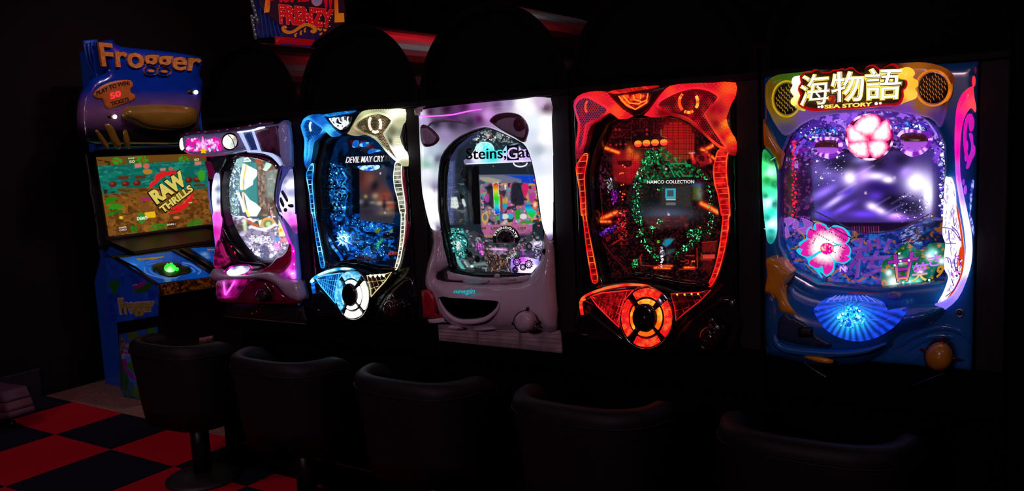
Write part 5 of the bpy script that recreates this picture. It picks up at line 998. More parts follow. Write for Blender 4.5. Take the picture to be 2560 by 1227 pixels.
puff('cloud_lamp', v('K5', '330,330 240,310 170,345 145,430 165,495 120,565 128,640 180,700 122,770 135,860 215,915 280,960 400,990 420,900 360,600'), Y(-0.03), GL, m5, h=.015, r=14, smooth=4, col=idw(('K5',180,420,'#fffce0',1.4),('K5',140,600,'#fff8d0',1.3),('K5',150,840,'#fff080',1.2),('K5',260,950,'#c8b820',.9)))
puff('cloud_lamp', v('K5', '2200,230 2300,155 2420,140 2510,190 2540,270 2500,340 2590,400 2600,500 2540,560 2590,640 2560,740 2440,790 2330,830 2230,860 2150,700'), Y(-0.03), GL, m5, h=.015, r=14, smooth=4, col=idw(('K5',2400,220,'#ffc838',1.1),('K5',2480,470,'#ffb830',1.05),('K5',2460,690,'#ffc848',1.1),('K5',2300,820,'#f0a020',.9)))
RO = '300,330 370,245 500,235 570,185 640,180 700,240 890,225 950,185 1040,185 1120,155 1190,175 1260,140 1330,140 1400,210 1540,265 1580,150 1660,95 1760,95 1860,175 1960,130 2060,75 2150,70 2230,140 2240,230 2200,300 2260,370 2370,380 2400,460 2370,550 2320,590 2330,700 2280,820 2210,880 2130,895 1900,900 1500,945 1100,960 800,985 640,1000 520,990 400,955 300,900 260,820 310,690 265,590 280,500 320,440'
puff('sign_border', v('K5', RO), Y(-0.045), em('sign_red', c('#c00814'), .75), m5, h=.006, r=6, smooth=2, step=8)
inn = v('K5', RO); ic = inn.mean(0)
puff('sign_board', ic + (inn - ic) * np.array([.955, .90]), Y(-0.054), pl('sign_brown', (.03, .012, .004), .4, em=c('#2a1402', .8)), m5, h=.004, r=5, smooth=2, step=8)  # faint emission stands in for sign light shining through the board
for p in ('870,700 990,690 1000,840 880,830', '1190,610 1240,700 1220,820 1190,810', '1560,800 1590,750 1620,800', '1380,390 1410,400 1400,430'):
    puff('sign_accent', v('K5', p), Y(-0.058), em('sign_coral', c('#ff4a38'), .8), m5, h=.001, flat=True, smooth=2)
SIGN = (('海', '295,905 880,860 890,240 330,290'), ('物', '915,830 1560,800 1560,205 905,230'), ('語', '1575,800 2260,760 2320,140 1570,160'))
for ch, q in SIGN:
    q = v('K5', q)
    text('sign_letter', ch, q, Y(-0.060), em('sign_yellow', c('#ffe060'), 1.15), m5, depth=.005, bold=.036 if ch != '海' else .022)
    text('sign_letter_face', ch, q.mean(0) + (q - q.mean(0)) * .965, Y(-0.0655), pl('sign_outline', (.05, .02, .002), .4), m5, depth=.0012, bold=.014 if ch != '海' else .006)
    text('sign_letter_core', ch, q.mean(0) + (q - q.mean(0)) * .955, Y(-0.0672), em('sign_white', c('#fffbe8'), 1.5), m5, depth=.003, bold=.002 if ch != '海' else -.004)
text('sign_text', 'SEA STORY', v('K5', '790,945 1705,895 1715,815 785,870'), Y(-0.062), em('sign_yellow', c('#ffe060')), m5, depth=.003, bold=.035)
for p, r_ in (('670,910', 2.6), ('735,905', 3.6), ('1785,845', 3.8), ('1865,838', 3)): dome('sign_dot', v('K5', p), r_, r_, Y(-0.062), em('sign_white', c('#fffbe8')), m5, h=.003, n=12, rings=2)
# --- hibiscus lamp
HC = v('A5', '858,650')[0]
dome('lamp_dome', HC, 57, 55, Y(0.012), GL, m5, h=.012, n=36, col=lambda q: c('#5a0a48', .5) * (.4 + vnoise(q, 9, 4))[:, None])
HP = ['745,590 790,520 850,490 910,500 930,560 900,620 858,650 800,630', '930,560 980,530 1005,590 1000,660 940,680 870,660 880,610', '865,680 950,670 985,720 960,770 900,800 860,760 850,710', '840,690 850,760 835,795 770,790 715,740 720,695 790,680', '700,640 695,590 730,570 780,600 840,650 835,680 760,690 710,680']
def hib(p):
    m_ = np.asarray(p).mean(0)
    def f(q):
        d0 = segdist(q, catmull(p, 3)); dc = np.hypot(*(q - HC).T); n = vnoise(q, 4, 8, .5)
        t = np.clip((d0 - 1 + 7 * (n - .5)) / 14, 0, 1)[:, None]; col_ = c('#ff1e86', 1.0) * (1 - t) + c('#fff4f8', 1.45) * t
        k = np.exp(-(dc / 12) ** 2)[:, None]; return col_ * (1 - k) + c('#ff2070', 1.0) * k
    return f
for p in HP:
    pp = v('A5', p); pp = pp.mean(0) + (pp - pp.mean(0)) * 1.13; puff('hibiscus_petal', pp, Y(0.0), GL, m5, h=.012, r=14, col=hib(pp), step=4, smooth=4)
ring('lamp_rim', HC, 58, 56, Y(-0.002), GL, m5, r=2.6, col=lambda q: np.where((vnoise(q, 7, 8) > .6)[:, None], c('#ffd0f0', 1.3), c('#a01070', .6)))
# --- dial handle
def dial(root, ctr, r_px, y, ball_mat, ring_mat, lugs, kn='dial_handle'):
    ctr = np.asarray(ctr, float).ravel(); pl_ = Y(y)
    hub = dome(kn, ctr, r_px, r_px * 1.0, pl_, ball_mat, root, h=.03, n=32, rings=7, back=.012)
    ringp = dome('dial_ring', ctr, r_px * 1.1, r_px * 1.1, pl_.off(-.016), ring_mat, hub, h=.006, n=32, back=.05)
    for a_, L_ in lugs:
        d = np.array([math.cos(a_), math.sin(a_)]); tube('dial_lug', [ctr + d * r_px * .95, ctr + d * r_px * 1.2, ctr + d * r_px * L_], pl_.off(-.012), ring_mat, hub, r=[6, 4, 2.5], smooth=3)
    return hub
dial(m5, v('R5', '655,562'), 34, -0.085, pl('dial_orange', (.60, .24, .02), .3, coat=.3), pl('dial_red_chrome', (.22, .02, .03), .15, metal=.8), ((-1.33, 1.55), (-2.75, 1.5), (.12, 1.55)))
dome('dial_base', v('R5', '720,560'), 40, 40, Y(-0.0), M_NAVY, m5, h=.05, n=32)
glass5 = puff('glass_pane', HOLE5, Y(0.018), M_GLASS, m5, h=0, flat=True, back=.003, smooth=0, step=400)
# ================================================================== the white cat-shaped machine (third)
m3 = thing('pachinko_machine', 'white pachinko machine shaped like a cat face, with a dark mouth tray', 'pachinko machine', (-1.46, 0.1, 0.691), 'pachinko machines in the row')
M_WHITE = pl('white_gloss_plastic', (.62, .50, .58), .22, coat=.5, grain=.03)
M_WINEE = pl('wine_eye_plastic', (.10, .02, .05), .35)
HOLE3 = cat_('A3 265,1100 262,950 266,800 290,630 360,525 470,435 640,372 740,368 880,425 1000,485 1062,535 1112,660 1160,900 1195,1150', 'B3 1148,80 1155,200 1148,300 1105,420 1040,505 900,500 700,495 480,490 370,470 338,440 300,270 272,100')
box('housing', (-1.715, 0.13, 0.695), (-1.203, 0.30, 1.45), M_BLACK, m3)
puff('door_frame', wrect(-1.716, -1.202, 0.695, 1.452), Y(0.0), M_GLOSSB, m3, h=.002, r=6, holes=[HOLE3], back=.13, smooth=0, step=16)
shell = cat_('A3 97,240 118,200 300,170 700,127 1000,102 1268,88 1275,300 1287,600 1292,1100', 'B3 1217,60 1217,215 1190,192 1166,135', 'A3 1206,1200 1165,900 1117,660 1066,530 1003,478 880,418 740,360 640,364 468,428 355,518 284,628 260,800 256,950 260,1100', 'B3 268,105 236,128 208,112', 'A3 190,1220 130,950 115,690')
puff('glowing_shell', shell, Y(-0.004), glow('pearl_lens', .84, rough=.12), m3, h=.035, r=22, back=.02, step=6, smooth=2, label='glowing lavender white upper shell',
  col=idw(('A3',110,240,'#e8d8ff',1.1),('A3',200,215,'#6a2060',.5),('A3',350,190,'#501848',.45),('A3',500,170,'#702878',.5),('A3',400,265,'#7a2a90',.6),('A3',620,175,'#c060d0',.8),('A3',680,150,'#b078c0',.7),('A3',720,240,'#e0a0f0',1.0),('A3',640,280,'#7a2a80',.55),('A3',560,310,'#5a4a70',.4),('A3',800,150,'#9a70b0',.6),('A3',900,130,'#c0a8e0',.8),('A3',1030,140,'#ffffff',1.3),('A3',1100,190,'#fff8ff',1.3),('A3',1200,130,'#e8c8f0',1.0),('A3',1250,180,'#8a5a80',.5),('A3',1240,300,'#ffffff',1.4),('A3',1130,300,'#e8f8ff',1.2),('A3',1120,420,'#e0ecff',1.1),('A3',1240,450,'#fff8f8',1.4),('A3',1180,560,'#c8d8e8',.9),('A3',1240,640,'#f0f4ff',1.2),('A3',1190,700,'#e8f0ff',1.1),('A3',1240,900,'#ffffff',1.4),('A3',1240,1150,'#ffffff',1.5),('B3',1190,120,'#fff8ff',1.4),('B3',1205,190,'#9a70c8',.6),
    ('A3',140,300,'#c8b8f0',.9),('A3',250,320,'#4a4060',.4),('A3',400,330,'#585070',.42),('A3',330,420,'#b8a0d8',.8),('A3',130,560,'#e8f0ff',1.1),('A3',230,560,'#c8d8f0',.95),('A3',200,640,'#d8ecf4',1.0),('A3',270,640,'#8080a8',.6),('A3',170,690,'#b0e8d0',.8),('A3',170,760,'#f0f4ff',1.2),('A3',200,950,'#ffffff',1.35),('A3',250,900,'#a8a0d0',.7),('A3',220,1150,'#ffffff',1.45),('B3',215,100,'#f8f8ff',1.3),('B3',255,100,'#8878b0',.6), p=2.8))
box_l = puff('corner_block', v('A3', '52,190 90,170 150,163 110,215 98,250 60,246'), Y(-0.03), M_WHITE, m3, h=.01, smooth=0)
tube('lip_line', v('A3', '112,254 250,252 400,240 540,210 665,190'), Y(-0.045), em('lip_magenta', c('#f060f0'), 1.5), m3, r=[1, 1.6, 1.8, 1.8, 1.0], label='thin magenta light line')
e1 = puff('eye_socket', v('A3', '735,292 790,240 900,220 1000,238 1062,298 1090,380 1062,470 1030,487 960,445 850,385 765,325'), Y(-0.04), M_WINEE, m3, h=.008, r=8, smooth=3, label='dark wine-red eye-shaped speaker')
puff('eye_mesh', v('A3', '783,312 850,272 960,262 1035,315 1062,395 1035,452 960,425 870,380 800,335'), Y(-0.0475), pl('eye_mesh', (.40, .32, .46), .4, grain=.5, scale=600), e1, h=.003, smooth=3)
dome('eye_pupil', v('A3', '1003,330'), 15, 18, Y(-0.05), M_WINEE, e1, h=.003)
e2 = puff('eye_socket', v('A3', '112,352 160,330 230,372 290,450 255,510 180,536 125,500'), Y(-0.036), M_WINEE, m3, h=.006, r=6, smooth=3, label='dark wine-red eye-shaped speaker')
puff('eye_mesh', v('A3', '118,375 165,355 222,395 262,450 235,495 180,512 132,485'), Y(-0.0415), pl('eye_mesh', (.40, .32, .46)), e2, h=.003, smooth=3)
tube('shell_fold', v('A3', '180,345 230,310 320,290 450,300 560,330'), Y(-0.04), pl('fold_grey', (.35, .33, .42), .2), m3, r=[2, 4, 5, 4, 1])
puff('inner_rim', np.concatenate([HOLE3[:14]]) if False else cat_('A3 262,1100 258,950 262,800 284,628 355,520 468,430 640,366 700,362 640,392 500,450 390,540 320,650 300,800 300,950 305,1100', 'B3 300,100 330,260 365,440 338,440 300,270 270,105'), Y(-0.002), M_GLOSSB, m3, h=.006, r=6, smooth=2)
# lower body
BODY = v('B3', '205,115 215,215 190,330 158,450 145,580 200,690 245,800 320,895 450,950 650,972 900,962 1100,968 1266,970 1258,600 1245,300 1225,215 1190,192 1165,135 1155,200 1148,300 1105,420 1040,510 960,560 700,572 480,552 345,545 250,530 250,490 338,440 300,270 270,105')
puff('lower_body', BODY, Y(-0.003), M_WHITE, m3, h=.075, r=62, back=.02, step=8, smooth=2)
puff('tray_slot', v('B3', '243,505 320,452 340,545 480,552 480,565 330,560 255,535'), Y(-0.03), pl('slot_black', (.002, .002, .003), .5), m3, h=.002, back=.03, smooth=2)
puff('tray_top', v('B3', '320,452 380,490 640,525 900,520 1030,510 980,560 700,580 480,560 345,545 330,500'), Y(-0.02), M_WHITE, m3, h=.012, r=10, smooth=3)
dome('tray_window', v('B3', '572,553'), 31, 7.5, Y(-0.052), pl('tray_window', (.45, .6, .62), .08), m3, h=.006)  # clear window; its teal reflection is put into the colour
dome('tray_knob', v('B3', '755,512'), 6.5, 6.5, Y(-0.05), M_WHITE, m3, h=.014)
dome('tray_dial', v('B3', '855,537'), 13, 3.5, Y(-0.06), M_WHITE, m3, h=.003)
mouth = puff('mouth_tray', v('B3', '252,697 380,700 500,705 640,716 772,732 745,795 660,865 530,890 410,875 315,800'), Y(-0.078), pl('mouth_black', (.001, .0008, .001), .9, spec=.03), m3, h=.002, back=.02, smooth=3, label='black mouth-shaped tray opening')
tube('mouth_lip', v('B3', '262,705 320,810 412,885 530,900 665,875 755,800 778,735'), Y(-0.08), M_WHITE, m3, r=[2, 5, 7, 8, 7, 5, 2], smooth=5)
text('maker_text', 'newgin', v('B3', '385,668 570,678 572,618 388,625'), Y(-0.083), em('newgin_cyan', c('#18b8c8'), .9), m3, depth=.001, shear=.35, bold=.006)
for p in ('340,945 370,930 420,940 465,962 400,968 350,960', '545,965 620,948 720,950 760,955 690,972 600,980'): puff('foot_pad', v('B3', p), Y(-0.03), M_WHITE, m3, h=.012, smooth=3)
dial(m3, v('Q3', '975,735'), 25.5, -0.095, pl('dial_white', (.55, .42, .48), .25, coat=.3), M_DARKCH, ((-1.35, 1.5), (.0, 1.35), (.42, 1.4), (3.0, 1.15)))
dome('dial_base', v('Q3', '1080,690'), 26, 28, Y(-0.01), M_WHITE, m3, h=.06)
dome('side_button', v('Q3', '1445,660'), 7.5, 12, Y(-0.03), M_WHITE, m3, h=.01)
ring('lock', v('E3', '1790,610'), 5.5, 6.5, Y(-0.035), pl('lock_bronze', (.12, .07, .05), .3, metal=.8), m3, r=2.2); dome('lock_core', v('E3', '1790,610'), 4, 5, Y(-0.035), M_GLOSSB, m3, h=.003)
M_REDP = pl('red_plastic', (.35, .008, .02), .35)
cu_ = puff('card_unit', v('B3', '112,632 205,620 240,700 245,830 292,826 292,868 130,872'), Y(-0.03), M_REDP, m3, h=.02, r=10, smooth=0, label='red card unit at the side')
puff('card_plate', v('B3', '165,880 290,868 325,905 180,915'), Y(-0.04), M_WHITE, cu_, h=.006, smooth=0)
puff('base_board', v('B3', '256,925 1292,973 1304,1168 264,1060'), Y(0.006), pl('pale_board', (.42, .32, .34), .6, grain=.25, scale=7, stretch=(1, 1, 60)), m3, h=.001, back=.012, flat=True, smooth=0)
tubes('board_lines', [v('B3', '%f,%f %f,%f' % (258 + k * 2, 960 + k * 27, 1294 + k * 2.4, 1008 + k * 40)) for k in range(4)], Y(0.005), pl('board_line', (.16, .12, .13), .6), m3, r=.5, smooth=0)
# --- playfield
a3 = Art(catmull(HOLE3, 3), Y(0.06), 1.4); a3.c[:] = a3._col('#1c2630')
a3.poly(v('A3', '262,900 300,640 420,500 640,380 760,380 560,480 450,560 430,700 440,850 430,1227 270,1227'), '#33365a', .9, 8); a3.poly(v('A3', '300,700 340,660 420,660 410,1227 300,1227'), '#5a689c', .75, 8); a3.nmix(5, '#8a98c8', .6, .1, .5, 2, .25, region=v('A3', '300,700 340,660 400,660 400,1227 300,1227'))
a3.nmix(6, '#9ab8b8', .56, .08, .75, 3, 1.4, region=v('A3', '640,380 800,380 1000,500 940,520 640,520 560,500')); a3.nmix(7, '#7a2c24', .6, .08, .8, 4, region=v('A3', '680,380 800,390 800,450 690,450')); a3.nmix(6, '#e8f0f0', .66, .06, .8, 5, region=v('A3', '680,380 960,440 900,470 690,470'))
a3.nmix(9, '#24363c', .5, .15, .8, 6, region=v('A3', '430,700 600,700 600,1227 420,1227')); a3.nmix(3, '#7a8a90', .62, .08, .6, 7, 5, region=v('A3', '280,860 520,860 520,1227 280,1227')); a3.nmix(4, '#8a6a3a', .7, .05, .6, 8, 3, region=v('A3', '300,1000 520,1000 520,1227 300,1227'))
a3.poly(v('A3', '500,700 640,700 650,1000 660,1227 590,1227 560,1100 580,1000 510,860 470,760'), '#060608', .98, 3)
a3.poly(v('A3', '390,985 440,980 460,1070 440,1090 385,1080'), '#e8f4f0', .95, 3).poly(v('A3', '480,970 510,1010 525,1060 510,1075 490,1040'), '#d8e8ec', .95, 3).ell(v('A3', '485,980'), 6, 6, '#0a0a0c')
# lower field
lw = v('E3', '60,200 560,250 760,360 880,420 1340,420 1600,250 1740,420 1740,700 1550,1020 580,990 340,900 150,560'); a3.poly(lw, '#3a4048', .9, 6); a3.nmix(8, '#1a1c20', .55, .08, .8, 11, 1.4, region=lw); a3.nmix(5, '#b0a8b0', .66, .06, .8, 12, 1.6, region=lw)
tl = v('E3', '60,200 380,220 470,330 480,520 420,700 340,760 250,640 120,420'); a3.poly(tl, '#1f6a68', .85, 8); a3.nmix(6, '#48c8c0', .52, .1, .85, 13, region=tl); a3.nmix(4, '#c8fff4', .68, .06, .9, 14, region=tl)
a3.poly(v('E3', '210,430 340,420 370,500 330,590 290,570'), '#f4fff8', .95, 3).line(v('E3', '150,500 240,660 330,800 400,910'), 9, '#68c8c4', .9, 4).line(v('E3', '180,560 250,680'), 4, '#d8fff8', .8, 3)
a3.poly(v('E3', '220,920 560,930 580,980 250,970'), '#7a8a14', .9, 3).line(v('E3', '230,885 330,885'), 4, '#ff2030', 1, 2)
a3.line(v('E3', '420,760 520,860 600,830 760,810'), 8, '#88a8a0', .7, 5).ell(v('E3', '545,855'), 4, 3, '#f0fff8').line(v('E3', '420,790 470,860'), 4, '#c8e8d8', .7, 3)
for p, rx, ry in (('640,735', 6.4, 8), ('505,655', 6, 7.5), ('445,600', 5.6, 7), ('985,760', 5, 6.5)): a3.ell(v('E3', p), rx, ry, '#0a0c0e', 1, 1.5)
a3.poly(v('E3', '640,470 700,470 740,640 720,680 690,640 690,540'), '#e040d8', .8, 5); a3.nmix(3, '#ff70f0', .6, .08, .8, 15, region=v('E3', '520,440 760,440 740,680 640,640')); a3.line(v('E3', '880,560 1120,570'), 7, '#f098f0', .9, 5).line(v('E3', '900,565 1060,570'), 3, '#ffe8ff', .9, 3)
a3.poly(v('E3', '750,540 900,640 1100,700 1180,760 1200,900 900,960 800,800'), '#2a2020', .85, 6); a3.nmix(5, '#8a5a38', .58, .07, .75, 16, region=v('E3', '750,540 900,640 1100,700 1200,880 900,940 800,800')); a3.nmix(4, '#c0a8a0', .68, .06, .8, 17, region=v('E3', '750,540 1300,560 1200,880 900,940'))
a3.line(v('E3', '870,640 1000,620 1130,640 1440,460'), 5, '#a878b0', .6, 4).line(v('E3', '1150,640 1450,470'), 3, '#4a2a24', .8, 2)
for k in range(16): t = k / 15; a3.ell(v('E3', '1170,640')[0] * (1 - t) + v('E3', '1460,470')[0] * t, 1.6, 1.6, '#c8907a' if k % 2 else '#38201c')
a3.poly(v('E3', '1480,470 1740,430 1740,560 1500,560'), '#c8b8e0', .8, 4).poly(v('E3', '1590,430 1740,430 1740,490 1600,500'), '#fff4ff', .95, 4); a3.nmix(4, '#40305a', .55, .06, .9, 18, region=v('E3', '1470,500 1740,500 1740,720 1600,720 1500,600')); a3.poly(v('E3', '1350,630 1620,610 1600,690 1350,690'), '#5a4080', .7, 6)
a3.line(v('E3', '1400,540 1420,620'), 5, '#d050e0', .8, 3); a3.ell(v('E3', '1520,515'), 8, 9, '#1a1420').ell(v('E3', '1520,515'), 4, 5, '#6a5a7a')
# display picture: sky, colour bars and a crowd of coloured shapes
SC3 = v('G3', '135,-20 700,-30 1205,-20 1215,200 1290,700 1330,850 1160,880 1150,1090 240,1180 170,930')
a3.poly(SC3, '#7a6a78', 1, 1.5); top_ = v('G3', '135,-20 1210,-20 1215,140 950,130 600,100 160,160'); a3.poly(top_, '#6a7088', 1, 4); a3.poly(v('G3', '620,-20 1210,-20 1215,150 960,140 940,60 700,0'), '#1040c0', 1, 4); a3.poly(v('G3', '150,20 320,20 560,80 520,140 300,120 140,90'), '#a8a488', .9, 4).poly(v('G3', '140,60 260,120 180,190 140,190'), '#3a4460', .9, 3)
md = v('G3', '160,160 400,130 960,130 1215,150 1290,700 1330,850 1160,930 190,930'); a3.nmix(15, '#b85a90', .48, .06, .85, 21, region=md); a3.nmix(11, '#c8a040', .6, .05, .85, 22, region=md); a3.nmix(13, '#2a2438', .6, .05, .9, 23, region=md); a3.nmix(8, '#e0a8c8', .66, .05, .8, 24, region=md); a3.nmix(9, '#38a0b0', .7, .04, .8, 25, region=md)
a3.poly(v('G3', '770,150 880,130 960,250 1000,540 780,540 740,400'), '#141828', .9, 5, 3).poly(v('G3', '300,200 400,180 420,560 380,600 290,500'), '#1c1a2c', .85, 5, 3)
a3.poly(v('G3', '955,190 1020,125 1085,180 1060,330 1010,400 975,320'), '#d82060', .95, 2, 3).poly(v('G3', '1090,400 1150,310 1215,330 1210,450 1140,520'), '#a83a98', .9, 2, 3).poly(v('G3', '230,400 290,330 330,360 320,500 250,480'), '#b040a0', .9, 2, 3)
a3.ell(v('G3', '250,800'), 9, 14, '#c8a058', 1).ell(v('G3', '250,790'), 5, 8, '#6a6a78', 1).line(v('G3', '240,880 250,930'), 6, '#c8a058', 1).ell(v('G3', '625,570'), 7, 7, '#20a0b0').ell(v('G3', '735,770'), 7, 8, '#30a8b8').ell(v('G3', '1210,550'), 7, 10, '#e08020').ell(v('G3', '1210,550'), 4, 6, '#f0d0c0')
a3.ell(v('G3', '625,775'), 10, 7, '#d8d8d8').poly(v('G3', '570,930 620,840 690,840 640,930'), '#c8c4c0', .9, 2).ell(v('G3', '985,775'), 9, 7, '#e0dcdc')
bar = v('G3', '408,138 498,130 525,722 438,732'); a3.poly(bar, '#e0e0e0', 1, 1.2, 0, 1.2); m_ = inside(a3.q, bar); t = np.clip((a3.q[:, 1] - 457) / 78, 0, 1)
import colorsys
rb = np.array([colorsys.hsv_to_rgb(min(.66, h_ * .66), .85, .85) for h_ in t]); a3.c[m_] = rb[m_]
fan = v('G3', '1000,550 1130,548 1155,620 1240,690 1165,820 1060,720'); m_ = inside(a3.q, fan); t = np.clip((a3.q[:, 1] - 512) / 34, 0, 1); rb = np.array([colorsys.hsv_to_rgb(.6 - .3 * h_, .9, .8) for h_ in t]); a3.c[m_] = rb[m_]
a3.poly(v('G3', '535,340 575,338 590,690 560,705'), '#982838', .95, 1.5).poly(v('G3', '930,860 1160,850 1160,905 935,915'), '#38902c', .9, 3); a3.poly(v('G3', '530,690 590,650 580,860 530,880'), '#1c60b0', .9, 2).poly(v('G3', '450,755 520,755 520,850 455,840'), '#40a860', .9, 2)
a3.poly(v('G3', '180,935 1160,930 1150,1090 240,1130 190,1050'), '#b0608e', 1, 2); a3.nmix(9, '#8a4a78', .55, .1, .7, 27, region=v('G3', '180,1020 1160,1020 1150,1130 240,1160')); a3.line(v('G3', '240,1140 400,1140'), 2, '#c09030', .9).line(v('G3', '240,1170 400,1170'), 2, '#c09030', .9)
a3.build('playfield', glow('backlit_print'), m3, .95)
for s_, q_ in (('1/99', '880,1035 1035,1030 1035,975 880,978'), ('1/99', '365,1035 500,1030 500,975 365,978'), ('99', '185,1035 268,1030 268,975 185,978')): text('screen_text', s_, v('G3', q_), Y(.0585), em('num_dark', c('#5a4a18'), .7), m3, depth=.0005, bold=.03)
text('screen_text', '1', v('G3', '840,835 915,820 925,645 835,655'), Y(.0585), em('num_green', c('#20a020'), .9), m3, depth=.0006, bold=.06)
# logo plate
lp = puff('logo_plate', v('C3', '15,620 110,470 160,400 230,290 330,245 430,265 510,390 600,370 660,390 720,300 900,290 960,370 1110,370 1160,555 1100,560'), Y(.05), GL, m3, h=.003, r=4, smooth=1, step=4,
  col=idw(('C3',60,560,'#8a80b0',.8),('C3',200,480,'#f0e8ff',1.2),('C3',250,330,'#c8f0f0',1.),('C3',350,280,'#80e8e8',1.),('C3',400,440,'#30e0e0',1.2),('C3',500,480,'#18d8d0',1.2),('C3',600,430,'#40e0e0',1.1),('C3',680,520,'#d8d0ff',1.1),('C3',800,540,'#d0b8ff',1.1),('C3',950,460,'#e0c8ff',1.1),('C3',1080,480,'#c8b0f8',1.)))
text('logo_text', 'Steins;Gate', v('C3', '40,568 1265,528 1255,305 40,345'), Y(.044), pl('logo_black', (.004, .004, .008), .3), m3, depth=.003, bold=.008)
puff('logo_square', v('C3', '725,295 915,285 925,545 735,552'), Y(.0425), pl('logo_black', (.004, .004, .008)), m3, h=.001, flat=True, smooth=0, back=.006)
text('logo_initial', 'G', v('C3', '742,532 912,526 908,325 738,332'), Y(.041), em('logo_g', c('#d8c0ff'), 1.1), m3, depth=.002)
tube('logo_underline', v('C3', '40,612 600,592 1150,562'), Y(.046), em('logo_line', c('#e8e0ff'), 1.1), m3, r=1.1, smooth=0)
ring('logo_gear', v('C3', '350,370'), 23, 19, Y(.0435), em('gear_teal', c('#c0ffff'), 1.0), m3, r=1.5, a0=3.2, a1=6.2); ring('logo_gear', v('C3', '370,350'), 5, 5, Y(.0435), em('gear_cyan', c('#30e8e8'), 1.1), m3, r=1.4)
ring('logo_gear', v('C3', '960,590'), 17, 10, Y(.047), em('gear_white', c('#e8e0f8'), 1.1), m3, r=1.8, a0=0, a1=3.1)
for a_, k_ in ((3.5, 1), (4.2, 1), (4.9, 1), (5.6, 1)): tube('logo_gear', [v('C3', '350,370')[0] + np.array([math.cos(a_) * 8, math.sin(a_) * 7]), v('C3', '350,370')[0] + np.array([math.cos(a_) * 21, math.sin(a_) * 18])], Y(.0435), em('gear_teal', c('#c0ffff')), m3, r=1.2, smooth=0)
# chrome gear cap with arched lettering
GC = v('E3', '1115,400')[0]
gd = puff('gear_cap', np.concatenate([ell(GC, 33, 35, 22, 0, math.pi, 2 * math.pi), [GC + (30, 10), GC + (-30, 10)]]), Y(.035), pl('gear_cap_dark', (.02, .018, .02), .12, metal=.6), m3, h=.01, r=12, smooth=0, step=5, label='chrome half-round gear cap')
puff('gear_face', np.concatenate([ell(GC, 24, 25, 22, 0, math.pi, 2 * math.pi), [GC + (22, 9), GC + (-22, 9)]]), Y(.024), pl('gear_silver', (.5, .47, .48), .15, metal=.9), gd, h=.006, r=8, smooth=0, step=5)
for k in range(5):
    a_ = math.pi + .35 + k * .6; puff('gear_notch', ell(GC + np.array([math.cos(a_), math.sin(a_)]) * 18, 4, 3, 8, a_ + 1.57), Y(.017), pl('gear_cap_dark', (.02, .018, .02)), gd, h=.001, smooth=0)
puff('gear_hub', np.concatenate([ell(GC, 10, 10, 14, 0, math.pi, 2 * math.pi), [GC + (9, 7), GC + (-9, 7)]]), Y(.017), pl('gear_cap_dark', (.02, .018, .02)), gd, h=.003, smooth=0)
text('gear_text', 'STEINS;GATE', None, Y(.0245), em('gear_txt', c('#f0ecec'), 1.0), gd, depth=.001, bold=.01, arc=lambda u, w_: GC + np.stack([np.cos(math.pi * (1.10 + .84 * u)) * (25.5 + 6.0 * w_), np.sin(math.pi * (1.10 + .84 * u)) * (26.5 + 6.5 * w_)], 1))
# lit gear plate
gp = puff('gear_plate', v('E3', '1212,730 1440,700 1640,745 1700,790 1650,870 1560,965 1400,970 1212,980 1200,850'), Y(.045), GL, m3, h=.004, r=5, smooth=0, step=4, label='lavender lit plate of gears',
  col=idw(('E3',1240,800,'#b080f8',1.),('E3',1260,950,'#6a50b8',.7),('E3',1400,740,'#e050f0',1.),('E3',1400,900,'#f0e0ff',1.3),('E3',1550,800,'#e0c0ff',1.2),('E3',1600,880,'#f8f0ff',1.4),('E3',1680,800,'#8090ff',1.)))
for p, rx in (('1310,780', 8), ('1512,820', 8), ('1412,870', 6), ('1280,912', 5.4)):
    ring('gear_ring', v('E3', p), rx, rx * 1.1, Y(.0395), pl('gear_violet', (.12, .03, .25), .4), gp, r=1.5, n=24); ring('gear_ring', v('E3', p), rx * .55, rx * .6, Y(.0395), pl('gear_violet', (.12, .03, .25)), gp, r=1.0, n=18)
    for k in range(10): a_ = k * .628; q0 = v('E3', p)[0] + np.array([math.cos(a_) * rx * 1.25, math.sin(a_) * rx * 1.35]); puff('gear_tooth', ell(q0, 1.3, 1.3, 6), Y(.0395), pl('gear_violet', (.12, .03, .25)), gp, h=.001, smooth=0, flat=True)
text('panel_text', 'Push', v('E3', '1150,760 1300,660 1280,610 1130,710'), Y(.048), em('push_white', c('#d8d8d8'), .9), m3, depth=.001)
TEA = [c('#30c8c0', .9), c('#a0fff4', 1.4), c('#187878', .7), c('#0a4a50', .6)]
jewels('teal_crystal', tl, 150, Y(.05), m3, TEA, (.9, 3.2), 3, .01); jewels('clear_crystal', v('E3', '760,560 1300,560 1180,760 1200,900 900,930 800,800'), 130, Y(.05), m3, [c('#806a60', .6), c('#c8b8b0', .9), c('#30201c', .5), c('#c070c0', .8)], (.8, 2.4), 4, .008)
jewels('violet_crystal', v('E3', '1590,420 1740,430 1730,720 1640,720 1560,560'), 70, Y(.05), m3, [c('#b0a0e0', .9), c('#403060', .5), c('#ffffff', 1.3)], (.8, 2.6), 5, .008); jewels('clear_crystal', v('A3', '690,380 960,440 930,480 700,470 600,470'), 80, Y(.05), m3, [c('#a0c8c8', .8), c('#ffffff', 1.2), c('#8a3028', .7), c('#204048', .5)], (.9, 2.8), 6, .008)
leds('playfield_leds', np.concatenate([v('G3', '1190,75 1210,235 1215,400 1230,590 1280,690 1250,820 1290,840 1270,950 1290,950'), v('E3', '880,935 1650,50')]), Y(.04), m3, c('#ff2a28', 2.0), r=1.9)
leds('playfield_leds', v('E3', '690,490 700,520 710,600 715,650 1200,440 660,520'), Y(.04), m3, c('#ff60f0', 1.8), r=1.8)
NL = [v('D3', '%f,%f' % (130 + 60 * (k % 5) + 20 * random.random(), 230 + 55 * (k // 5)))[0] for k in range(35)]
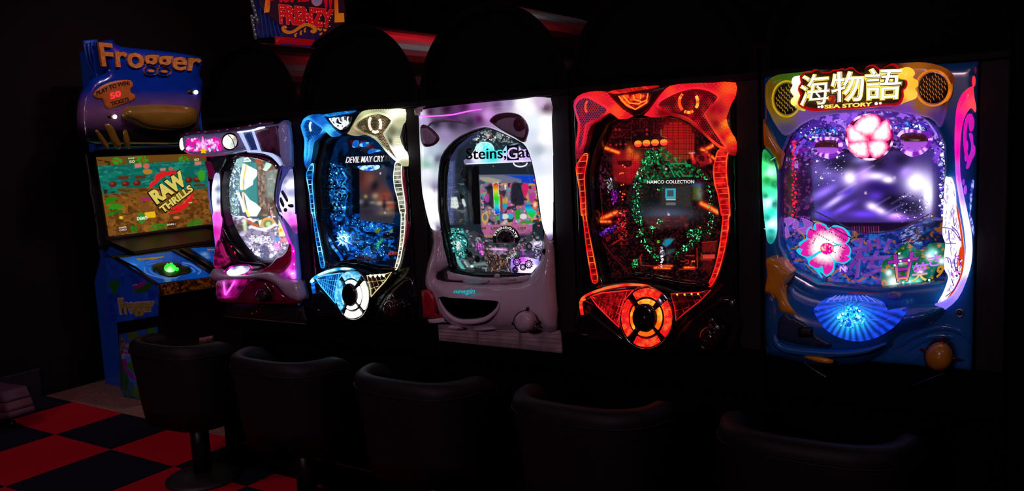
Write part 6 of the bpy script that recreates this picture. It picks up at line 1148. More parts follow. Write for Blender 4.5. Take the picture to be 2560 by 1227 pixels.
leds('nails', NL, Y(.045), m3, c('#404040'), r=.9, mat=M_CHROME, h=.004)
tube('ball_rail', v('D3', '470,0 375,215 470,640'), Y(.04), pl('clear_rail_grey', (.5, .5, .6), .1, metal=.5), m3, r=.9, smooth=0)
tube('ball_rail', v('E3', '570,250 760,360 880,430 1330,430 1600,240'), Y(.035), pl('clear_rail_grey', (.5, .5, .6)), m3, r=1.0, smooth=3)
ring('playfield_gear', v('E3', '270,470'), 30, 26, Y(.045), pl('gear_teal_dark', (.05, .14, .14), .3), m3, r=1.8, a0=3.6, a1=6.6)
puff('glass_pane', HOLE3, Y(.02), M_GLASS, m3, h=0, flat=True, back=.003, smooth=0, step=400)
# ================================================================== the pink-and-white machine (leftmost of the row)
m1 = thing('pachinko_machine', 'leftmost pachinko machine, white and magenta, with a pink neon top bar', 'pachinko machine', (-2.66, 0.1, 0.691), 'pachinko machines in the row')
M_LILAC = pl('lilac_grey_plastic', (.48, .38, .50), .25, coat=.3, grain=.04)
M_WINE1 = pl('wine_clear_plastic', (.16, .006, .04), .12, coat=.6, grain=.3, scale=25)
HOLE1 = v('N', '563,399 593,389 624,389 658,395 683,405 695,420 693,445 689,471 688,497 693,523 703,552 712,578 721,605 720,622 703,642 682,657 633,655 608,640 588,618 570,590 556,560 548,530 545,497 545,458 551,432')
box('housing', (-2.914, 0.13, 0.695), (-2.403, 0.30, 1.44), M_BLACK, m1)
puff('door_frame', wrect(-2.914, -2.402, 0.695, 1.43), Y(0.0), M_GLOSSB, m1, h=.002, r=6, holes=[HOLE1], back=.13, smooth=0, step=16)
puff('right_panel', cat_('A1 1130,246 1216,240 1240,480 1262,720 1300,1227', 'B1 905,60 930,270 975,884 905,880 905,640 890,430 840,270 790,120', 'C1 1425,1227 1360,1050 1330,900 1345,700 1400,500 1420,330 1400,250', 'A1 1140,640 1140,400'), Y(-.006), pl('blue_lilac_plastic', (.22, .30, .75), .3, em=c('#1c2c78', .55)), m1, h=.02, r=12, step=7, smooth=1, label='lilac-blue right frame')  # mild emission stands in for lamp light on this panel
# side lenses
puff('side_lens', cat_('C1 1595,325 1510,430 1430,560 1385,750 1362,900 1385,1060 1440,1200', 'B1 760,40 800,90 850,160 920,246 908,60', 'C1 1640,1200 1625,700'), Y(-.02), GL, m1, h=.012, r=8, step=4, smooth=2, label='white to magenta side lens',
     col=idw(('C1',1560,420,'#8088c0',.7),('C1',1480,560,'#a0a8d8',.8),('C1',1560,620,'#ffffff',1.5),('C1',1450,760,'#c8c8f0',.9),('C1',1590,780,'#b0b0e8',.9),('C1',1420,900,'#e8e8ff',1.1),('C1',1550,960,'#ffffff',1.5),('C1',1440,1060,'#f0f0ff',1.2),('C1',1600,1080,'#e0d8ff',1.2),('C1',1500,1180,'#f8c0e8',1.1),('B1',860,60,'#e090f0',1.1),('B1',880,120,'#ff60e8',1.2),('B1',900,200,'#a02aa8',.7)))
for p in ('1400,760 1440,740 1530,900 1510,960 1440,850', '1370,900 1400,870 1460,1000 1440,1060 1390,980', '1530,1010 1600,1000 1610,1060 1550,1050'): puff('lens_slot', v('C1', p), Y(-.033), pl('slot_blue_dark', (.05, .05, .14), .3), m1, h=.002, smooth=3)
dome('lens_slot', v('C1', '1483,1110'), 4.5, 5, Y(-.033), pl('slot_blue_dark', (.05, .05, .14)), m1, h=.002)
puff('side_lens', cat_('C1 130,420 190,430 205,700 205,950 215,1200', 'B1 200,100 190,200 170,330 160,400 145,330 130,200 118,80', 'C1 100,1150 70,900 80,650'), Y(-.012), GL, m1, h=.012, r=6, step=4, smooth=2, label='white to magenta side lens',
     col=idw(('C1',160,450,'#c0c8f0',.9),('C1',110,650,'#ffffff',1.4),('C1',180,700,'#8898d0',.7),('C1',110,800,'#f0f4ff',1.2),('C1',120,950,'#ffffff',1.4),('C1',190,950,'#8088c0',.7),('C1',140,1080,'#f8f0ff',1.3),('C1',170,1180,'#f060d8',1.),('B1',160,100,'#ff50e0',1.2),('B1',140,220,'#e020b8',1.),('B1',165,370,'#f020b0',1.)))
tube('frame_edge', cat_('C1 10,560 30,900 90,1227', 'B1 130,150 150,330 160,420'), Y(-.008), em('edge_blue', c('#5868c0'), .6), m1, r=2.2)
# inner chrome arch
tube('window_arch', v('C1', '780,0 1000,15 1180,50 1310,110 1385,200 1385,300 1345,480 1310,700 1295,900 1330,1080 1400,1227'), Y(-.016), pl('arch_violet_chrome', (.65, .62, .85), .12, metal=.9), m1, r=[4, 5, 6, 6, 6, 5, 4, 4, 4, 4, 4])
tube('window_arch', v('D1', '1050,0 1130,180 1220,400 1300,600 1340,760'), Y(-.016), GL, m1, r=[3, 3.5, 4, 5, 5], col=idw(('D1',1050,0,'#a088e0',.7),('D1',1200,350,'#c060e0',1.),('D1',1280,550,'#f018d0',1.2),('D1',1330,700,'#ff40e0',1.5)))
tube('window_lip', v('C1', '560,60 800,75 1000,110 1180,170 1290,250 1320,320'), Y(-.006), pl('lip_wine', (.18, .01, .05), .2), m1, r=[3, 4, 5, 5, 4, 3])
leds('arch_studs', v('C1', '945,115 985,120 1130,165 1175,178 1300,260'), Y(-.012), m1, c('#fff0e0', 1.6), r=1.8)
# top bar
bar1 = v('A1', '80,430 105,370 200,368 600,332 950,272 1130,248 1218,240 1250,700 1165,700 1135,650 1080,592 960,553 800,545 640,572 400,586 220,578 130,545 88,490')
puff('top_bar', bar1, Y(-.02), pl('bar_lilac', (.40, .38, .62), .25, coat=.4, em=c('#303a68', .5)), m1, h=.05, r=16, back=.025, step=7, smooth=1)  # emission in the plastic stands in for bluish light on the bar
ST = v('A1', '150,350 275,332 350,328 490,318 582,306 700,288 820,262 930,240')
for p in ST: dome('bar_stud', p, 5, 4, Y(-.05), M_CHROME, m1, h=.01, n=12, rings=3)
tube('bar_ledge', v('A1', '95,385 200,352 400,330 600,312 800,282 950,250 1080,240'), Y(-.045), pl('ledge_wine', (.10, .012, .05), .3), m1, r=4)
text('bar_neon', 'まどか☆マギカ', v('A1', '160,562 532,548 498,376 160,385'), Y(-.074), GL, m1, depth=.006, bold=.03, col=noisy(c('#f008a0', .95), c('#ffb0f8', 1.6), 7, 4, .52, .12), label='pink neon lettering')
puff('bar_star', [v('A1', '325,537')[0] + np.array([math.cos(-1.57 + k * .628), math.sin(-1.57 + k * .628)]) * (7.5 if k % 2 == 0 else 3.8) for k in range(10)], Y(-.082), em('star_yellow', c('#ffb010'), 1.1), m1, h=.004, smooth=0)
lb = dome('bar_lamp', v('A1', '612,440'), 18, 18, Y(-.07), GL, m1, h=.012, col=idw(('A1',590,430,'#fffaf0',1.7),('A1',640,460,'#c8d8d8',1.),('A1',660,410,'#b0a890',.8),('A1',640,400,'#f0f0e8',1.2)), label='round white lamp'); ring('lamp_bezel', v('A1', '614,440'), 19.5, 20, Y(-.07), pl('bezel_bronze', (.35, .2, .14), .15, metal=1), lb, r=2.2)
tube('lamp_bar', v('A1', '595,370 640,420 665,500'), Y(-.083), pl('bezel_bronze', (.35, .2, .14)), lb, r=1.0)
lb = dome('bar_lamp', v('A1', '108,465'), 7, 16, Y(-.055), GL, m1, h=.008, col=c('#f0f4f0', 1.2)); ring('lamp_bezel', v('A1', '110,465'), 8, 17, Y(-.055), pl('bezel_bronze', (.35, .2, .14)), lb, r=1.5)
tube('bar_underglow', v('A1', '180,578 300,590 420,590 560,578'), Y(-.06), em('under_pink', c('#a01850'), .8), m1, r=1.6)
puff('print_panel', v('A1', '860,330 985,292 1110,270 1130,430 1140,600 1060,560 930,540'), Y(-.072), pl('print_pink', (.16, .06, .14), .3, grain=.8, scale=18), m1, h=.003, smooth=0)
puff('bar_window', v('A1', '745,352 838,330 905,520 825,535'), Y(-.074), pl('window_blue', (.05, .09, .25), .15, em=c('#16285a', .7)), m1, h=.003, smooth=0)  # window's emission stands in for light shining through it
for p in ('695,340 745,352 825,535 800,545 700,345', '838,322 855,322 935,542 910,535'): puff('bar_light_frame', v('A1', p), Y(-.078), em('frame_ice', c('#b8c8ff'), 1.0), m1, h=.003, smooth=0, step=4)
tube('bar_light_frame', v('A1', '695,342 840,322 920,300 978,288'), Y(-.078), em('frame_ice2', c('#e8f0ff'), 1.3), m1, r=[2, 2, 3, 2]); tube('bar_light_frame', v('A1', '800,545 930,545 1030,570 1100,620 1150,690'), Y(-.05), em('frame_ice', c('#b8c8ff')), m1, r=[2, 3, 4, 5, 3])
# playfield
a1 = Art(catmull(HOLE1, 3), Y(.06), 1.2); a1.c[:] = a1._col('#1a2a2c')
lf = v('C1', '200,420 340,130 560,100 620,250 600,700 600,1227 220,1227'); a1.poly(lf, '#30404c', .9, 6); a1.nmix(5, '#7a90a8', .55, .1, .7, 2, .5, region=lf); a1.nmix(4, '#c8e0f0', .68, .06, .8, 3, .6, region=lf); a1.nmix(6, '#3a6a30', .7, .05, .6, 4, region=lf); a1.nmix(9, '#202838', .55, .1, .8, 5, .3, region=v('C1', '200,420 400,420 400,1227 220,1227'))
a1.poly(v('C1', '380,130 700,60 800,170 680,200 640,300 520,260 470,180'), '#5a7a78', .8, 5); a1.nmix(5, '#a05a18', .66, .05, .8, 6, region=v('C1', '430,90 560,90 540,180 450,190'))
a1.poly(v('C1', '700,180 930,200 960,1227 1010,1080 800,1227 700,800'), '#1c4a4a', .9, 4); rt = v('C1', '940,200 1340,300 1300,700 1290,900 1320,1227 1000,1227 960,700'); a1.poly(rt, '#3a2c24', .9, 6); a1.nmix(10, '#241a1c', .5, .1, .8, 7, .6, region=rt); a1.nmix(7, '#6a5040', .62, .08, .7, 8, .6, region=rt); a1.poly(v('C1', '1110,380 1330,340 1290,900 1130,850'), '#4a605c', .6, 10)
a1.poly(v('C1', '890,110 1060,140 1060,240 940,240'), '#5a2a18', .9, 4)
pane = [v('C1', '750,255 935,350 935,450 860,540 855,620 700,720 705,480'), v('C1', '700,790 800,920 920,990 1015,1080 980,1140 930,1227 790,1227 740,1000')]
for p in pane: a1.poly(p, '#f4fffa', 1, 3).poly(p.mean(0) + (p - p.mean(0)) * .78, '#b8d8dc', .9, 4)
a1.line(v('C1', '690,250 660,420 640,560 640,720'), 7, '#f4fff8', .95, 3, 4).line(v('C1', '735,250 700,430 670,560 680,710'), 4.5, '#a87030', .95, 2, 4).line(v('C1', '670,780 680,950 720,1080 770,1220'), 5.5, '#8a7a68', .95, 2, 4).line(v('C1', '740,1130 790,1220'), 5, '#d8a020', .9, 2).line(v('C1', '560,740 640,960 690,1130'), 6, '#e0f8f8', .9, 3, 4).line(v('C1', '540,720 700,740'), 4, '#1c4a50', .9, 2)
a1.line(v('C1', '690,180 820,170 760,110 700,140'), 2, '#e8fff8', .9, 1.5); a1.poly(v('C1', '1060,330 1110,200 1240,210 1180,300 1090,360'), '#7aa088', .8, 3).line(v('C1', '1060,330 1110,355 1200,260'), 1.6, '#d0ffe0', .9)
for y_ in (885, 1050): a1.line(v('C1', '255,%d 370,%d' % (y_, y_)), 1.4, '#90a8ff', .8).ell(v('C1', '262,%d' % y_), 1.8, 1.8, '#f0f4ff').ell(v('C1', '350,%d' % y_), 1.8, 1.8, '#f0f4ff')
lw = v('D1', '0,0 980,0 1180,300 1250,520 1100,780 940,890 540,880 300,620 100,300'); a1.poly(v('D1', '380,230 1000,220 1230,430 1240,560 1100,780 700,880 520,860 400,740 300,560 280,350'), '#585068', .92, 14); a1.nmix(9, '#9a98c0', .5, .12, .85, 11, 1.3, region=lw); a1.nmix(6, '#30282c', .58, .06, .7, 12, 1.3, region=lw); a1.nmix(5, '#e8f0ff', .7, .05, .8, 13, 1.6, region=v('D1', '480,420 1240,440 1200,640 1000,800 600,780 420,660')); a1.nmix(6, '#b04a6a', .68, .05, .7, 14, 1.4, region=v('D1', '700,440 1240,420 1100,760 760,760'))
a1.poly(v('D1', '0,60 360,100 480,300 300,340 380,640 520,860 330,640 150,420'), '#2c2224', .75, 20)
a1.poly(v('D1', '380,40 660,160 690,230 560,200 440,120'), '#6a2c18', .95, 4).poly(v('D1', '660,90 720,70 690,200'), '#b0e8a8', .9, 3); a1.ell(v('D1', '845,140'), 18, 15, '#a85a28', 1, 2).ell(v('D1', '845,150'), 12, 11, '#3a4a34', 1, 2).ell(v('D1', '850,155'), 6, 6, '#6a7a50', 1, 2)
a1.poly(v('D1', '360,60 430,70 440,290 380,290 360,180'), '#8aa070', .7, 5).poly(v('D1', '1050,80 1120,60 1200,370 1060,390'), '#d8c070', .85, 6).blob(v('D1', '1090,270'), 5, 6, '#8a4a10', .9).poly(v('D1', '980,420 1080,400 1060,460 970,490'), '#2058a0', .9, 3).poly(v('D1', '1070,460 1160,410 1230,440 1220,520 1110,490'), '#c05058', .9, 4)
a1.poly(v('D1', '700,600 760,520 830,560 870,680 870,880 700,880'), '#2a2c40', .85, 5).ell(v('D1', '405,590'), 2.6, 3.4, '#1a181c').ell(v('D1', '525,650'), 2.6, 3.2, '#1a181c').ell(v('D1', '290,450'), 2.6, 3.4, '#141214').poly(v('D1', '1010,500 1100,520 1060,640 990,640 960,560'), '#c0509a', .7, 4)
a1.line(v('D1', '560,220 700,250 850,230 980,150'), 6, '#a8b0c8', .7, 4, 4).ell(v('D1', '405,687'), 3, 1.6, '#f8f8ff')
a1.c = np.clip(a1.c, 0, 1) ** .85 * 1.75
a1.build('playfield', glow('backlit_print'), m1, .95)
text('panel_text', 'ほむらVS.', v('D1', '520,500 930,490 910,360 520,350'), Y(.052), em('vs_white', c('#f4f4ff'), 1.0), m1, depth=.002, bold=.0); text('panel_text_edge', 'ほむらVS.', v('D1', '515,508 936,498 916,352 514,342'), Y(.055), pl('vs_dark', (.01, .01, .02), .4), m1, depth=.001, bold=.04)
jewels('clear_crystal', lf, 130, Y(.05), m1, [c('#8098b8', .7), c('#d8f0ff', 1.2), c('#304858', .5), c('#60a860', .6)], (.7, 2.2), 3, .01); jewels('clear_crystal', v('D1', '500,560 1200,460 1180,640 1000,780 620,820'), 120, Y(.052), m1, [c('#9090c0', .7), c('#e8e8ff', 1.2), c('#b05088', .7), c('#403848', .5)], (.7, 2.0), 4, .008)
leds('status_leds', v('D1', '140,580 205,690 210,710'), Y(-.004), m1, c('#ff2030', 1.8), r=2.0)
for p in ('0,100 130,60 380,50 330,130 210,400 140,410 30,150', ): puff('curtain_vane', v('C1', p), Y(-.004), pl('vane_dark_teal', (.03, .06, .065), .2), m1, h=.01, r=6, smooth=2)
tubes('vane_ribs', [v('C1', a) for a in ('60,130 160,380', '110,110 190,380', '160,95 220,330', '220,80 250,250')], Y(-.014), pl('vane_rib', (.01, .02, .02), .3), m1, r=.9, smooth=0)
puff('wine_fin', v('A1', '345,650 430,660 455,730 450,820 395,835 370,740'), Y(-.002), pl('fin_magenta', (.35, .01, .12), .25, em=c('#3a0420', .6)), m1, h=.01, smooth=2)  # faint emission stands in for light passing through the fin
# lower cup and band
puff('tray_dark', v('B1', '200,250 250,400 330,490 480,520 640,540 560,600 250,600 180,580 170,480 160,420'), Y(-.004), M_GLOSSB, m1, h=.01, smooth=2)
puff('magenta_wing', v('B1', '160,330 190,310 240,440 290,520 250,540 180,580 140,570 125,510 140,430'), Y(-.02), GL, m1, h=.02, r=10, step=5, smooth=2, col=noisy(c('#5a0430', .5), c('#b01068', .7), 9, 3))
puff('wine_cup', v('D1', '1245,520 1290,640 1290,780 1260,930 1150,1060 1000,1110 860,1100 640,1062 780,990 900,920 1010,800 1110,755 1200,650'), Y(-.02), pl('cup_wine', (.20, .006, .03), .12, coat=.6, grain=.5, scale=20, em=c('#3c0210', .6)), m1, h=.02, r=10, smooth=3, step=5, label='dark wine-red cup')  # cup is no lamp; emission stands in for light within its plastic
puff('magenta_cup_glow', v('D1', '1290,540 1345,700 1350,950 1360,1150 1330,1210 1200,1170 1040,1120 1150,1070 1262,930 1295,780'), Y(-.022), GL, m1, h=.018, r=8, smooth=3, step=4, col=idw(('D1',1320,650,'#f010d0',1.1),('D1',1340,800,'#d010b8',.9),('D1',1330,1000,'#e818d0',1.),('D1',1310,1110,'#ff80f0',2.),('D1',1150,1130,'#9010a0',.7),('D1',1250,1170,'#b010b0',.7)), label='glowing magenta cup edge')
leds('cup_leds', v('D1', '1330,672 1345,925 1300,1105 1325,1095 720,1150'), Y(-.042), m1, c('#ffc0f8', 2.5), r=2.0)
dome('lens_button', v('D1', '265,1045'), 29, 11, Y(-.05), GL, m1, h=.02, rot=-.22, col=idw(('D1',120,1090,'#ffffff',1.4),('D1',260,1060,'#f8f4ff',1.4),('D1',360,1010,'#f0f0ff',1.3),('D1',200,980,'#8070c8',.7),('D1',400,960,'#7a70b8',.7)), label='oval lens button lit white'); ring('button_bezel', v('D1', '265,1050'), 36, 13, Y(-.045), GL, m1, r=2.6, rot=-.18, col=noisy(c('#7a0868', .6), c('#f030d0', 1.1), 6, 3))
band = v('B1', '92,650 118,590 150,588 200,625 260,642 450,638 640,614 720,650 800,692 905,700 940,720 976,884 905,886 820,840 740,750 640,695 520,680 300,692 150,700 105,678')
puff('silver_band', band, Y(-.045), M_LILAC, m1, h=.035, r=14, back=.04, step=6, smooth=2, label='lilac grey band')
puff('pink_cup', v('B1', '165,702 300,694 440,688 400,750 320,850 170,865 155,780'), Y(-.03), GL, m1, h=.02, r=10, step=5, smooth=2, col=idw(('B1',180,760,'#58062c',.5),('B1',230,720,'#c060b0',.6),('B1',240,810,'#f020c0',1.),('B1',280,740,'#401828',.4),('B1',330,715,'#f030c8',1.),('B1',300,760,'#a80880',.6),('B1',380,760,'#400420',.4),('B1',190,830,'#38041c',.4),('B1',400,710,'#a00860',.7),('B1',330,830,'#a00870',.6)), label='glowing pink cup')
tubes('cup_strips', [v('B1', a) for a in ('225,705 235,780 240,830', '330,700 290,770 245,830')], Y(-.052), GL, m1, r=2.6, col=c('#ff60f0', 1.4))
puff('lower_cup', v('B1', '155,860 330,850 420,730 560,690 700,720 800,830 960,900 900,920 600,920 400,915 200,905'), Y(-.03), M_WINE1, m1, h=.02, r=14, smooth=2)
hb = dome('dial_handle', v('B1', '590,840'), 17, 18, Y(-.075), pl('dial_clear_wine', (.05, .02, .03), .06, coat=.6), m1, h=.025, n=28, rings=6); ring('dial_ring', v('B1', '590,840'), 12, 13, Y(-.095), M_DARKCH, hb, r=1.2); tube('dial_lug', v('B1', '620,720 650,760 680,800'), Y(-.07), M_CHROME, hb, r=[2, 3.5, 2])
puff('base_board', v('B1', '250,905 980,925 1020,1108 245,1040'), Y(.004), pl('board_black', (.012, .010, .014), .35), m1, h=.002, flat=True, smooth=0)
tube('board_edge', v('B1', '245,1040 640,1076 1020,1112'), Y(-.001), pl('board_edge', (.12, .10, .12), .4), m1, r=.8, smooth=0)
leds('board_leds', v('B1', '500,1010 540,992'), Y(-.004), m1, c('#a81020', 1.0), r=1.6)
puff('glass_pane', HOLE1, Y(.02), M_GLASS, m1, h=0, flat=True, back=.003, smooth=0, step=400)
# ================================================================== the video game with the river screen, facing the row from the left wall
fg = thing('arcade_game', 'blue video arcade game by the left wall with orange lettering and a river screen', 'arcade game', (-4.3, 0.7, 0.0))
M_GBLUE = pl('cabinet_blue', (.010, .10, .60), .35, coat=.3, grain=.06)
M_GBLK = pl('cabinet_black', (.003, .003, .005), .4)
prism('tower', [(-4.60, 0.0), (-4.275, 0.0), (-4.275, .80), (-4.445, .84), (-4.475, 1.38), (-4.36, 1.40), (-4.36, 1.94), (-4.50, 1.94), (-4.515, .76), (-4.60, .62)], 'y', 0.42, 1.09, M_GBLUE, fg, bev=.004)
prism('screen_ledge', [(-4.436, .846), (-4.27, .801), (-4.17, .797), (-4.19, .812), (-4.436, .872)], 'y', 0.425, 1.085, M_GBLK, fg, bev=.002)
prism('pedestal', [(-4.255, 0.0), (-3.94, 0.0), (-3.868, .488), (-4.255, .488)], 'y', 0.322, 1.075, M_GBLK, fg, bev=.004)
prism('console', [(-4.272, .49), (-3.842, .49), (-3.835, .640), (-4.165, .792), (-4.272, .796)], 'y', 0.312, 1.08, M_GBLK, fg, bev=.004)
SPL = Pl((-4.445, 0, 1.12), (.996, 0, .088)); MPL = Pl((-4.33, 0, 1.6), (1, 0, 0)); CPL = Pl((-3.835, 0, .648), (.416, 0, .909)); SIDE = Y(0.309); FRONT = Pl((-3.832, 0, .6), (1, 0, 0))
puff('screen_bezel', v('N', '212,380 400,370 545,366 560,560 545,598 250,625'), SPL.off(.002), M_GBLK, fg, h=.006, r=8, back=.02, smooth=0, step=14, holes=[v('F2', '170,95 1340,55 1400,800 305,935')])
sc = Art(v('F2', '165,92 1345,52 1405,805 300,940'), SPL.off(-.004), 1.2); sc.c[:] = sc._col('#7a4a1a')
sc.poly(v('F2', '150,80 1450,40 1450,150 900,150 700,165 400,170 170,180'), '#6a4416', 1, 4); sc.poly(v('F2', '160,190 700,160 1200,130 1400,140 1420,420 1200,440 700,450 500,470 240,490'), '#0f5e54', 1, 5); sc.nmix(7, '#177868', .5, .15, .7, 3, 2.5, region=v('F2', '160,190 700,160 1200,130 1400,140 1420,420 700,450 240,490')); sc.nmix(4, '#2a9a80', .66, .08, .6, 4, 3, region=v('F2', '160,190 700,160 1200,130 1400,140 1420,420 700,450 240,490'))
sc.poly(v('F2', '490,100 600,95 610,180 560,190 500,170'), '#1c5a48', .8, 6); land = v('F2', '240,490 500,470 900,450 1200,440 1420,420 1420,830 300,940'); sc.nmix(9, '#96641e', .5, .2, .8, 5, 1.5, region=land); sc.nmix(5, '#3a200c', .62, .08, .6, 6, 1.5, region=land); sc.nmix(12, '#4a260c', .55, .2, .7, 7, region=v('F2', '250,600 1420,560 1420,830 300,940'))
sc.poly(v('F2', '390,430 700,420 960,420 960,445 700,460 410,470'), '#7a4a1c', .95, 2); sc.nmix(5, '#4a280c', .5, .1, .7, 8, 4, region=v('F2', '390,430 960,420 960,445 410,470'))
for x, y in ((348, 382), (480, 378), (603, 370), (1150, 338), (1240, 332)): sc.ell(v('F2', '%d,%d' % (x, y)), 10, 7, '#5a1a12', 1, 2).blob(v('F2', '%d,%d' % (x - 10, y - 8)), 4, 3, '#b04a38', .8)
for p in ('405,298 515,292 515,325 405,335', '585,292 695,288 690,320 585,325', '1200,385 1320,375 1325,400 1205,408'): sc.poly(v('F2', p), '#5a2e16', 1, 2)
for x, y, s_ in ((390, 135, 14), (660, 120, 16), (1100, 118, 14), (600, 110, 10), (160, 260, 12), (240, 560, 6)): sc.nmix(3, '#2a9a1c', .4, .1, .95, int(x), region=ell(v('F2', '%d,%d' % (x, y)), s_, s_ * .6, 14)); sc.ell(v('F2', '%d,%d' % (x, y)), 3, 2.2, '#a83020')
sc.nmix(4, '#1a1a0c', .5, .1, .9, 9, 2, region=v('F2', '180,120 300,140 440,200 380,200 240,170')); sc.nmix(4, '#2a1c0c', .5, .1, .9, 10, 2, region=v('F2', '240,430 330,430 380,470 260,490'))
for p in ('575,165 650,160 652,205 580,208', '845,215 910,208 905,240 850,245', '1210,145 1280,140 1280,178 1215,182'): sc.poly(v('F2', p), '#d07a68', .95, 2)
sc.ell(v('F2', '700,190'), 8, 7, '#c86050').ell(v('F2', '715,250'), 12, 7, '#b07a28').ell(v('F2', '960,220'), 6, 5, '#b06048')
for p, cl in (('268,540 330,515 400,530 340,575 275,600', '#1f7a14'), ('300,640 330,595 400,590 460,620 400,645 330,645', '#2a8a18'), ('290,690 360,665 440,655 450,680 380,690', '#1c6a14'), ('290,700 350,680 360,700 310,715', '#2a7a1a')): sc.poly(v('F2', p), cl, .95, 2, 3)
gr = v('F2', '530,830 600,800 610,890 560,900 530,880'); sc.nmix(3, '#1c7a1c', .35, .1, .95, 12, .5, region=gr); gr = v('F2', '740,850 780,800 900,800 920,840 760,880'); sc.nmix(3, '#1f8018', .35, .1, .95, 13, .4, region=gr); gr = v('F2', '1130,800 1180,760 1290,740 1300,820 1150,830'); sc.nmix(3, '#1c7818', .35, .1, .95, 14, .4, region=gr)
for k in range(9): sc.ell(v('F2', '%d,%d' % (650 + k * 14, 545 - k * 1.5)), 2.2, 3.4, '#b01a70')
sc.poly(v('F2', '680,682 790,668 805,720 795,735 695,742'), '#e8b818', 1, 2).poly(v('F2', '920,785 1020,770 1020,840 925,850'), '#4a200c', .95, 4).poly(v('F2', '380,830 520,815 520,880 390,900'), '#5a3214', .95, 5).ell(v('F2', '1225,563'), 5, 4, '#c03020').ell(v('F2', '435,735'), 5, 4, '#d8c020').ell(v('F2', '1020,735'), 8, 4, '#c07030')
sc.ell(v('F2', '650,740'), 10, 14, '#2a8a20', .9).ell(v('F2', '1285,290'), 10, 14, '#3a9a20', .9)
sc.build('screen', glow('screen_glow', 1.0, rough=.15, base=.05), fg, .95)
SPLASH = [('735,400 760,350 790,340 800,285 850,260 960,240 1040,245 1000,280 900,300 840,340 800,380 745,425', None), ('985,620 1080,590 1180,480 1195,490 1185,560 1140,610 1060,670 960,700 925,680 960,670 1080,640 980,650', None)]
for p, _ in SPLASH: puff('logo_splash', v('F2', p), SPL.off(.000), em('splash_red', c('#d81c20'), .9), fg, h=.002, smooth=2, step=5, back=.003)
text('logo_shadow', 'RAW', v('F2', '808,618 1150,390 1058,218 705,470'), SPL.off(.001), pl('logo_shadow', (.02, .01, .004), .5), fg, depth=.0012, bold=.08)
text('logo_shadow', 'THRILLS', v('F2', '880,708 1215,450 1160,372 820,628'), SPL.off(.001), pl('logo_shadow', (.02, .01, .004)), fg, depth=.0012, bold=.08)
text('logo_text', 'RAW', v('F2', '815,598 1142,378 1058,232 722,472'), SPL.off(.003), em('logo_cream', c('#d8c860'), .9), fg, depth=.0015, bold=.055); text('logo_text', 'THRILLS', v('F2', '882,690 1202,448 1158,382 832,628'), SPL.off(.003), em('logo_cream', c('#d8c860')), fg, depth=.0015, bold=.04)
for s_, q_ in (('TM', '1145,588 1182,580 1180,570 1143,574'), ('50', '520,162 580,158 578,125 520,130'), ('BONUS', '510,116 575,112 575,98 510,102'), ('50', '1208,138 1258,132 1256,105 1206,112')): text('screen_text', s_, v('F2', q_), SPL.off(.001), em('txt_cream', c('#e8dc90'), .85), fg, depth=.001, bold=.02)
text('screen_text', 'DEMO', v('F2', '605,765 715,755 712,718 602,730'), SPL.off(.001), em('txt_white', c('#e8f0e0'), .85), fg, depth=.001, bold=.02); text('screen_text', 'SWIPE\nCARD', v('F2', '418,880 495,868 488,825 412,838'), SPL.off(.001), em('txt_white', c('#e8f0e0')), fg, depth=.001); text('screen_text', 'SWIPE /', v('F2', '922,822 1015,812 1012,795 918,802'), SPL.off(.001), em('txt_white', c('#e8f0e0')), fg, depth=.001)
# moulded top sign
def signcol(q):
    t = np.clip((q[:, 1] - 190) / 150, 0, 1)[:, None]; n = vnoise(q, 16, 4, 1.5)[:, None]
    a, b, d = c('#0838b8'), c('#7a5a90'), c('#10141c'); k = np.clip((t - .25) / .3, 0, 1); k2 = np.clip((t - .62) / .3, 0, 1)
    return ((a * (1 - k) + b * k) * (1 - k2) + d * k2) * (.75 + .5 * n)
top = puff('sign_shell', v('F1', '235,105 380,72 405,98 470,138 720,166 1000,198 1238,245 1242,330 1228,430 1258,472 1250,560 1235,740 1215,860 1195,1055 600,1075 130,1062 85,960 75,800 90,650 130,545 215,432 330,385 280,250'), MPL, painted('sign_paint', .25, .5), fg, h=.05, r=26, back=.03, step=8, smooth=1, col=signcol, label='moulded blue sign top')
puff('sign_side', v('F1', '108,80 240,70 255,105 290,240 335,382 215,432 150,300'), MPL.off(-.06), M_GBLUE, fg, h=.01, r=12, smooth=0); tubes('side_ridges', [v('F1', '%d,%d %d,%d %d,%d' % (115 + 35 * k, 110 - 8 * k, 150 + 30 * k, 280 - 10 * k, 225 + 25 * k, 420 - 8 * k)) for k in range(4)], MPL.off(-.045), M_GBLUE, fg, r=2.2)
text('sign_lettering', 'Frogger', v('F1', '285,405 1195,432 1240,205 238,100'), MPL.off(.045), pl('lettering_orange', (.78, .30, .07), .3, coat=.3, grain=.3, scale=50), fg, depth=.018, bold=.020, label='raised orange lettering')
text('sign_lettering_edge', 'Frogger', v('F1', '278,415 1203,442 1248,198 230,92'), MPL.off(.040), pl('lettering_edge', (.02, .02, .06), .4), fg, depth=.004, bold=.055)
tk = puff('ticket_sign', v('F1', '205,592 260,530 360,480 470,460 560,462 586,500 582,528 562,545 566,582 602,600 606,640 560,668 500,690 400,726 342,736 312,702 302,665 282,642 246,642 216,622'), MPL.off(.052), pl('ticket_orange', (.55, .17, .03), .4), fg, h=.006, r=5, smooth=1, label='orange ticket-shaped sign')
puff('ticket_display', v('F1', '305,592 520,530 537,606 346,666'), MPL.off(.0565), pl('display_black', (.01, .001, .002), .2), tk, h=.001, flat=True, smooth=0)
text('ticket_number', '50', v('F1', '372,648 472,617 462,558 360,590'), MPL.off(.060), em('led_red', c('#ff2a38'), 1.6), tk, depth=.001, bold=.03)
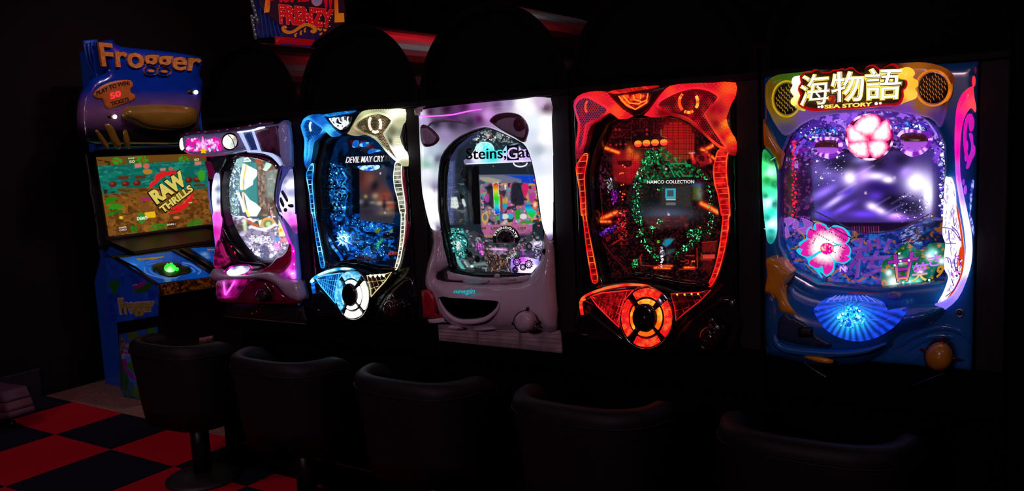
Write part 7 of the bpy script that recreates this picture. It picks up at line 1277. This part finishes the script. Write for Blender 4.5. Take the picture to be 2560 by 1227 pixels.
text('ticket_text', 'PLAY TO WIN!', None, MPL.off(.0585), pl('ticket_ink', (.015, .008, .01), .5), tk, depth=.001, bold=.02, arc=lambda u, w_: (lambda x, y: np.stack([x, y], 1))(VIEW['F1'][0] + VIEW['F1'][2] * (238 + 318 * u - 8 * w_), VIEW['F1'][1] + VIEW['F1'][2] * (612 - 105 * np.sin(u * 1.45) - 42 * w_)))
text('ticket_text', 'TICKETS', v('F1', '378,708 548,655 540,622 368,672'), MPL.off(.0585), pl('ticket_ink', (.015, .008, .01)), tk, depth=.001, bold=.02)
for p in ('1190,577', '412,812'):
    dome('firefly_lamp', v('F1', p), 5, 5, MPL.off(.05), em('lamp_yellow', c('#fff8c0'), 6.0), fg, h=.01, n=16, label='small bright yellow lamp')
for p in ('1095,575 1130,545 1170,560 1165,600 1120,600', '330,790 370,780 395,800 380,835 345,825'): puff('firefly_body', v('F1', p), MPL.off(.045), pl('firefly_dark', (.03, .02, .012), .4), fg, h=.01, smooth=3)
puff('log_relief', v('F1', '478,775 520,712 620,700 800,688 1000,698 1150,722 1205,790 1192,880 1100,930 900,952 700,932 560,872 492,828'), MPL.off(.04), pl('olive_plastic', (.20, .13, .018), .25, coat=.4, grain=.15, scale=14), fg, h=.06, r=32, smooth=4, step=7, label='plain olive rounded relief')
tube('relief_crease', v('F1', '520,810 600,830 700,880 860,910 1050,915 1170,880'), MPL.off(.09), pl('crease_dark', (.02, .014, .004), .4), fg, r=[1, 1.8, 2, 2, 1.8, 1])
for p in ('205,935 240,925 300,990 355,1090 345,1118 300,1080 240,1000', '305,885 345,868 400,905 445,1000 475,1085 450,1122 395,1075 340,980', '482,945 525,930 550,985 562,1060 552,1118 515,1085 490,1020'): puff('leaf_relief', v('F1', p), MPL.off(.03), pl('olive_plastic', (.20, .13, .018)), fg, h=.03, r=9, smooth=3)
# side artwork
def side_art(o, fn, nm):
    a = Art(o, SIDE, 1.6); fn(a); ob = a.build(nm, painted('side_print', .35, .2), fg); return ob
def upper(a):
    a.c[:] = a._col('#1a58e0'); a.nmix(20, '#0e3cb8', .5, .2, .8, 3); a.nmix(14, '#2f78f0', .6, .15, .6, 4); a.poly(v('F3', '120,315 150,290 210,300 165,415'), '#1c7a1c', 1, 2).ell(v('F3', '178,262'), 8, 9, '#2a5ac8', .9, 2).poly(v('F3', '305,370 380,330 440,300 430,345 380,380 310,385'), '#2a6a1a', 1, 2, 2)
    for k in range(8): a.ell(v('F3', '%d,%d' % (320 + k * 9, 345 - k * 5)), 4, 5.5, '#a0309a', .95)
    a.ell(v('F3', '305,330'), 2, 2, '#f0e8f0').ell(v('F3', '322,325'), 2, 2, '#f0e8f0').ell(v('F3', '315,345'), 6, 6, '#8a2a80', .8)
side_art(v('F3', '104,118 122,112 470,330 492,365 488,552 122,612'), upper, 'side_print')
tube('side_trim', v('F3', '104,116 122,110 300,222 470,328 494,362 490,552'), SIDE.off(.002), pl('trim_black', (.012, .012, .02), .4), fg, r=1.8, smooth=0)
text('side_lettering_edge', 'Frogger', v('F3', '210,580 450,552 462,412 185,420'), SIDE.off(.001), pl('side_edge_white', (.6, .5, .7), .4), fg, depth=.001, bold=.09); text('side_lettering', 'Frogger', v('F3', '216,572 445,545 456,420 192,430'), SIDE.off(.003), pl('side_letter_green', (.35, .34, .06), .4), fg, depth=.001, bold=.045)
def lower(a):
    a.c[:] = a._col('#2a58c8'); a.poly(v('F3', '195,800 300,820 420,900 500,930 500,1000 350,980 240,900'), '#a8a0e8', .9, 6, 3).poly(v('F3', '240,840 330,860 440,960 500,1000 500,1100 300,1080 250,980'), '#3a88e0', .9, 6).poly(v('F3', '250,900 300,895 420,930 440,990 380,1000 300,960'), '#3a8a1a', 1, 2, 3).poly(v('F3', '400,640 450,640 490,720 470,740 420,690'), '#2f8a1a', 1, 2, 3)
    a.poly(v('F3', '210,860 250,900 270,1040 250,1100 215,1060'), '#1c6a24', .9, 4); a.nmix(5, '#2a7a1a', .4, .15, .9, 5, .4, region=v('F3', '210,1000 300,1040 400,1080 500,1100 500,1200 230,1160')); a.nmix(4, '#143a0c', .55, .1, .8, 6, .3, region=v('F3', '210,1000 300,1040 400,1080 500,1100 500,1200 230,1160')); a.poly(v('F3', '300,1090 350,1060 420,1080 460,1140 380,1160 310,1140'), '#5a8a14', .7, 6, 3)
    a.line(v('F3', '222,740 218,820'), 8, '#7a2a18', 1, 3); a.nmix(4, '#8a8a20', .45, .1, .9, 8, region=v('F3', '195,690 240,720 250,800 205,800')); a.ell(v('F3', '262,770'), 9, 6, '#a88a6a', .8, 3)
    P_ = catmull(v('F3', '238,880 245,930 270,970 310,1010'), 5, False)
    for q in P_[::2]: a.ell(q, 5.5, 5.5, '#8a2aa0', 1, 1.5)
    a.ell(v('F3', '318,1005'), 5, 6, '#a03ab0').ell(v('F3', '322,995'), 2, 2.4, '#f0e8f0').ell(v('F3', '435,1000'), 5, 7, '#c03a20').line(v('F3', '240,820 300,830'), 5, '#8a2a90', .9, 2); a.ell(v('F3', '300,700'), 15, 13, '#5a7a14', .8, 5)
side_art(v('F3', '205,688 482,630 492,1196 290,1158 240,1142 215,1092'), lower, 'side_print')
tube('side_trim', v('F3', '205,690 210,900 215,1092 240,1145 492,1200'), SIDE.off(.002), pl('trim_teal', (.02, .05, .09), .3), fg, r=2.0, smooth=0)
# control deck
def deck(o, nm, lily):
    a = Art(o, CPL.off(.003), 1.2); a.c[:] = a._col('#0a50b0'); a.nmix(14, '#0a3c98', .5, .2, .8, 2, 1.5); a.blob(v('P1', '500,400'), 40, 14, '#1880e8', .9).blob(v('P1', '700,560'), 40, 18, '#1478e0', .7).blob(v('P1', '1300,800'), 70, 14, '#0a3a90', .8)
    if lily:
        for p, w_ in (('800,480 830,600 1050,690 1300,740 1600,730', 3), ('920,500 970,590 1150,680 1400,710 1650,690', 2.5), ('1740,360 1950,400 2080,490 2180,560 2120,630', 3.5), ('1950,480 2040,560 2000,590', 3), ('900,400 1050,370 1230,350', 2), ('840,360 1000,320 1230,310', 1.5), ('1740,400 1860,440', 2)): a.line(v('P1', p), w_, '#7a9af0', .8, 2.5, 4)
        for p in ('470,400 520,390 600,420', '540,470 600,495'): a.line(v('P1', p), 2.5, '#80b8f8', .8, 3)
    else: a.blob(v('P1', '2280,150'), 12, 6, '#a0c0f0', .8).blob(v('P1', '2350,230'), 8, 4, '#80b0f0', .7)
    return a.build(nm, glow('deck_glow', .55, rough=.2, base=.6), fg)
dk = deck(v('P1', '130,250 1500,82 2430,620 2425,705 1110,868'), 'control_deck', True)
deck(v('P1', '1925,5 2600,-40 2600,420 2440,340'), 'control_deck', False)
text('deck_lettering', 'Frogger', v('P1', '700,325 1300,245 1290,190 590,265'), CPL.off(.006), pl('deck_letter', (.5, .4, .06), .4, em=c('#8a7018', .5)), fg, depth=.002, bold=.07); text('deck_lettering', 'Frogger', v('P1', '2380,75 2900,45 2900,-10 2330,25'), CPL.off(.006), pl('deck_letter', (.5, .4, .06)), fg, depth=.002, bold=.07)
puff('lily_pad', v('P1', '990,440 1080,370 1250,345 1500,340 1660,370 1740,430 1880,450 1950,520 1955,580 1850,630 1700,650 1600,690 1400,700 1200,650 1130,590 1010,560'), CPL.off(.004), pl('lily_dark_green', (.006, .035, .006), .35), fg, h=.012, r=8, smooth=3, step=5)
kb = dome('glowing_knob', v('P1', '1430,490'), 15.5, 11, CPL.off(.015), GL, fg, h=.03, n=24, col=idw(('P1',1420,540,'#c0ffb0',1.5),('P1',1350,460,'#08e020',1.),('P1',1500,420,'#10f030',1.),('P1',1560,500,'#30ff50',1.2),('P1',1400,400,'#00c818',.9)), label='glowing green knob')
for p, r_ in (('1370,405', 4), ('1460,390', 4.5), ('1600,510', 5)): dome('knob_bump', v('P1', p), r_, r_ * .8, CPL.off(.02), GL, kb, h=.02, col=c('#18f030', 1.0), n=14, rings=3)
tube('deck_rail', v('P1', '90,235 600,500 1100,880'), CPL.off(.004), M_GBLK, fg, r=3.4, smooth=0); tube('deck_rail', v('P1', '1500,60 2000,340 2440,620'), CPL.off(.006), pl('rail_navy', (.006, .012, .04), .3), fg, r=4.5, smooth=0); tube('deck_rail', v('P1', '1700,30 2100,250 2500,500'), CPL.off(.004), M_GBLK, fg, r=4.5, smooth=0)
ro = Art(v('P1', '1190,892 2420,718 2600,690 2600,950 1200,1178'), FRONT.off(.003), 1.3); ro.c[:] = ro._col('#5a3210'); ro.nmix(9, '#9a6a20', .5, .12, .9, 3); ro.nmix(6, '#2a1206', .58, .08, .9, 4); ro.nmix(5, '#c8922c', .68, .05, .8, 5); ro.line(v('P1', '1150,880 2420,705'), 4, '#b06a4a', .7, 3); ro.line(v('P1', '1200,1170 2600,950'), 4, '#4a5a14', .6, 4)
ro.c *= 1.25
ro.build('deck_front', painted('deck_front_print', .4), fg)
CD = Pl((-3.885, 0, .3), (.99, 0, -.14))
puff('coin_door', v('F3', '505,430 880,370 890,760 505,800'), CD, M_GBLK, fg, h=.004, r=6, smooth=0); leds('door_leds', v('F3', '590,520 600,512 612,510 710,466 750,458 515,500 782,484'), CD.off(.008), fg, np.array([c('#20ff60', 1.5)] * 3 + [c('#c0d8ff', 1.5), c('#60a0ff', .8), c('#3060c0', .7), c('#8090b0', .6)]), r=[3, 3, 3, 3.2, 2, 2, 1.5]); tube('card_slot', v('F3', '640,480 720,465'), CD.off(.008), pl('slot_gold', (.2, .14, .05), .3), fg, r=2, smooth=0)
puff('notice_sticker', v('F3', '783,715 886,695 888,738 785,760'), CD.off(.006), pl('sticker_pink', (.35, .18, .18), .6, grain=.5, scale=90), fg, h=.0006, flat=True, smooth=0, back=.001)

# ================================================================== sign of a game standing behind the row
sg = thing('arcade_sign', 'red and orange lettered game sign on top of a machine behind the row', 'sign', (-4.0, 1.9, 0.0))
hd = np.array([.587, .809, 0]) / np.hypot(.587, .809); nn = np.array([hd[1], -hd[0], 0]); S0 = Y(1.85).at([(780, 90)])[0]; SG = Pl(S0, nn)
def on(px, d=0): return SG.at(px, d)
p0 = on([(628, 110)])[0]; p1 = on([(880, 110)])[0]; q0, q1 = p0 - nn * .4, p1 - nn * .4
prism('machine_body', [tuple(p0[:2] - nn[:2] * .01), tuple(p1[:2] - nn[:2] * .01), tuple(q1[:2]), tuple(q0[:2])], 'z', 0.0, 1.93, M_BLACK, sg)
kS = .42
puff('sign_board', v('S1', '380,-60 2200,-60 2275,330 2190,500 2000,620 1640,860 880,800 870,560 700,430 480,240 400,100'), SG, pl('board_purple', (.02, .008, .02), .4, em=c('#240a18', .5)), sg, h=.004, r=6, smooth=0, back=.05)
puff('sign_lower', v('S1', '880,575 1300,640 1800,660 1640,860 880,800'), SG.off(.005), pl('board_indigo', (.03, .01, .07), .4, em=c('#180a30', .6)), sg, h=.002, smooth=0, back=.004)
puff('striped_wing', v('S1', '240,-40 395,-40 420,130 500,260 880,560 880,790 400,830 340,700'), SG.off(-.01), pl('wing_blue', (.01, .02, .10), .4, em=c('#02082c', .7)), sg, h=.002, smooth=0)
tubes('wing_stripes', [v('S1', '%d,%d %d,%d' % (430 + 90 * k, 160 + 90 * k, 500 + 95 * k, 800 - 4 * k)) for k in range(5)], SG.off(-.006), em('stripe_blue', c('#20387a'), .6), sg, r=.6, smooth=0)
for p in ('215,0 290,0 415,505 372,515', '212,310 285,355 372,835 312,840'): puff('bulb_strip', v('S1', p), SG.off(.006), pl('strip_grey', (.10, .09, .11), .4, em=c('#2a262e', .6)), sg, h=.004, smooth=0)
puff('wing_flash', v('S1', '300,390 420,350 410,500 360,480'), SG.off(.004), pl('flash_teal', (.03, .10, .11), .4, em=c('#0c2428', .6)), sg, h=.002, smooth=0); puff('wing_flash', v('S1', '340,480 450,560 450,610 350,540'), SG.off(.004), pl('flash_violet', (.08, .02, .12), .4, em=c('#1c0830', .6)), sg, h=.002, smooth=0)
leds('strip_bulbs', v('S1', '255,25 292,120 322,215 345,318 370,418 252,332 300,370 268,428 292,532 310,630 335,735'), SG.off(.012), sg, c('#a89898', .6), r=1.6)
text('sign_text_edge', 'FRENZY', v('S1', '840,512 1980,600 2005,205 815,82'), SG.off(.008), em('sgn_orange', c('#c84a28'), kS), sg, depth=.003, bold=.075); text('sign_text', 'FRENZY', v('S1', '850,500 1968,588 1992,215 828,95'), SG.off(.012), em('sgn_red', c('#d0081c'), kS * 1.15), sg, depth=.003, bold=.05)
BU = v('S1', '868,155 920,160 878,245 880,335 925,335 892,430 1022,150 1088,140 1130,200 1035,245 1100,285 1045,340 1165,380 1062,432 1235,155 1295,150 1240,245 1300,295 1262,335 1270,425 1340,440 1415,210 1415,300 1455,295 1420,380 1490,375 1525,215 1528,312 1535,395 1540,470 1425,440 1632,248 1685,243 1735,240 1728,328 1700,408 1680,488 1740,492 1798,500 1842,275 1875,352 1965,312 1935,380 1910,440 1915,560')
leds('text_bulbs', BU, SG.off(.016), sg, c('#f0885a', .8), r=1.3)
for s_, q_ in (('F', '510,275 760,235 830,-380 580,-340'), ('L', '2020,480 2225,470 2180,-260 2010,-260')):
    text('sign_initial', s_, v('S1', q_), SG.off(.008), GL, sg, depth=.006, bold=.06, col=lambda q: np.where((q[:, 1] > 22)[:, None], c('#d87018', kS * 1.3), c('#d01018', kS * 1.2)))
text('sign_text', 'ISHB', v('S1', '840,55 1500,40 1500,-300 840,-330'), SG.off(.008), em('sgn_red', c('#d0081c')), sg, depth=.004, bold=.05); text('sign_text', 'W', v('S1', '1760,215 2010,215 2000,-280 1740,-280'), SG.off(.008), em('sgn_red', c('#d0081c')), sg, depth=.004, bold=.05)
dome('sign_bowl', v('S1', '1640,0'), 14, 15, SG.off(.008), GL, sg, h=.012, col=idw(('S1',1640,0,'#5a80a8',kS),('S1',1640,100,'#c06a88',kS),('S1',1540,0,'#c05878',kS),('S1',1740,0,'#b06080',kS)))
tube('sign_scroll', v('S1', '990,600 960,575 915,590 930,645 1030,690 1150,668 1280,580 1390,525 1490,535 1580,590 1600,640 1560,680 1510,650'), SG.off(.010), em('sgn_gold', c('#c86414'), kS * 1.2), sg, r=[3, 3.5, 3, 4, 4, 3.5, 3.5, 4, 4, 4.5, 5, 4, 3], label='orange scroll ornament')
for p in ('1190,790 1175,740 1220,710', '1300,745 1295,690 1315,650', '1390,690 1380,640 1405,590', '1650,600 1720,640 1740,600', '1780,640 1840,630 1800,670', '1700,740 1760,700'): tube('sign_drop', v('S1', p), SG.off(.010), em('sgn_gold', c('#c86414')), sg, r=[2.6, 2.2, 1])
puff('sign_ledge', v('S1', '750,770 1200,815 1600,850 1530,965 1200,945 850,920 840,980 762,978'), SG.off(.03), em('ledge_red', c('#a80818'), kS * .9), sg, h=.008, r=6, smooth=0, back=.03)
puff('ledge_side', v('S1', '275,850 500,800 745,772 760,975 500,960 300,900'), SG.off(-.01), M_BLACK, sg, h=.002, smooth=0)
puff('sign_valance', v('S1', '850,925 1520,970 1470,1060 1300,1030 1150,1000 1000,1000 850,980'), SG.off(.012), pl('valance_indigo', (.03, .02, .10), .4, em=c('#140e38', .6)), sg, h=.002, smooth=0)

# ================================================================== edge of another machine at the left of the picture
pe = thing('arcade_machine', 'corner of a pinkish machine base at the left edge on the checkered floor', 'arcade machine', (-4.65, -0.3, 0.0))
EP = Y(-0.33)
for p, cl in (('-140,1078 -140,1042 24,1030 28,1044', (.09, .035, .06)), ('-140,1041 -140,1006 16,1008 23,1029', (.14, .05, .07)), ('-140,1005 -140,960 4,980 15,1007', (.08, .03, .06))): puff('base_panel', v('N', p), EP, pl('pink_panel_%d' % int(cl[0] * 1000), cl, .6), pe, h=.002, flat=True, smooth=0, back=.12)
w_ = EP.at([(6, 1066)])[0]; lathe('caster', [(.012, 0), (.016, .006), (.016, .03), (.010, .036)], (w_[0], -0.36 + .08, 0), M_POLE, pe, n=14)
bpy.context.view_layer.update()
